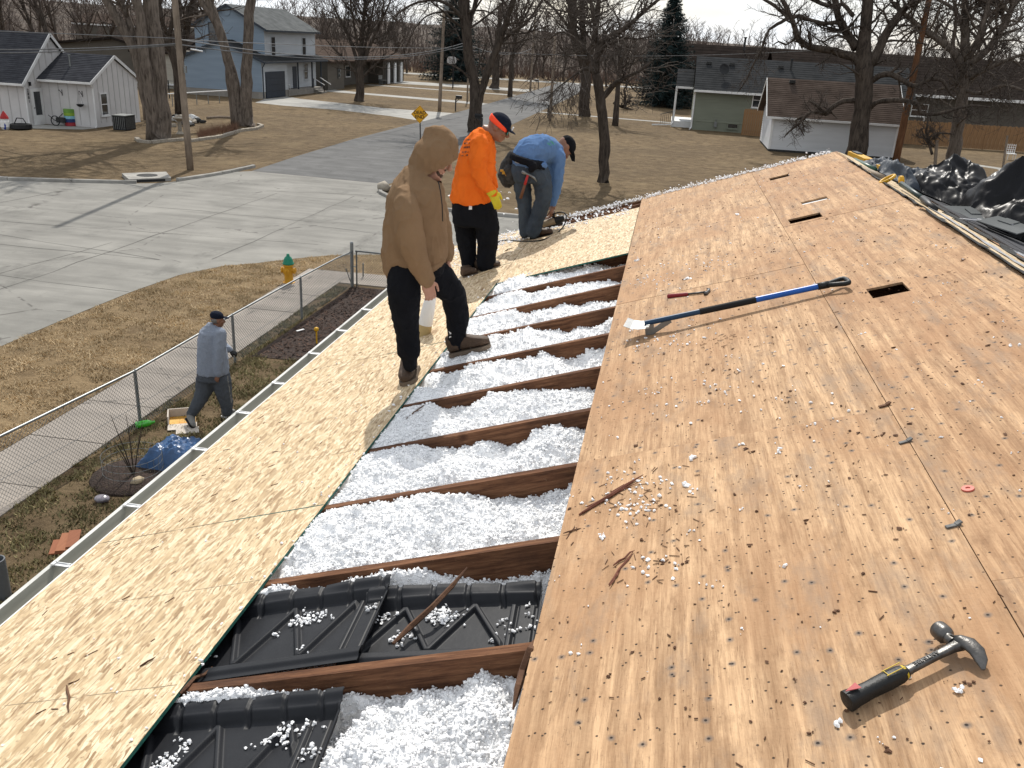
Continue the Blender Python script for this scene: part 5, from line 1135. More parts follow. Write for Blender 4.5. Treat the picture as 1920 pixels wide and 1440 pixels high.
# ================================================================ poles, wires
def pole(label, px, py, top, r, m='pole', extra=None):
    b = G(px, py); t = thing('utility_pole', label, 'utility pole', b); d = np.array([*(VP(top[0], top[1], b)-b)]); 
    L = np.linalg.norm(d); d = d/L*max(L, 3); mb = MB(); P = b+d*np.linspace(-.02, 1, 8)[:, None]; mb.tube(P, np.linspace(r, r*.72, 8), 12); mb.build('shaft', M[m], t, True); return t, b, d
tA, bA, dA = pole('leaning grey utility pole beside the big trunk at the street corner', 357, 319, (297, -330), .155)
tB, bB, dB = pole('tall grey utility pole behind the dead end sign', 824, 208, (833, 14), .17)
tC, bC, dC = pole('grey utility pole standing beside the right white mailbox', 1031, 227, (1041, 68), .14)
tD, bD, dD = pole('brown utility pole at the far end of the road', 994, 170, (1004, 25), .15)
tE, bE, dE = pole('thick brown utility pole leaning right of the big bare tree', 1679, 306, (1748, -30), .24, 'pole_red')
tF, bF, dF = pole('thin grey pole half hidden behind the forked tree', 876, 192, (880, 60), .1)
mb = MB(); p = VP(836, 14, bB); mb.lathe(p-(0, 0, .4), [(.1, 0), (.22, .05), (.22, .6), (.1, .66)], 10); mb.build('transformer', M['steel'], tB)
mb = MB(); p = VP(833, 34, bB); mb.beam(p, p+(2.3, -.2, .05), .09, .07); mb.build('lamp_arm', M['alu'], tB)
mb = MB(); mb.box(VP(352, 130, bA)+(0, -.2, 0), (.1, .1, .3)); mb.build('clamp', M['steel'], tA)
def wire(label, pts, r=.016, n=14):
    """pts: world anchors; sag between"""
    mb = MB(); Q = []
    for (a, b, sag) in pts:
        a = np.array(a); b = np.array(b); t = np.linspace(0, 1, n)[:, None]; Q.append(a+(b-a)*t-np.array([0, 0, 1.])*sag*4*t*(1-t))
    Q = np.concatenate([q if i == 0 else q[1:] for i, q in enumerate(Q)]); c0 = Q[0]; return single('overhead_wire', mb.tube(Q, r, 5, False), M['wire'], label, 'wire', c0)
A1, A2, A3 = VP(331, 72, bA), VP(333, 82, bA), VP(335, 84, bA)
wire('upper overhead cable running left from the leaning utility pole', [(VP(-60, 92, bA, 9.), A2, .1)], .028)
wire('lower overhead cable running left from the leaning utility pole', [(VP(-60, 99, bA, 9.), A3, .1)], .026)
wire('thin telephone wire crossing from the left edge past the white gable', [(VP(-60, 56, bA, 9.), A1, 0)], .018)
B1, B2 = VP(829, 90, bB), VP(829, 94, bB)
wire('upper overhead cable drooping from leaning pole to the tall grey pole', [(VP(337, 74, bA), VP(872, 80, bB), .95)], .028)
wire('lower overhead cable drooping from leaning pole to the tall grey pole', [(VP(339, 84, bA), VP(872, 85, bB), .85)], .026)
wire('long thin wire from the leaning pole towards the right trees', [(VP(331, 74, bA), B1, .1), (B1, VP(1570, 92, np.array([15.4, 66]), -1), .55)], .02)
wire('cable running from the tall grey pole to the far brown pole', [(VP(872, 80, bB), VP(995, 92, bD), .8)], .03)
mb = MB(); p = VP(366, 94, bA, .5); single('cable_splice', mb.tube([p+(-.22, 0, .03), p+(0, .1, 0), p+(.25, .2, -.04)], .04, 6), M['alu'], 'bright splice sleeve on the cable right of the leaning pole', 'cable splice', p)

# ================================================================ signs, hydrant, mailboxes, fence
b = np.array([-10.55, 47.2, 0]); ct = VP(787, 214.5, b); t = thing('dead_end_sign', 'yellow diamond DEAD END road sign on a dark post', 'road sign', b)
zt = ct[2]; fw = nrm([CAMP[0]-b[0], CAMP[1]-b[1], 0]); rg = np.array([-fw[1], fw[0], 0]); rg = -rg if rg[0] < 0 else rg; up = np.array([0, 0, 1.])
tilt = nrm(up+rg*.012); hd = .46
M['sign_yellow'] = simple('sign_yellow', (.72, .36, .015), (.66, .33, .014), 2, .5)
mb = MB(); q = [ct+up*hd, ct+rg*hd, ct-up*hd, ct-rg*hd]; mb.slab([p+fw*.01 for p in q[::-1]] if np.cross(q[1]-q[0], q[2]-q[1])@fw < 0 else [p+fw*.01 for p in q], .012); pl = mb.build('plate', M['sign_yellow'], t)
mb = MB()
for i in range(4):
    a_, c_ = q[i], q[(i+1) % 4]; k = (ct-a_)*.055; l = (ct-c_)*.055; k2 = (ct-a_)*.085; l2 = (ct-c_)*.085; o = fw*.013
    P = [a_+k+o, c_+l+o, c_+l2+o, a_+k2+o]; mb.quad(*P)
mb.build('border', M['black'], pl)
for txt, dz in (('DEAD', .085), ('END', -.13)): text_on('lettering', txt, .245, ct+up*dz+fw*.0145, rg, up, M['black'], pl, .002)
mb = MB(); mb.beam(b-(0, 0, .05), ct+up*.35-fw*.03, .05, .05, (0, 1, 0)); mb.build('post', M['black'], t)

b = G(542, 531); t = thing('fire_hydrant', 'yellow fire hydrant with green bonnet on the lawn by the sidewalk', 'fire hydrant', b)
YE = simple('hydrant_yellow', (.55, .28, .015), (.42, .20, .012), 8, .45); GR = simple('hydrant_green', (.01, .20, .12), (.008, .15, .085), 8, .45); k = .98
mb = MB(); mb.lathe(b, [(.15*k, -.02), (.16*k, .03*k), (.12*k, .05*k), (.115*k, .1*k), (.115*k, .46*k), (.14*k, .48*k), (.14*k, .52*k), (.115*k, .53*k)], 18); mb.build('barrel', YE, t, True, 40)
mb = MB(); mb.lathe(b+(0, 0, .53*k), [(.15*k, 0), (.155*k, .03*k), (.13*k, .06*k), (.125*k, .11*k), (.09*k, .18*k), (.045*k, .22*k), (.04*k, .25*k), (.035*k, .28*k)], 18); mb.build('bonnet', GR, t, True, 40)
for ax in ((-1, 0, 0), (1, 0, 0), (0, -1, 0)):
    mb = MB(); mb.lathe(b+np.array(ax)*.1*k+(0, 0, .36*k), [(.065*k, 0), (.065*k, .05*k), (.085*k, .055*k), (.085*k, .09*k), (.03*k, .095*k), (.03*k, .12*k)], 12, ax); mb.build('nozzle', YE, t, True, 40)
def mailbox(label, px, py, m, ang=0.):
    b = G(px, py); t = thing('mailbox', label, 'mailbox', b); mb = MB(); mb.box(b+(0, 0, .55), (.1, .1, 1.1)); mb.beam(b+(0, 0, 1.08), b+(-.55*cos(ang), .55*sin(ang), 1.08), .08, .08); mb.beam(b+(0, 0, .75), b+(-.3*cos(ang), .3*sin(ang), 1.05), .05, .05); mb.build('post', M['grime'], t)
    mb = MB(); o = b+(-.28*cos(ang), .28*sin(ang), 1.14); dx = np.array([cos(ang), -sin(ang), 0]); dy = np.array([sin(ang), cos(ang), 0]); sec = [(-.1, 0), (.1, 0), (.1, .13), (.07, .2), (0, .235), (-.07, .2), (-.1, .13)]
    P = [o-dx*.28+dy*u+up*v for u, v in sec]+[o+dx*.28+dy*u+up*v for u, v in sec]; mb.add(P, [(i, (i+1) % 7, 7+(i+1) % 7, 7+i) for i in range(7)]+[tuple(range(7))[::-1], tuple(range(7, 14))]); mb.build('box', m, t, False); return t
mailbox('dark mailbox on a bent post at the left roadside', 854, 208, M['black'], pi)
mailbox('white mailbox on a post beside the right grey pole', 1027, 221, M['white_trim'])
mailbox('tiny dark mailbox by the far end of the road', 1009, 168, M['black'])
mailbox('black mailbox partly hidden behind the forked tree and orange shirt', 903, 252, M['black'], .3)
b = G(849, 165); t = thing('basketball_hoop', 'white basketball backboard on a dark post by the spruce', 'basketball hoop', b); ct = VP(847, 113, b)
mb = MB(); mb.tube([b, [*b[:2], ct[2]-.2]], .09, 8); mb.build('post', M['black'], t); mb = MB(); mb.loft([(ct+(0, -.03, 0), (.62, 0, 0), (0, 0, .45)), (ct+(0, .03, 0), (.62, 0, 0), (0, 0, .45))], 14, True, 0, .6); mb.build('backboard', M['batten'], t); mb = MB(); [mb.box(ct+(q, -.045, .02), (.035, .02, .7)) for q in (-.32, -.1, .12, .34)]; mb.build('board_stripe', M['grime'], t)
mb = MB(); cx = ct+(0, -.35, -.32); mb.tube([cx+(.23*cos(a), .23*sin(a), 0) for a in np.linspace(0, 2*pi, 15)], .02, 5, False); mb.build('rim', M['black'], t)

# chain link fence round the yard
t = thing('chain_link_fence', 'galvanised chain link fence between sidewalk and yard', 'fence', (-5.6, 14, 0)); FH = 1.0
fx = -5.56; fy = [21.6, 18.6, 15.42, 12.1, 8.9, 5.7, 2.5]; fy = [G(660.5, 537.5)[1]] + [G(*q)[1] for q in ((566, 598), (441, 680), (264, 801))]; d3 = 3.05; fy += [fy[-1]-d3*k for k in (1, 2, 3)]
fxs = [G(660.5, 537.5)[0], G(566, 598)[0], G(441, 680)[0], G(264, 801)[0]]; fxs += [G(0, 950)[0]+.02, fxs[-1]-.3, fxs[-1]-.35]
FP = [np.array([x, y, 0]) for x, y in zip(fxs, fy)]
for i, p in enumerate(FP):
    mb = MB(); r = .045 if i == 0 else .028; h = FH+.16 if i == 0 else FH-.02
    mb.lathe(p-(0, 0, .05), [(r, 0), (r, h+.05), (r*.9, h+.08), (r*.4, h+.1)], 12); mb.build('post', M['steel'], t, True, 40)
rail = [p+(0, 0, FH) for p in FP]; rail[0] = FP[0]+(0, 0, FH-.06); kink = FP[0]+(FP[1]-FP[0])*.32+(0, 0, FH-.015); rail = [rail[0], kink]+rail[1:]
mb = MB(); mb.tube(rail, .021, 10); mb.build('top_rail', M['steel'], t, True)
FQ = FP[0]+(3.9, -.12, 0)
mb = MB(); mb.tube([FP[0]+(0.1, 0, FH-.03), FQ+(0, 0, FH-.03)], .021, 8); mb.build('top_rail', M['steel'], t, True)
mb = MB(); mb.tube([FP[0]+(.12, .02, 0), FP[0]+(.12, .02, FH-.02)], .022, 8); mb.tube([FP[0]+(.12, .02, FH*.55), FP[0]+(.02, 0, FH*.55)], .014, 6); mb.tube([FP[0]+(-.08, -.25, FH*.55), FP[0]+(-.02, 0, .06)], .012, 6); mb.build('gate_hinge', M['steel'], t)
def chain(mb, a, b, h, s=.068):
    a = np.array(a, float); b = np.array(b, float); d = b-a; L = np.linalg.norm(d); d /= L; nn = np.array([-d[1], d[0], 0]); n = int(L/s); m = int(h/s)
    w = .0028
    for k in range(-m, n+1):
        for sg in (1, -1):
            x0 = k*s if sg > 0 else (k+m)*s; z0 = 0.; x1 = x0+sg*m*s; z1 = m*s
            lo, hi = (x0, x1) if sg > 0 else (x1, x0)
            if hi <= 0 or lo >= L: continue
            if x0 < 0: z0 = (0-x0)/sg; x0 = 0.
            if x0 > L: z0 = (x0-L); x0 = L
            if x1 < 0: z1 = z1-(0-x1); x1 = 0.
            if x1 > L: z1 = z1-(x1-L); x1 = L
            if z1 <= z0: continue
            p = a+d*x0+(0, 0, .03+z0*h/(m*s))+nn*.004*sg; q = a+d*x1+(0, 0, .03+z1*h/(m*s))+nn*.004*sg
            u = nrm(q-p); o = np.cross(u, nn)*w
            mb.add([p-o, p+nn*w*1.6, p+o, q-o, q+nn*w*1.6, q+o], [(0, 1, 4, 3), (1, 2, 5, 4), (2, 0, 3, 5)])
mb = MB()
for p, q in zip(FP, FP[1:]): chain(mb, p+(.03, 0, 0), q+(.03, 0, 0), FH-.06)
chain(mb, FP[0]+(.1, 0, 0), FQ, FH-.08); tag(mb.build('chain_mesh', M['steel'], t), kind='stuff')
mb = MB()
for p, q in zip(FP, FP[1:]): mb.tube([p+(.035, 0, .42), (p+q)/2+(.035, 0, .40), q+(.035, 0, .42)], .004, 4, False)
mb.build('tension_wire', M['steel'], t)
# far fence by the blue house
t = thing('wire_fence', 'low pale rail and wire fence before the blue house garden', 'fence', (-38, 66, 0)); FA, FB = G(300, 201), G(432, 192); hF = .95
mb = MB(); mb.tube([FA+(0, 0, hF), FB+(0, 0, hF+.05)], .045, 6); mb.build('top_rail', M['white_trim'], t)
for k in range(7): p = FA+(FB-FA)*k/6; mb = MB(); mb.tube([p, p+(0, 0, hF)], .035, 6); mb.build('post', M['steel'], t)
t = thing('wire_fence', 'sagging wire fence with dark posts in front of the tan wing', 'fence', G(300, 185))
for k, px in enumerate((303, 318, 335, 350)): p = G(px, 185-k*.5); mb = MB(); mb.tube([p, p+(0, 0, 1.5)], .05, 6); mb.build('post', M['grime'], t)
mb = MB(); [mb.tube([G(296, 185)+(0, 0, z), G(352, 183)+(0, 0, z)], .02, 5) for z in (.4, .9, 1.4)]; mb.build('wire', M['steel'], t)
# ================================================================ people
from mathutils.bvhtree import BVHTree
def remesh(mb, voxel, smooth=4, wr=0., wf=(11, 11, 8), seed=0, wr2=0.):
    """one continuous skin over the joined shapes, with soft folds"""
    me = mb.mesh('tmp', [M['black']]); o = bpy.data.objects.new('tmp', me); COL.objects.link(o)
    m = o.modifiers.new('r', 'REMESH'); m.mode = 'VOXEL'; m.voxel_size = voxel
    m2 = o.modifiers.new('s', 'SMOOTH'); m2.iterations = smooth; m2.factor = .5
    bpy.context.view_layer.update(); ev = o.evaluated_get(bpy.context.evaluated_depsgraph_get()); me2 = bpy.data.meshes.new_from_object(ev)
    n = len(me2.vertices); V = np.empty(n*3, np.float32); me2.vertices.foreach_get('co', V); V = V.reshape(-1, 3).astype(float)
    N = np.empty(n*3, np.float32); me2.vertex_normals.foreach_get('vector', N); N = N.reshape(-1, 3)
    if wr:
        d = np.array([.8*noise.noise((x*wf[0]+seed, y*wf[1], z*wf[2]))+1.1*max(0, 1-abs(noise.noise((x*wf[0]*1.5+z*4, y*wf[1]*1.5+seed, z*wf[2]*1.5-x*5)))*4.5)**1.5-.45*max(0, 1-abs(noise.noise((x*wf[0]*2.3-z*6, y*wf[1]*2.3, z*wf[2]*2.1+seed)))*5)**1.5 for x, y, z in V]); V = V+N*d[:, None]*wr
    nf = len(me2.polygons); L = np.empty(len(me2.loops), np.int32); me2.loops.foreach_get('vertex_index', L); ls = np.empty(nf, np.int32); me2.polygons.foreach_get('loop_start', ls); lt = np.diff(np.append(ls, len(L)))
    out = MB(); base = np.array(V); F4 = ls[lt == 4]; F3 = ls[lt == 3]
    Fs = []
    if len(F4): Fs.append((L[F4[:, None]+np.arange(4)], 0))
    if len(F3): Fs.append((L[F3[:, None]+np.arange(3)], 0))
    out.V = [base]; out.n = len(base); out.F = Fs
    bpy.data.objects.remove(o); bpy.data.meshes.remove(me); bpy.data.meshes.remove(me2); return out
def join(*ms):
    o = MB()
    for m in ms:
        for F_, k in m.F: o.F.append((F_+o.n, k))
        o.V += m.V; o.n += m.n
    return o
def carve(mb, test):
    V = np.concatenate(mb.V); k = test(V); mb.F = [(F_[~k[F_].all(1)], m) for F_, m in mb.F]; return mb
class Fig:
    def __init__(s, base): s.b = np.array([base[0], base[1], 0.]); s.mpp = np.linalg.norm(np.array(base)-CAMP)/FPX*1.0
    def p(s, x, y, d=0.): return VP(x, y, s.b, d)
    def r(s, q): return q*s.mpp
    def limb(s, mb, pts, n=12):
        P = [s.p(x, y, d) for x, y, d, r in pts]; R = [s.r(r) for *_, r in pts]
        mb.tube(P, R, n); mb.ell(P[0], R[0], nu=n, nv=8); mb.ell(P[-1], R[-1], nu=n, nv=8)
    def torso(s, mb, rings, n=20, power=.85):
        h = nrm([s.b[0]-CAMP[0], s.b[1]-CAMP[1], 0]); rr = []
        for xl, yl, xr, yr, d, dep in rings:
            a = s.p(xl, yl, d); b = s.p(xr, yr, d); rr.append(((a+b)/2, (b-a)/2, h*dep))
        mb.loft(rr, n, True, 0, power)
    def view(s): return nrm([s.b[0]-CAMP[0], s.b[1]-CAMP[1], 0])
def hand(mb, w, d, nrm_, L=.19, curl=.5, thumb=1, rf=.0076):
    """palm, four unequal bent fingers and a thumb leaving the side of the palm; d = along the hand, nrm_ = out of the back"""
    d = nrm(d); n = nrm(np.array(nrm_)-d*(np.array(nrm_)@d)); s = np.cross(d, n)*thumb; pl = L*.52
    fr = np.array([d, s, n]); mb.ell(w+d*pl*.52, (pl*.60, L*.22, L*.075), fr, 12, 8); mb.tube([w-d*.05, w+d*pl*.3], [L*.145, L*.16], 10)
    for k, (o, ln) in enumerate(((.155, .40), (.055, .46), (-.045, .43), (-.14, .34))):
        p = w+d*pl*.9+s*L*o; P = [p-d*L*.12, p]; dd = d; a = 0
        for j, f in enumerate((.42, .33, .25)):
            a += curl*(.55, .8, .55)[j]; dd = d*cos(a)-n*sin(a); P.append(P[-1]+dd*L*ln*f)
        mb.tube(P, [rf*1.1, rf*1.1, rf, rf*.92, rf*.8], 8); mb.ell(P[-1], rf*.82, nu=8, nv=6)
    p = w+d*pl*.25+s*L*.15; t1 = nrm(d*.75+s*.75-n*.25); t2 = nrm(d*.95+s*.15-n*.45); P = [p, p+t1*L*.2, p+t1*L*.2+t2*L*.17, p+t1*L*.2+t2*L*.17+nrm(t2-n*.2)*L*.12]
    mb.tube(P, [rf*1.5, rf*1.3, rf*1.1, rf*.9], 8); mb.ell(P[-1], rf*.9, nu=8, nv=6)
def face(mb, c, f, u, k=1.):
    """head: skull, jaw, nose, brow, lips, chin, ears"""
    f = nrm(f); u = nrm(np.array(u)-f*(np.array(u)@f)); r = np.cross(f, u); E = lambda o, rad: mb.ell(c+(f*o[0]+r*o[1]+u*o[2])*k, np.array(rad)*k, np.array([f, r, u]), 14, 10)
    E((-.012, 0, .03), (.098, .077, .095)); E((.012, 0, -.035), (.075, .062, .085)); E((.055, 0, -.088), (.032, .036, .026)); E((.078, 0, .012), (.02, .055, .012))
    mb.tube([c+(f*.084+u*.012)*k, c+(f*.108-u*.018)*k, c+(f*.118-u*.034)*k], [.010*k, .0125*k, .015*k], 8); E((.108, 0, -.036), (.014, .018, .010))
    E((.086, 0, -.062), (.012, .026, .008)); E((.083, 0, -.074), (.012, .023, .008))
    for s in (-1, 1): E((-.012, s*.077, -.005), (.022, .009, .034)); E((.06, s*.042, -.022), (.03, .022, .022))
def eyes(t, c, f, u, k=1.):
    f = nrm(f); u = nrm(np.array(u)-f*(np.array(u)@f)); r = np.cross(f, u)
    for s in (-1, 1): mb = MB(); mb.ell(c+(f*.080+r*s*.032+u*.0)*k, .0115*k, None, 10, 8); mb.build('eye', M['eye'], t, True)
def boot(mb, heel, toe, w=.10, h=.11, sole=.03, up=RN, shaft=None):
    heel, toe = np.array(heel, float), np.array(toe, float); d = toe-heel; L = np.linalg.norm(d); d /= L; s = nrm(np.cross(d, up)); u = np.cross(s, d); R = []
    for t, ww, hh in ((0, .36, .9), (.08, .42, 1.), (.3, .42, 1.), (.5, .44, .82), (.7, .5, .62), (.88, .46, .5), (1., .25, .34)):
        R.append((heel+d*L*t+u*(sole+hh*h/2), s*w*ww, u*hh*h/2))
    mb.loft(R, 14, True, 0, .8)
    if shaft is not None: mb.tube([heel+d*L*.2+u*h*.5, shaft], [w*.46, w*.42], 12)
def sole(t, heel, toe, w, th, m, up=RN):
    heel, toe = np.array(heel, float), np.array(toe, float); d = toe-heel; L = np.linalg.norm(d); d /= L; s = nrm(np.cross(d, up)); u = np.cross(s, d); R = []
    for z in (0, th):
        pass
    mb = MB(); out = [(0, .30), (.04, .42), (.3, .40), (.55, .42), (.75, .5), (.9, .44), (1.0, .22)]
    P = [heel+d*L*(a-.01)+s*w*b*1.08 for a, b in out]+[heel+d*L*(a-.01)-s*w*b*1.08 for a, b in out[::-1]]; n = len(P)
    V = P+[p+u*th for p in P]; mb.add(V, [tuple(range(n))[::-1], tuple(range(n, 2*n))]+[(i, (i+1) % n, n+(i+1) % n, n+i) for i in range(n)]); mb.build('sole', m, t)
def shoe(t, name, heel, toe, w, h, so, u, shaft, vox, m, ms):
    sh = MB(); boot(sh, heel, toe, w, h, so, u, shaft); o = remesh(sh, vox, 2, .002, (30, 30, 30)).build(name, m, t, True); sole(o, heel, toe, w*1.04, so+.002, ms, u); return o
def cloth(name, a, b, rough=.95, wv=11., strength=.6, scale=1.):
    n = NT(name, rough, 0, .12); n.b.inputs['Sheen Weight'].default_value = .0
    v = n.vec(); c_ = n.ramp(n.noise(v, 5*scale, 5, .6), (.3, b), (.7, a)); f = n.mix(.5, n.noise(n.vec((1, 1, .55)), wv, 4, .55, .8), n.noise(v, 260, 2))
    return n.out(c_, None, n.bump(f, strength, .045))
def fig_decal(bvh, pts, m, name, parent, off=.003):
    """flat print: outline points sighted onto the garment"""
    P = []
    for px, py in pts:
        d = Vector(nrm(ray(px, py))); h = bvh.ray_cast(Vector(CAMP), d)
        if h[0] is None: return
        P.append(np.array(h[0])-np.array(d)*off)
    mb = MB(); mb.poly(P); mb.build(name, m, parent)
def bvh_of(mb): return BVHTree.FromPolygons([tuple(v) for v in np.concatenate(mb.V)], [tuple(int(i) for i in f) for F, _ in mb.F for f in F])
M['skin'] = simple('skin', (.42, .225, .155), (.34, .17, .115), 8, .55, spec=.35); M['skin_tan'] = simple('tanned_skin', (.24, .115, .07), (.18, .085, .05), 8, .5, spec=.4)
M['eye'] = simple('eye', (.05, .04, .035), None, 5, .2, spec=.6); M['hair'] = simple('dark_hair', (.10, .062, .043), (.06, .038, .028), 40, .8, bump=.6, bscale=90); M['hair_grey'] = simple('grey_hair', (.20, .19, .175), (.12, .11, .10), 40, .8, bump=.6, bscale=90)
KHAKI = cloth('khaki_fleece', (.285, .183, .103), (.238, .150, .084)); BLACKC = cloth('black_cotton', (.0105, .0115, .015), (.007, .0075, .010)); ORANGE = cloth('orange_knit', (.92, .19, .022), (.80, .155, .018)); DENIM = cloth('blue_jeans', (.075, .098, .125), (.042, .055, .073)); BLUE = cloth('blue_knit', (.13, .235, .44), (.10, .19, .37)); GREYK = cloth('grey_heather_knit', (.30, .335, .40), (.25, .28, .34), scale=9); GREYP = cloth('grey_sweatpants', (.10, .11, .125), (.075, .083, .096)); NAVYC = cloth('navy_cap_cloth', (.014, .019, .035), (.009, .012, .024)); LEATHER = simple('brown_boot_leather', (.085, .052, .032), (.045, .028, .018), 12, .7, bump=.3, bscale=30); TANSOLE = simple('boot_sole', (.16, .12, .085), (.10, .075, .055), 10, .8); GLOVE = simple('yellow_glove', (.56, .47, .03), (.45, .37, .02), 12, .8, bump=.4); WHITEP = simple('white_print', (.72, .72, .72), None, 3, .7)

# ---- man in the khaki hoodie
F = Fig(RW(1.15, 4.61)); fv = F.view()
t = thing('person', 'person in khaki hooded sweatshirt, head down, stepping over the open rafters', 'person', (*F.b[:2], RW(1.15, 4.61)[2]))
top = MB()
F.torso(top, [(728, 522, 836, 481, .12, .175), (719, 508, 840, 470, .12, .20), (715, 474, 838, 446, .12, .21), (718, 430, 836, 415, .12, .21), (723, 394, 834, 390, .12, .21), (727, 366, 834, 366, .12, .20), (735, 344, 831, 348, .12, .175), (749, 326, 826, 336, .12, .13), (763, 312, 818, 326, .12, .09)])
F.limb(top, [(757, 366, -.05, 17), (760, 382, -.10, 21), (763, 400, -.13, 24), (768, 436, -.15, 24.5), (775, 466, -.15, 23), (785, 494, -.14, 19.5), (795, 515, -.12, 15.5)]); F.limb(top, [(792, 510, -.13, 15.5), (796, 517, -.125, 17), (801, 527, -.12, 13)])
F.limb(top, [(815, 388, .31, 22), (826, 430, .36, 21), (834, 465, .36, 18), (838, 482, .34, 13)])
F.limb(top, [(816, 252, .12, 16), (816, 261, .12, 25), (817, 273, .12, 34), (813, 289, .12, 36), (803, 307, .12, 31), (796, 322, .12, 26), (790, 345, .12, 30)])
F.limb(top, [(828, 260, .12, 21), (838, 271, .12, 21), (846, 282, .12, 15), (850, 291, .12, 10)])
F.limb(top, [(777, 302, .12, 10), (782, 316, .12, 15), (797, 331, .12, 15), (812, 338, .12, 11)])
F.limb(top, [(803, 249, .12, 9), (814, 243, .14, 9), (824, 247, .1, 9)])
hd = remesh(top, .0105, 4, .0065, (9, 9, 5), 3); hc = F.p(820, 292, .115); rgt = nrm(np.cross(fv, up)); rgt = -rgt if rgt[0] < 0 else rgt; ff = nrm(rgt*.88-up*.50-fv*.16); fu = nrm(up*.88+rgt*.47); fu = nrm(fu-ff*(fu@ff))
hd = carve(hd, lambda V: (((V-hc)@ff > .052+((V-hc)@fu+.05)*.7) & ((V-hc)@fu < .004) & ((V-hc)@fu > -.118) & (np.linalg.norm(V-hc, axis=1) < .19)))
khd = bvh_of(hd); hob = hd.build('hooded_sweatshirt', KHAKI, t, True)
cb = MB(); [F.torso(cb, [(a_, y0_, b_, y1_, .12, .2)  for a_, y0_, b_, y1_ in ((722, 514, 839, 474), (726, 521, 838, 480), (728, 529, 836, 487))])]; cb.tube([F.p(793, 512, -.125), F.p(797, 518, -.122), F.p(803, 530, -.12)], [F.r(15.5), F.r(15.8), F.r(14.2)], 14); remesh(cb, .010, 2, .003, (30, 30, 8)).build('ribbed_hem', KHAKI, t, True)
tr = MB(); F.limb(tr, [(760, 512, -.0, 30), (757, 545, -.02, 31), (760, 590, -.02, 25), (765, 630, 0, 21), (766, 655, 0, 22)]); F.limb(tr, [(768, 668, 0, 16), (769, 684, 0, 13)])
F.limb(tr, [(797, 500, .22, 32), (825, 524, .28, 31), (850, 552, .33, 25), (857, 590, .37, 23), (857, 625, .40, 19), (857, 645, .42, 17)]); F.torso(tr, [(728, 500, 838, 480, .12, .17), (731, 525, 830, 510, .12, .17)])
tb_ = remesh(tr, .012, 4, .006, (12, 12, 7), 9); tbv = bvh_of(tb_); tb_.build('trousers', BLACKC, t, True)
fe, to = RF(769, 708, .0), RF(767, 726, .0)
h1 = RW(RF(772, 700)[0], RF(772, 700)[1]+.05, .012); t1 = RW(RF(766, 722)[0], RF(766, 722)[1]-.02, .012)
shoe(t, 'boot', h1, t1, .105, .12, .025, RN, F.p(769, 676, 0), .009, LEATHER, TANSOLE); b2h = RW(*RF(845, 668, .0), .0); b2t = RW(*RF(921, 650, .0), .0); shoe(t, 'boot', b2h, b2t, .105, .12, .025, nrm(RN+RU*.12), F.p(858, 640, .40), .009, LEATHER, TANSOLE)
hc = F.p(820, 292, .115); rgt = nrm(np.cross(fv, up)); rgt = -rgt if rgt[0] < 0 else rgt
ff = nrm(rgt*.88-up*.50-fv*.14); fu = nrm(up*.88+rgt*.47)
sk = MB(); face(sk, hc, ff, fu, .90); sk.tube([hc-up*.09, F.p(798, 335, .12), F.p(785, 420, .12), F.p(783, 500, .12)], [.058, .06, .04, .04], 12)
for pts in ([(785, 500, .12), (760, 512, .0), (764, 600, 0), (768, 690, 0)], [(785, 500, .12), (800, 505, .24), (852, 556, .33), (857, 650, .41)], [(788, 360, .12), (756, 372, -.07), (775, 464, -.13), (799, 525, -.12)], [(788, 360, .12), (815, 390, .31), (834, 465, .36), (838, 482, .34)]): sk.tube([F.p(*q) for q in pts], [.04, .042, .036, .026], 8)
sh_ = MB(); w = F.p(799, 524, -.12); hand(sh_, w, F.p(805, 546, -.12)-w, -fv*.8+rgt*.25, .185, .75, -1); w2 = F.p(838, 484, .34); hand(sh_, w2, F.p(842, 500, .34)-w2, rgt, .18, .6, 1)
join(remesh(sk, .0068, 2), remesh(sh_, .0042, 1)).build('body', M['skin'], t, True); eyes(t, hc, ff, fu, .90)
mb = MB(); fr_ = np.cross(ff, fu)
for s in (-1, 1): mb.ell(hc+ff*.046+fr_*s*.036-fu*.083, (.022, .012, .018), np.array([ff, fr_, fu]))
mb.ell(hc+ff*.064-fu*.086, (.020, .028, .018), np.array([ff, fr_, fu])); mb.ell(hc+ff*.080-fu*.047, (.007, .022, .005), np.array([ff, fr_, fu])); remesh(mb, .006, 1, .002, (60, 60, 60)).build('beard', M['hair'], t, True)
mb = MB(); [mb.ell(hc+ff*.070+fr_*q+fu*.018, (.007, .022, .006), np.array([ff, fr_, fu])) for q in (-.033, .033)]; mb.ell(hc+ff*.072+fu*.05-fr_*.0, (.016, .03, .010), np.array([ff, fr_, fu])); mb.build('hair', M['hair'], t, True)
mb = MB()
for q in ([(822, 340, -.04), (826, 360, -.06), (829, 385, -.07), (830, 415, -.07)],): mb.tube([F.p(*p_) for p_ in q], .0035, 6)
mb.build('drawstring', M['black'], t, True)
for ring_ in ([(841, 621), (846, 624), (846, 632), (842, 634), (843, 629), (844, 627)], [(868, 620), (875, 619), (875, 622), (871, 624), (870, 631), (873, 633), (868, 633), (866, 626)]): fig_decal(tbv, ring_, WHITEP, 'ankle_print', t)

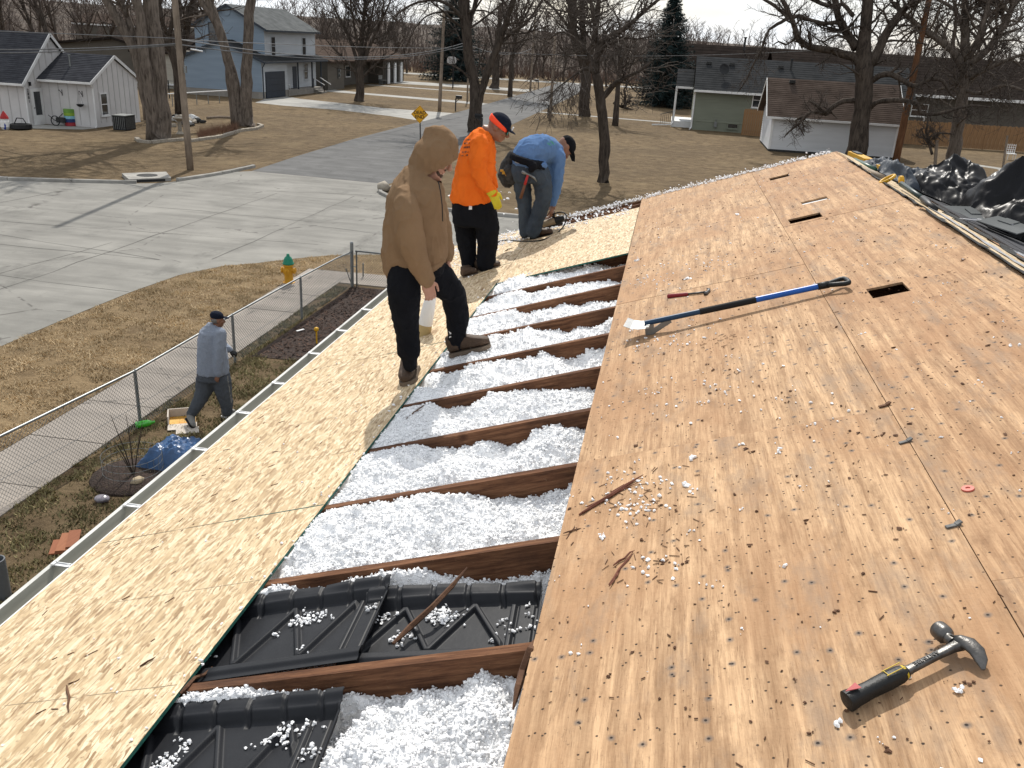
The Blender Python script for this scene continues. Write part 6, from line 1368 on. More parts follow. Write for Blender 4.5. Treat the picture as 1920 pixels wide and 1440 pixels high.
# ---- man in the orange shirt
F = Fig(RW(.98, 7.9)); fv = F.view(); rgt = np.cross(fv, up); rgt = -rgt if rgt[0] < 0 else rgt
t = thing('person', 'person in bright orange shirt, black cap and yellow glove looking down', 'person', (*F.b[:2], RW(.98, 7.9)[2]))
top = MB(); F.torso(top, [(845, 377, 921, 378, 0, .20), (846, 366, 922, 368, 0, .205), (850, 340, 924, 338, 0, .205), (856, 310, 927, 310, 0, .205), (863, 284, 929, 288, 0, .205), (873, 262, 927, 268, 0, .19), (886, 248, 923, 256, 0, .14), (900, 239, 920, 249, 0, .085)])
F.limb(top, [(900, 268, -.19, 15), (896, 300, -.22, 14.5), (899, 328, -.22, 13.5), (911, 347, -.22, 12), (922, 358, -.22, 9.5)]); F.limb(top, [(905, 268, .2, 14), (912, 300, .23, 14), (918, 325, .24, 12), (924, 345, .22, 10)])
o_ = remesh(top, .013, 3, .012, (8, 8, 6), 21); ob = bvh_of(o_); o_.build('long_sleeve_shirt', ORANGE, t, True)
tr = MB(); F.torso(tr, [(848, 374, 919, 374, 0, .18), (847, 395, 928, 396, 0, .19), (849, 420, 936, 424, 0, .18)]); F.limb(tr, [(872, 395, .08, 22), (873, 430, .08, 20.5), (876, 465, .07, 17), (880, 498, .05, 13.5), (881, 506, .05, 13)]); F.limb(tr, [(908, 400, -.05, 24), (914, 430, -.06, 22), (914, 462, -.05, 18.5), (911, 488, -.05, 17.5), (911, 495, -.05, 17)])
o2 = remesh(tr, .014, 4, .007, (10, 10, 6), 33); ob2 = bvh_of(o2); o2.build('trousers', BLACKC, t, True)
a, b = RW(*RF(893, 507)), RW(*RF(938, 499)); shoe(t, 'boot', a, b, .11, .10, .02, RN, F.p(909, 490, -.05), .01, LEATHER, TANSOLE); c_, d_ = RW(*RF(873, 519)), RW(*RF(896, 512)); c_ = c_+(d_-c_)*-.2; shoe(t, 'boot', c_, d_, .11, .10, .02, RN, F.p(880, 502, .05), .01, LEATHER, TANSOLE)
hc = F.p(935, 239, 0); ff = nrm(rgt*.92-up*.45-fv*.1); fu = nrm(up*.92+rgt*.42); fr_ = np.cross(ff, fu)
sk = MB(); face(sk, hc, ff, fu, 1.0); sk.tube([hc-fu*.06-ff*.02, F.p(914, 244, 0), F.p(900, 270, 0), F.p(884, 372, 0)], [.062, .064, .05, .04], 12)
for pts in ([(885, 380, 0), (872, 395, .08), (876, 460, .07), (880, 508, .05)], [(885, 380, 0), (908, 400, -.05), (914, 460, -.05), (911, 498, -.05)], [(905, 255, 0), (900, 268, -.19), (899, 328, -.22), (923, 359, -.22)], [(905, 255, 0), (905, 268, .2), (918, 325, .24), (924, 345, .22)]): sk.tube([F.p(*q) for q in pts], [.045, .045, .038, .026], 8)
remesh(sk, .0085, 2).build('body', M['skin_tan'], t, True); eyes(t, hc, ff, fu)
gl = MB(); w = F.p(922, 359, -.22); hand(gl, w, F.p(931, 380, -.22)-w, -fv*.9+rgt*.3, .20, .35, -1, .0115); gl.tube([F.p(919, 356, -.22), F.p(925, 364, -.22)], [.05, .047], 12); remesh(gl, .0055, 1).build('glove', GLOVE, t, True)
gl = MB(); w = F.p(924, 346, .22); hand(gl, w, F.p(932, 362, .22)-w, rgt, .20, .5, 1, .0115); remesh(gl, .008, 2).build('glove', GLOVE, t, True)
mb = MB(); mb.ell(hc+fu*.056-ff*.006, (.107, .09, .075), np.array([ff, fr_, fu])); mb.loft([(hc+ff*.06+fu*.042, ff*.03, fr_*.082), (hc+ff*.11+fu*.026, ff*.055, fr_*.074), (hc+ff*.115+fu*.018, ff*.055, fr_*.074)], 14); cp = remesh(mb, .009, 2); cp.build('cap', NAVYC, t, True)
mb = MB(); mb.loft([(hc+ff*(.104*cos(a)-.008)+fr_*.090*sin(a)+fu*(.030-.022*cos(a)), nrm(ff*cos(a)+fr_*sin(a))*.006, fu*(.022-.007*cos(a))) for a in np.linspace(.5, 2*pi-.5, 25)], 8); mb.build('headband', simple('orange_headband', (.95, .085, .03), (.8, .07, .025), 6, .9), t, True)
mb = MB(); mb.loft([(hc+ff*.094+fr_*s*.036+fu*-.004, ff*.006+fr_*s*.03, fu*.021) for s in (-1.2, -.4, .4, 1.2)], 8); mb.tube([hc+ff*.08-fr_*.075+fu*.004, hc+ff*.0-fr_*.084+fu*.004], .004, 5); mb.build('sunglasses', simple('green_mirror_lens', (.03, .42, .30), (.02, .25, .3), 12, .12, .6, spec=.8), t, True)
mb = MB(); mb.box(hc+ff*.118+fu*.05-fr_*.01, (.012, .05, .035), np.array([ff, fr_, fu]).T); mb.build('cap_badge', WHITEP, t)
for row, (x0, y0, w, h) in enumerate(((873, 261, 9, 3.2), (870, 267.5, 11, 3.2), (868, 275, 12, 4), (866, 284, 12, 3.4), (864, 290.5, 13, 3.6))):
    x = x0; k = 0
    while x < x0+w:
        ww = rt.uniform(1.4, 2.4); fig_decal(ob, [(x, y0+(x-x0)*-.1+rt.uniform(0, .6)), (x+ww, y0-(x-x0)*.1), (x+ww-.3, y0+h-(x-x0)*.1), (x+.2, y0+h*.8-(x-x0)*.1)], M['black'], 'back_print', t, .002); x += ww+.7
fig_decal(ob2, [(879, 385), (885, 385), (885, 393), (879, 393)], WHITEP, 'pocket_label', t)

# ---- man in blue bending down
F = Fig(RW(1.28, 9.02)); fv = F.view(); rgt = np.cross(fv, up); rgt = -rgt if rgt[0] < 0 else rgt
t = thing('person', 'person in blue shirt and jeans bending over with a black tool belt', 'person', (*F.b[:2], RW(1.28, 9.02)[2]))
top = MB(); F.limb(top, [(984, 297, 0, 24), (990, 288, .05, 27), (1005, 281, .15, 28), (1022, 281, .28, 27), (1038, 288, .36, 22), (1044, 296, .38, 17)], 16)
F.limb(top, [(1046, 294, .25, 14), (1046, 312, .24, 13), (1045, 336, .22, 11.5), (1041, 362, .20, 9), (1037, 385, .18, 6)]); F.limb(top, [(1036, 290, .52, 13), (1040, 330, .55, 11), (1038, 365, .5, 8), (1034, 385, .45, 6)]); F.torso(top, [(960, 296, 1026, 305, 0, .18), (961, 308, 1026, 316, 0, .18)])
o_ = remesh(top, .015, 4, .009, (8, 8, 7), 44); ob = bvh_of(o_); o_.build('long_sleeve_shirt', BLUE, t, True)
tr = MB(); F.torso(tr, [(960, 304, 1024, 311, 0, .17), (958, 320, 1031, 324, 0, .185), (963, 338, 1034, 342, 0, .17)]); F.limb(tr, [(975, 325, .02, 16), (980, 355, .03, 15.5), (984, 384, .04, 13.5), (985, 415, .04, 12), (984, 436, .03, 10.5)]); F.limb(tr, [(1012, 328, -.03, 19.5), (1019, 352, -.06, 17), (1019, 374, -.08, 15), (1009, 404, -.06, 13.5), (1000, 434, -.05, 12.5)])
o2 = remesh(tr, .015, 4, .009, (11, 11, 7), 55); o2.build('jeans', DENIM, t, True)
a, b = RW(*RF(994, 448)), RW(*RF(1037, 438)); shoe(t, 'boot', a, b, .11, .11, .02, RN, F.p(1000, 430, -.05), .011, LEATHER, M['black']); c_, d_ = RW(*RF(980, 446)), RW(*RF(1003, 441)); shoe(t, 'boot', c_, d_, .11, .11, .02, RN, F.p(984, 434, .03), .011, LEATHER, M['black'])
hc = F.p(1059, 276, .5); ff = nrm(-up*.85+rgt*.42+fv*.2); fu = nrm(rgt*.80+up*.42+fv*.35); fr_ = np.cross(ff, fu)
sk = MB(); face(sk, hc, ff, fu, 1.0); sk.tube([hc-fu*.04, F.p(1046, 282, .42), F.p(1030, 286, .3), F.p(990, 300, 0)], [.06, .062, .05, .04], 12)
for pts in ([(990, 305, 0), (975, 325, .02), (984, 384, .04), (984, 440, .03)], [(990, 305, 0), (1012, 328, -.03), (1019, 374, -.08), (1000, 440, -.05)], [(1040, 290, .36), (1046, 296, .25), (1045, 336, .22), (1037, 386, .18)], [(1036, 290, .4), (1036, 292, .52), (1040, 330, .55), (1034, 388, .45)]): sk.tube([F.p(*q) for q in pts], [.045, .045, .038, .026], 8)
w = F.p(1037, 387, .18); hand(sk, w, F.p(1035, 404, .18)-w, -fv*.3+rgt*.8, .19, .8, 1, .009); w = F.p(1034, 388, .45); hand(sk, w, F.p(1032, 404, .42)-w, rgt, .19, .8, -1, .009)
remesh(sk, .0085, 2).build('body', M['skin_tan'], t, True); eyes(t, hc, ff, fu)
mb = MB(); mb.ell(hc+fu*.05-ff*.01, (.108, .09, .078), np.array([ff, fr_, fu])); mb.loft([(hc+ff*.06+fu*.045, fu*.02, fr_*.08), (hc+ff*.12+fu*.045, fu*.012, fr_*.078), (hc+ff*.185+fu*.03, fu*.008, fr_*.05)], 12); remesh(mb, .01, 2).build('cap', BLACKC, t, True)
mb = MB(); F.torso(mb, [(957, 284, 1020, 303, 0, .215), (955, 296, 1026, 318, 0, .222)]); F.limb(mb, [(1000, 312, -.2, 7), (996, 318, -.21, 6)]); remesh(mb, .014, 2, .004).build('tool_belt', BLACKC, t, True)
mb = MB(); F.limb(mb, [(962, 292, .05, 10), (952, 310, .08, 12), (947, 328, .1, 14), (952, 340, .1, 12)]); F.limb(mb, [(955, 320, -.02, 10), (962, 338, 0, 9)]); remesh(mb, .014, 2, .008, (14, 14, 14)).build('tool_pouch', M['grime'], t, True)
mb = MB(); p = F.p(946, 324, -.04)
for k, (dx, dz, s) in enumerate(((0, 0, .05), (-.03, .02, .035), (.03, -.02, .04), (.02, .03, .03))): mb.box(p+rgt*dx+up*dz, (s, .01, s*.6), np.array([rgt, fv, up]).T)
mb.build('pouch_badge', simple('ochre_badge', (.55, .28, .03), None, 8, .7), t)
mb = MB(); F.torso(mb, [(961, 299, 990, 306, -.13, .04), (966, 304, 988, 309, -.13, .04)]); mb.build('shirt_tail', WHITEP, t, True)
for row, (x0, y0) in enumerate(((1030, 262), (1035, 266), (1027, 267))):
    for k in range(3): x = x0+k*2.6; y = y0+k*1.6; fig_decal(ob, [(x, y), (x+1.7, y+1), (x+1.2, y+4), (x-.4, y+3)], simple('green_print_%d%d' % (row, k), (.08, .35, .2), None, 3, .8), 'back_print', t, .002)
p0, p1 = F.p(990, 327, -.21), F.p(976, 372, -.2); hm = thing('hammer', 'claw hammer with red handle hanging from the tool belt', 'hammer', p1)
mb = MB(); md = p0+(p1-p0)*.42; mb.tube([md, p1], [.014, .017], 10); mb.build('handle', simple('worn_wood_handle', (.16, .07, .035), None, 8, .6), hm, True)
mb = MB(); mb.tube([p0+(p1-p0)*.02, p0+(p1-p0)*.425], [.013, .0145], 10); mb.build('grip', simple('red_grip', (.45, .03, .03), None, 8, .5), hm, True)
mb = MB(); hx = nrm(F.p(1003, 330, -.21)-F.p(977, 318, -.21)); mb.lathe(p0-hx*.07, [(.017, 0), (.018, .03), (.012, .045), (.012, .1), (.016, .105)], 10, hx); mb.tube([p0+hx*.03, p0+hx*.07-up*.005, p0+hx*.1-up*.035], [.014, .011, .004], 8); mb.build('head', M['steel'], hm, True)

# ---- man walking in the yard
b = np.array([-4.55, 12.45, 0]); F = Fig(b); fv = F.view(); rgt = np.cross(fv, up); rgt = -rgt if rgt[0] < 0 else rgt
t = thing('person', 'person in grey sweatshirt and navy cap walking in the yard below', 'person', b)
top = MB(); F.torso(top, [(369, 701, 430, 698, 0, .2), (369, 690, 430, 688, 0, .215), (369, 664, 427, 662, 0, .215), (370, 640, 421, 640, 0, .20), (374, 622, 419, 624, 0, .18), (384, 611, 415, 615, 0, .11), (391, 605, 410, 610, 0, .07)])
F.limb(top, [(413, 626, -.17, 11), (413, 645, -.2, 10.5), (411, 668, -.21, 9.5), (410, 700, -.2, 7)]); F.limb(top, [(385, 626, .18, 11), (405, 645, .28, 10), (424, 652, .25, 7.5), (430, 655, .2, 6)])
o_ = remesh(top, .017, 4, .008, (8, 8, 5), 66); o_.build('sweatshirt', GREYK, t, True)
tr = MB(); F.torso(tr, [(370, 697, 430, 696, 0, .18), (368, 712, 433, 712, 0, .19)]); F.limb(tr, [(386, 712, .05, 17), (383, 730, .05, 15), (376, 748, .04, 12.5), (364, 768, .03, 9.5), (359, 776, .03, 8.5)]); F.limb(tr, [(414, 712, -.02, 17.5), (420, 738, -.02, 14), (425, 758, -.01, 11), (426, 772, 0, 9)])
o2 = remesh(tr, .016, 4, .008, (9, 9, 6), 77); ob2 = bvh_of(o2); o2.build('trousers', GREYP, t, True)
GS = simple('grey_trainers', (.24, .235, .22), (.16, .155, .145), 12, .8); a, b_ = G(418, 784), G(440, 774); shoe(t, 'trainer', a, b_, .11, .11, .03, up, F.p(426, 770, 0), .012, GS, WHITEP); q = G(362, 803, .03); a2, b2 = F.p(350, 786, .02), q; shoe(t, 'trainer', a2, b2, .11, .11, .02, nrm(rgt*.6+up*.6-fv*.4), F.p(359, 774, .03), .012, GS, M['black'])
hc = F.p(408, 600, 0); ff = nrm(rgt*.95-up*.12+fv*.2); fu = up
sk = MB(); face(sk, hc, ff, fu, 1.05); sk.tube([hc-up*.07, F.p(402, 614, 0), F.p(400, 660, 0), F.p(400, 700, 0)], [.06, .062, .05, .04], 12)
for pts in ([(400, 700, 0), (386, 712, .05), (380, 745, .04), (359, 780, .03)], [(400, 700, 0), (414, 712, -.02), (424, 750, -.01), (426, 776, 0)], [(400, 620, 0), (413, 626, -.17), (411, 668, -.21), (410, 702, -.2)], [(400, 620, 0), (385, 626, .18), (405, 645, .28), (431, 656, .2)]): sk.tube([F.p(*q) for q in pts], [.045, .045, .038, .028], 8)
w = F.p(409, 702, -.2); hand(sk, w, F.p(405, 716, -.2)-w, -fv*.8-rgt*.4, .19, .6, 1, .0105); w = F.p(431, 656, .2); hand(sk, w, F.p(440, 661, .2)-w, up*.6-fv*.4, .19, .7, 1, .0105)
remesh(sk, .009, 2).build('body', M['skin_tan'], t, True); eyes(t, hc, ff, fu)
gl = MB(); hand(gl, w, F.p(440, 661, .2)-w, up*.6-fv*.4, .20, .7, 1, .013); remesh(gl, .009, 2).build('glove', M['black'], t, True)
fr_ = np.cross(ff, fu)
mb = MB(); mb.ell(hc+fu*.075-ff*.01, (.113, .096, .082), np.array([ff, fr_, fu])); mb.loft([(hc+ff*.08+fu*.052, ff*.03, fr_*.085), (hc+ff*.135+fu*.045, ff*.055, fr_*.075), (hc+ff*.14+fu*.036, ff*.055, fr_*.075)], 12); remesh(mb, .011, 2).build('cap', NAVYC, t, True)
mb = MB(); mb.ell(hc-ff*.045-fu*.0, (.065, .088, .06), np.array([ff, fr_, fu])); remesh(mb, .01, 1, .004, (50, 50, 50)).build('hair', M['hair_grey'], t, True)
for k in range(6): y = 705+k*10; x = 424+k*1.5; fig_decal(ob2, [(x+2, y), (x+4, y), (x+4.8, y+10.3), (x+2.8, y+10.3)], GS, 'side_stripe', t)
# ================================================================ things on the roof
def rthing(name, label, cat, u, v, group=None): return thing(name, label, cat, RW(u, v, .013), group)
def rbuild(mb, name, m, parent, smooth=False, sharp=None): to_roof(mb); return mb.build(name, m, parent, smooth, sharp)
# big claw hammer in front: handle end -> head
rb = lambda px, py, w=.013: np.array([*RF(px, py, w), w])
hA, hB = rb(1586, 1316, .042), rb(1800, 1207, .046); d = nrm(hB-hA); sd_ = nrm(np.cross((0, 0, 1), d)); t = rthing('hammer', 'steel claw hammer with thick black rubber grip on the plywood', 'hammer', *hA[:2])
L = np.linalg.norm(hB-hA); Z = np.array([0, 0, 1.]); K = 1.16
M['grip'] = simple('black_rubber', (.012, .013, .014), (.008, .009, .009), 20, .5, bump=.2)
mb = MB(); R = []
for q, w, h in ((0, .014, .014), (.008, .0195, .0195), (.03, .0195, .019), (.09, .0172, .0172), (.2, .0158, .0160), (.36, .0172, .0168), (.46, .0165, .016), (.52, .0125, .012)): R.append((hA+d*L*q, sd_*w*K, Z*h*K))
mb.loft(R, 18, True, 0, .8); rbuild(mb, 'grip', M['grip'], t, True, 50)
mb = MB(); R = []
for q, w, h in ((.5, .0115, .008), (.55, .0095, .0068), (.8, .0085, .0066), (.93, .010, .0085), (1.0, .014, .012)): R.append((hA+d*L*q, sd_*w*K, Z*h*K))
mb.loft(R, 14, True, 0, .6)
M['hsteel'] = simple('worn_steel', (.13, .125, .12), (.06, .058, .055), 30, .4, .75, bump=.2, bscale=60); rbuild(mb, 'shank', M['hsteel'], t, True, 50)
hs = rb(1782, 1200, .048); face_ = rb(1768, 1184, .052); claw = [rb(1800, 1204, .048), rb(1818, 1208, .049), rb(1832, 1221, .046), rb(1840, 1238, .039), rb(1844, 1256, .028)]
mb = MB(); fd = nrm(face_-rb(1800, 1213, .05)); c0 = hs-fd*.012; mb.lathe(c0, [(.014, 0), (.014, .014), (.013, .022), (.0205, .028), (.022, .034), (.022, .056), (.0205, .060)], 18, fd)
P = [hs-fd*.004]+claw; mb.loft([(P[0], Z*.016, sd_*.018)]+[(p_, Z*h, nrm(np.cross(nrm(P[min(i+2, 5)]-P[i]), Z))*w) for i, (p_, w, h) in enumerate(zip(claw, (.019, .020, .018, .014, .004), (.016, .012, .009, .006, .002)))], 14)
rbuild(mb, 'head', M['hsteel'], t, True, 45)
YT = simple('yellow_trim', (.60, .43, .03), None, 5, .6); mb = MB(); mb.loft([(hA+d*L*.49, sd_*.0150*K, Z*.0146*K), (hA+d*L*.507, sd_*.0142*K, Z*.0137*K)], 16)
for s_ in (-1, 1): mb.box(hA+d*L*.42+Z*.0218+sd_*s_*.009, (.05, .0014, .0016), np.array([d, sd_, Z]).T)
mb.box(hA+d*L*.355+Z*.0215, (.0014, .018, .0016), np.array([d, sd_, Z]).T); rbuild(mb, 'yellow_band', YT, t)
mb = MB(); e = hA+d*L*.05+Z*.0258; mb.add([e-d*.012, e+d*.022+sd_*.011, e+d*.022-sd_*.011, e-d*.012+Z*.002, e+d*.022+sd_*.011+Z*.001, e+d*.022-sd_*.011+Z*.001], [(3, 4, 5), (0, 1, 4, 3), (1, 2, 5, 4), (2, 0, 3, 5)]); rbuild(mb, 'red_badge', simple('red_badge', (.42, .07, .07), None, 5, .6), t)
pos = rw(hA+d*L*.70+Z*.0092)[0]; text_on('lettering', 'ANTIVIBE', .0165, pos, ROOFM[:3, :3] @ -d, ROOFM[:3, :3] @ -sd_, M['black'], t, .0006)
# small red hammer
a, b = rb(1252, 556, .022), rb(1327, 547, .022); d = nrm(b-a); sd_ = nrm(np.cross(Z, d)); t = rthing('hammer', 'small claw hammer with dark red grip lying above the scraper', 'hammer', *a[:2])
mb = MB(); mb.loft([(a+d*q, sd_*w, Z*w) for q, w in ((0, .012), (.006, .016), (.08, .013), (.13, .013), (.14, .009))], 12); rbuild(mb, 'grip', simple('dark_red_grip', (.22, .018, .025), None, 10, .5), t, True, 50)
mb = MB(); mb.tube([a+d*.13, b-d*.01], [.007, .007], 8); rbuild(mb, 'shank', M['hsteel'], t, True)
mb = MB(); mb.tube([b-sd_*.045, b-sd_*.02], [.013, .012], 12); mb.tube([b-sd_*.022, b+sd_*.02, b+sd_*.05-d*.008, b+sd_*.075-d*.03], [.010, .011, .009, .004], 10); rbuild(mb, 'head', M['hsteel'], t, True)
# long shingle scraper with D grip
pts = [(1215, 605, .085), (1330, 577, .078), (1440, 556, .07), (1545, 535, .06)]
P = [rb(x, y, w) for x, y, w in pts]; d = nrm(P[-1]-P[0]); sd_ = nrm(np.cross(Z, d)); t = rthing('shingle_scraper', 'long shingle scraper shovel with blue shaft and black D grip', 'scraper', *P[0][:2])
at = lambda q: P[0]+(P[-1]-P[0])*q
BL = simple('blue_enamel', (.012, .10, .42), (.01, .07, .3), 6, .35); BD_ = simple('dark_blue_enamel', (.012, .045, .10), None, 6, .4); BK = simple('black_foam', (.012, .012, .013), None, 20, .8)
for n_, q0, q1, r, m in (('shaft', -.02, .3, .0155, BD_), ('foam_sleeve', .3, .62, .0185, BK), ('shaft', .62, .97, .0165, BL)): mb = MB(); mb.tube([at(q0), at((q0+q1)/2), at(q1)], r, 14); rbuild(mb, n_, m, t, True, 50)
mb = MB(); e = at(.965); mb.tube([e, e+d*.06], [.02, .021], 12); mb.tube([e+d*.045+sd_*.006, e+d*.085+sd_*.03, e+d*.135+sd_*.056, e+d*.155+sd_*.052, e+d*.160+sd_*.03, e+d*.160, e+d*.160-sd_*.03, e+d*.155-sd_*.052, e+d*.135-sd_*.056, e+d*.085-sd_*.03, e+d*.045-sd_*.006], .0135, 10); rbuild(mb, 'grip', M['grip'], t, True)
bl0, bl1 = rb(1212, 612, .075), rb(1182, 598, .115)
mb = MB(); h0 = at(-.005); bd = nrm(np.array([-1, .12, 0])); bs = np.array([.12, 1, 0]); bs = nrm(bs); w = .078
V = []
for q, z in ((0, .056), (.045, .060), (.085, .072), (.12, .094)):
    for s in (-1, 1): V.append(h0+bd*q+bs*s*w+Z*(z-h0[2]+.02))
V = np.array(V); V2 = V-Z*.003; n = len(V); Fq = [(2*i, 2*i+1, 2*i+3, 2*i+2) for i in range(3)]; mb.add(np.concatenate([V, V2]), Fq+[tuple(n+k for k in f[::-1]) for f in Fq]+[(2*i, 2*i+2, n+2*i+2, n+2*i) for i in range(3)]+[(2*i+3, 2*i+1, n+2*i+1, n+2*i+3) for i in range(3)]+[(6, 7, n+7, n+6), (1, 0, n, n+1)])
for k in range(5): mb.box(V[:2].mean(0)+bs*(-.06+k*.03)-bd*.008, (.02, .016, .009))
rbuild(mb, 'blade', simple('scuffed_blade', (.52, .52, .51), (.33, .33, .32), 30, .5, .5), t)
mb = MB(); mb.beam(h0+d*.01-Z*.01, h0+d*.0+Z*(.016-h0[2]), .018, .05); mb.beam(h0+Z*(.02-h0[2]), h0+d*.13+Z*-.012, .012, .03); rbuild(mb, 'fulcrum', M['steel'], t)

# black plastic air chutes between the rafters
def chute(label, u0, u1, v0, v1, w=-.035, tilt=0., skew=0., n=(230, 120)):
    t = thing('air_chute', label, 'air chute', RW(u0, v0, 0), None); A = np.linspace(0, 1, n[0]); B = np.linspace(0, 1, n[1]); X, Y = np.meshgrid(A, B, indexing='ij'); Lu, Lv = u1-u0, v1-v0
    x, y = X*Lu, Y*Lv; s = lambda q: np.clip(q, 0, 1); ss = lambda q: s(q)**2*(3-2*s(q))
    wall = np.maximum(ss((.075-y)/.018), ss((y-(Lv-.085))/.045)); pit = .036; z = -pit*(1-wall)
    far = (y > Lv-.095); per = .125; xx = (x % per)/per
    z += far*(-.009*ss((np.abs(xx-.5)-.42)/.03)+.006*ss((.40-np.abs(xx-.5))/.02)*ss((y-(Lv-.078))/.01)*ss((Lv-.045-y)/.01))
    inn = (y > .085) & (y < Lv-.09); hgt = (y-.085)/(Lv-.175); q = ((x-.03) % (2*per))/(2*per)
    zig = np.minimum(np.abs(q-hgt*.5), np.abs((1-q)-hgt*.5))*2*per; crs = np.minimum(np.abs(q-.5-hgt*.5), np.abs((1-q)-.5-hgt*.5))*2*per
    end = x > Lu-.12
    rib = np.maximum(ss((.013-zig)/.006)*.018, ss((.010-crs)/.006)*-.012); z += inn*np.where(end, ss((.012-np.abs(x-(Lu-.1)))/.006)*.013+ss((.03-np.abs(x-(Lu-.055)))/.006)*.008, rib)
    z += ss((x-(Lu-.018))/.012)*.03*(1-wall)
    flange = ss((y-(Lv-.045))/.03)*(.010+.006*np.sin(x*9+1)+.002*np.sin(x*23)); z += flange; z -= ss((.035-y)/.02)*.010
    U = u0+x+skew*y; Vv = v0+y+.012*np.sin(x*6)*(y/Lv); W_ = w+z+tilt*(x-Lu/2)
    i = np.arange(n[0]-1)[:, None]*n[1]; j = np.arange(n[1]-1)[None]; mb = MB(); Fm = np.stack([i+j, i+n[1]+j, i+n[1]+j+1, i+j+1], -1).reshape(-1, 4); mb.add(np.stack([U, Vv, W_], -1).reshape(-1, 3), Fm); mb.add(np.stack([U, Vv, W_-.003], -1).reshape(-1, 3), Fm[:, ::-1])
    rbuild(mb, 'tray', M['plastic_black'], t, True)
    C = []
    for k in range(30):
        cu, cv = rng.uniform(.05, Lu-.02), rng.uniform(.08, Lv-.1); m_ = int(3+90*rng.random()**5)
        if rng.random() < .55: continue
        ii = min(int(cu/Lu*n[0]), n[0]-1)
        for q_ in range(m_):
            sp_ = .004+.0022*m_**.5; a, b = cu+rng.normal(0, sp_*1.2), cv+rng.normal(0, sp_); ii, jj = int(np.clip(a/Lu, 0, .999)*n[0]), int(np.clip(b/Lv, 0, .999)*n[1]); C.append((U[ii, jj], Vv[ii, jj], W_[ii, jj]+rng.uniform(.002, .010)))
    fl = MB(); blobs(fl, rw(np.array(C)), rng.uniform(.0025, .0062, len(C)), .85, .6); tag(fl.build('fluff', M['fluff'], t), kind='stuff')
    return t
chute('nearest black ribbed air chute under the strand board edge', 1.04, 1.86, 1.26, 1.735, -.022, .0, -.10)
chute('left black ribbed air chute overlapping its neighbour between two rafters', 1.02, 1.80, 1.86, 2.33, -.012, .02, -.05)
chute('right black ribbed air chute beneath the long dark splinter', 1.72, 2.36, 1.855, 2.27, -.05, -.09, -.07)

# splinters and sticks
M['clip_grey'] = simple('dull_grey_clip', (.16, .16, .155), (.05, .05, .05), 60, .7)
SPL = simple('dark_splinter', (.13, .065, .035), (.07, .033, .018), 20, .9, bump=.4); SPL2 = simple('red_splinter', (.17, .065, .04), None, 20, .9)
def stick(mb, u0, v0, u1, v1, w0, w1, r):
    P = np.linspace(0, 1, 5)[:, None]*np.array([u1-u0, v1-v0, w1-w0])+np.array([u0, v0, w0]); P[1:-1] += rng.normal(0, r*.8, (3, 3)); mb.tube(P, r*np.array([.5, 1, .9, .8, .2]), 5)
def sticks(label, lst, m=SPL, cat='splinter', group=None):
    a = lst[0]; t = rthing('wood_splinter', label, cat, *RF(a[0], a[1])[:2] if a[0] > 10 else a[:2], group); 
    for x0, y0, x1, y1, w0, w1, r in lst:
        mb = MB(); stick(mb, *RF(x0, y0, w0), *RF(x1, y1, w1), w0, w1, r); rbuild(mb, 'sliver', m, t)
sticks('long dark splinter leaning across the right air chute', [(737, 1207, 876, 1064, -.035, .012, .011)])
sticks('bundle of reddish splinters lying on the plywood near the open edge', [(1086, 965, 1206, 890, .018, .02, .0075), (1092, 960, 1170, 908, .024, .022, .006), (1100, 950, 1196, 905, .02, .018, .004)], SPL2)
sticks('small forked splinter lying on the plywood below the bundle', [(1142, 1096, 1187, 1035, .018, .018, .005), (1150, 1060, 1190, 1032, .02, .02, .004), (1143, 1098, 1165, 1062, .022, .018, .003)], SPL2)
sticks('splinter torn along the plywood edge by the near rafter', [(1002, 1203, 962, 1330, -.004, -.03, .014), (998, 1215, 972, 1300, -.012, -.035, .009)])
sticks('brown splinter stuck at the board edge above the near rafter', [(338, 1300, 398, 1250, .008, -.02, .007)])
sticks('crooked dark stick across the white fluff below the green board edge', [(762, 785, 806, 752, -.0, .0, .004), (767, 775, 792, 768, .0, .0, .003)])
sticks('thin brown strip of wood lying on the near strand board', [(125, 1285, 129, 1335, .016, .016, .005), (127, 1283, 150, 1272, .016, .016, .003)])
sticks('short dark sliver near the green board edge', [(262, 1249, 292, 1231, .015, .02, .004)])
sticks('pale batten offcut beside the boots of the man in orange', [(890, 517, 925, 506, .018, .018, .008)], simple('pale_batten', (.55, .42, .26), None, 10, .8))
sticks('dark lath lying near the feet of the man in orange', [(927, 478, 962, 465, .016, .016, .007)])
sticks('twisted bits of vine on the plywood edge', [(1062, 1010, 1078, 985, .016, .02, .003), (1056, 1000, 1090, 990, .02, .016, .003)])
# small litter on the boards (could not be counted)
mb = MB(); C = []; R_ = []
for k in range(230):
    u, v = rng.uniform(U1+.02, 4.4), rng.uniform(1.0, 9.6); m_ = 1 if rng.random() < .6 else rng.integers(2, 5)
    for q in range(m_): C.append((u+rng.normal(0, .012), v+rng.normal(0, .012), .017)); R_.append(.002+.0045*rng.random()**2)
for cu, cv, n_, s_ in ((2.62, 2.65, 60, .09), (2.7, 2.55, 30, .06), (2.75, 4.4, 40, .12), (2.9, 3.6, 50, .2), (2.85, 6.2, 30, .2), (2.6, 5.9, 25, .1), (3.3, 3.0, 12, .1), (2.75, 2.1, 14, .06)):
    for q in range(n_): C.append((cu+rng.normal(0, s_), cv+rng.normal(0, s_), .017)); R_.append(rng.uniform(.003, .0075))
for k in range(120): C.append((rng.uniform(.1, 1.2), rng.uniform(1.2, 9.5), .016)); R_.append(rng.uniform(.002, .006))
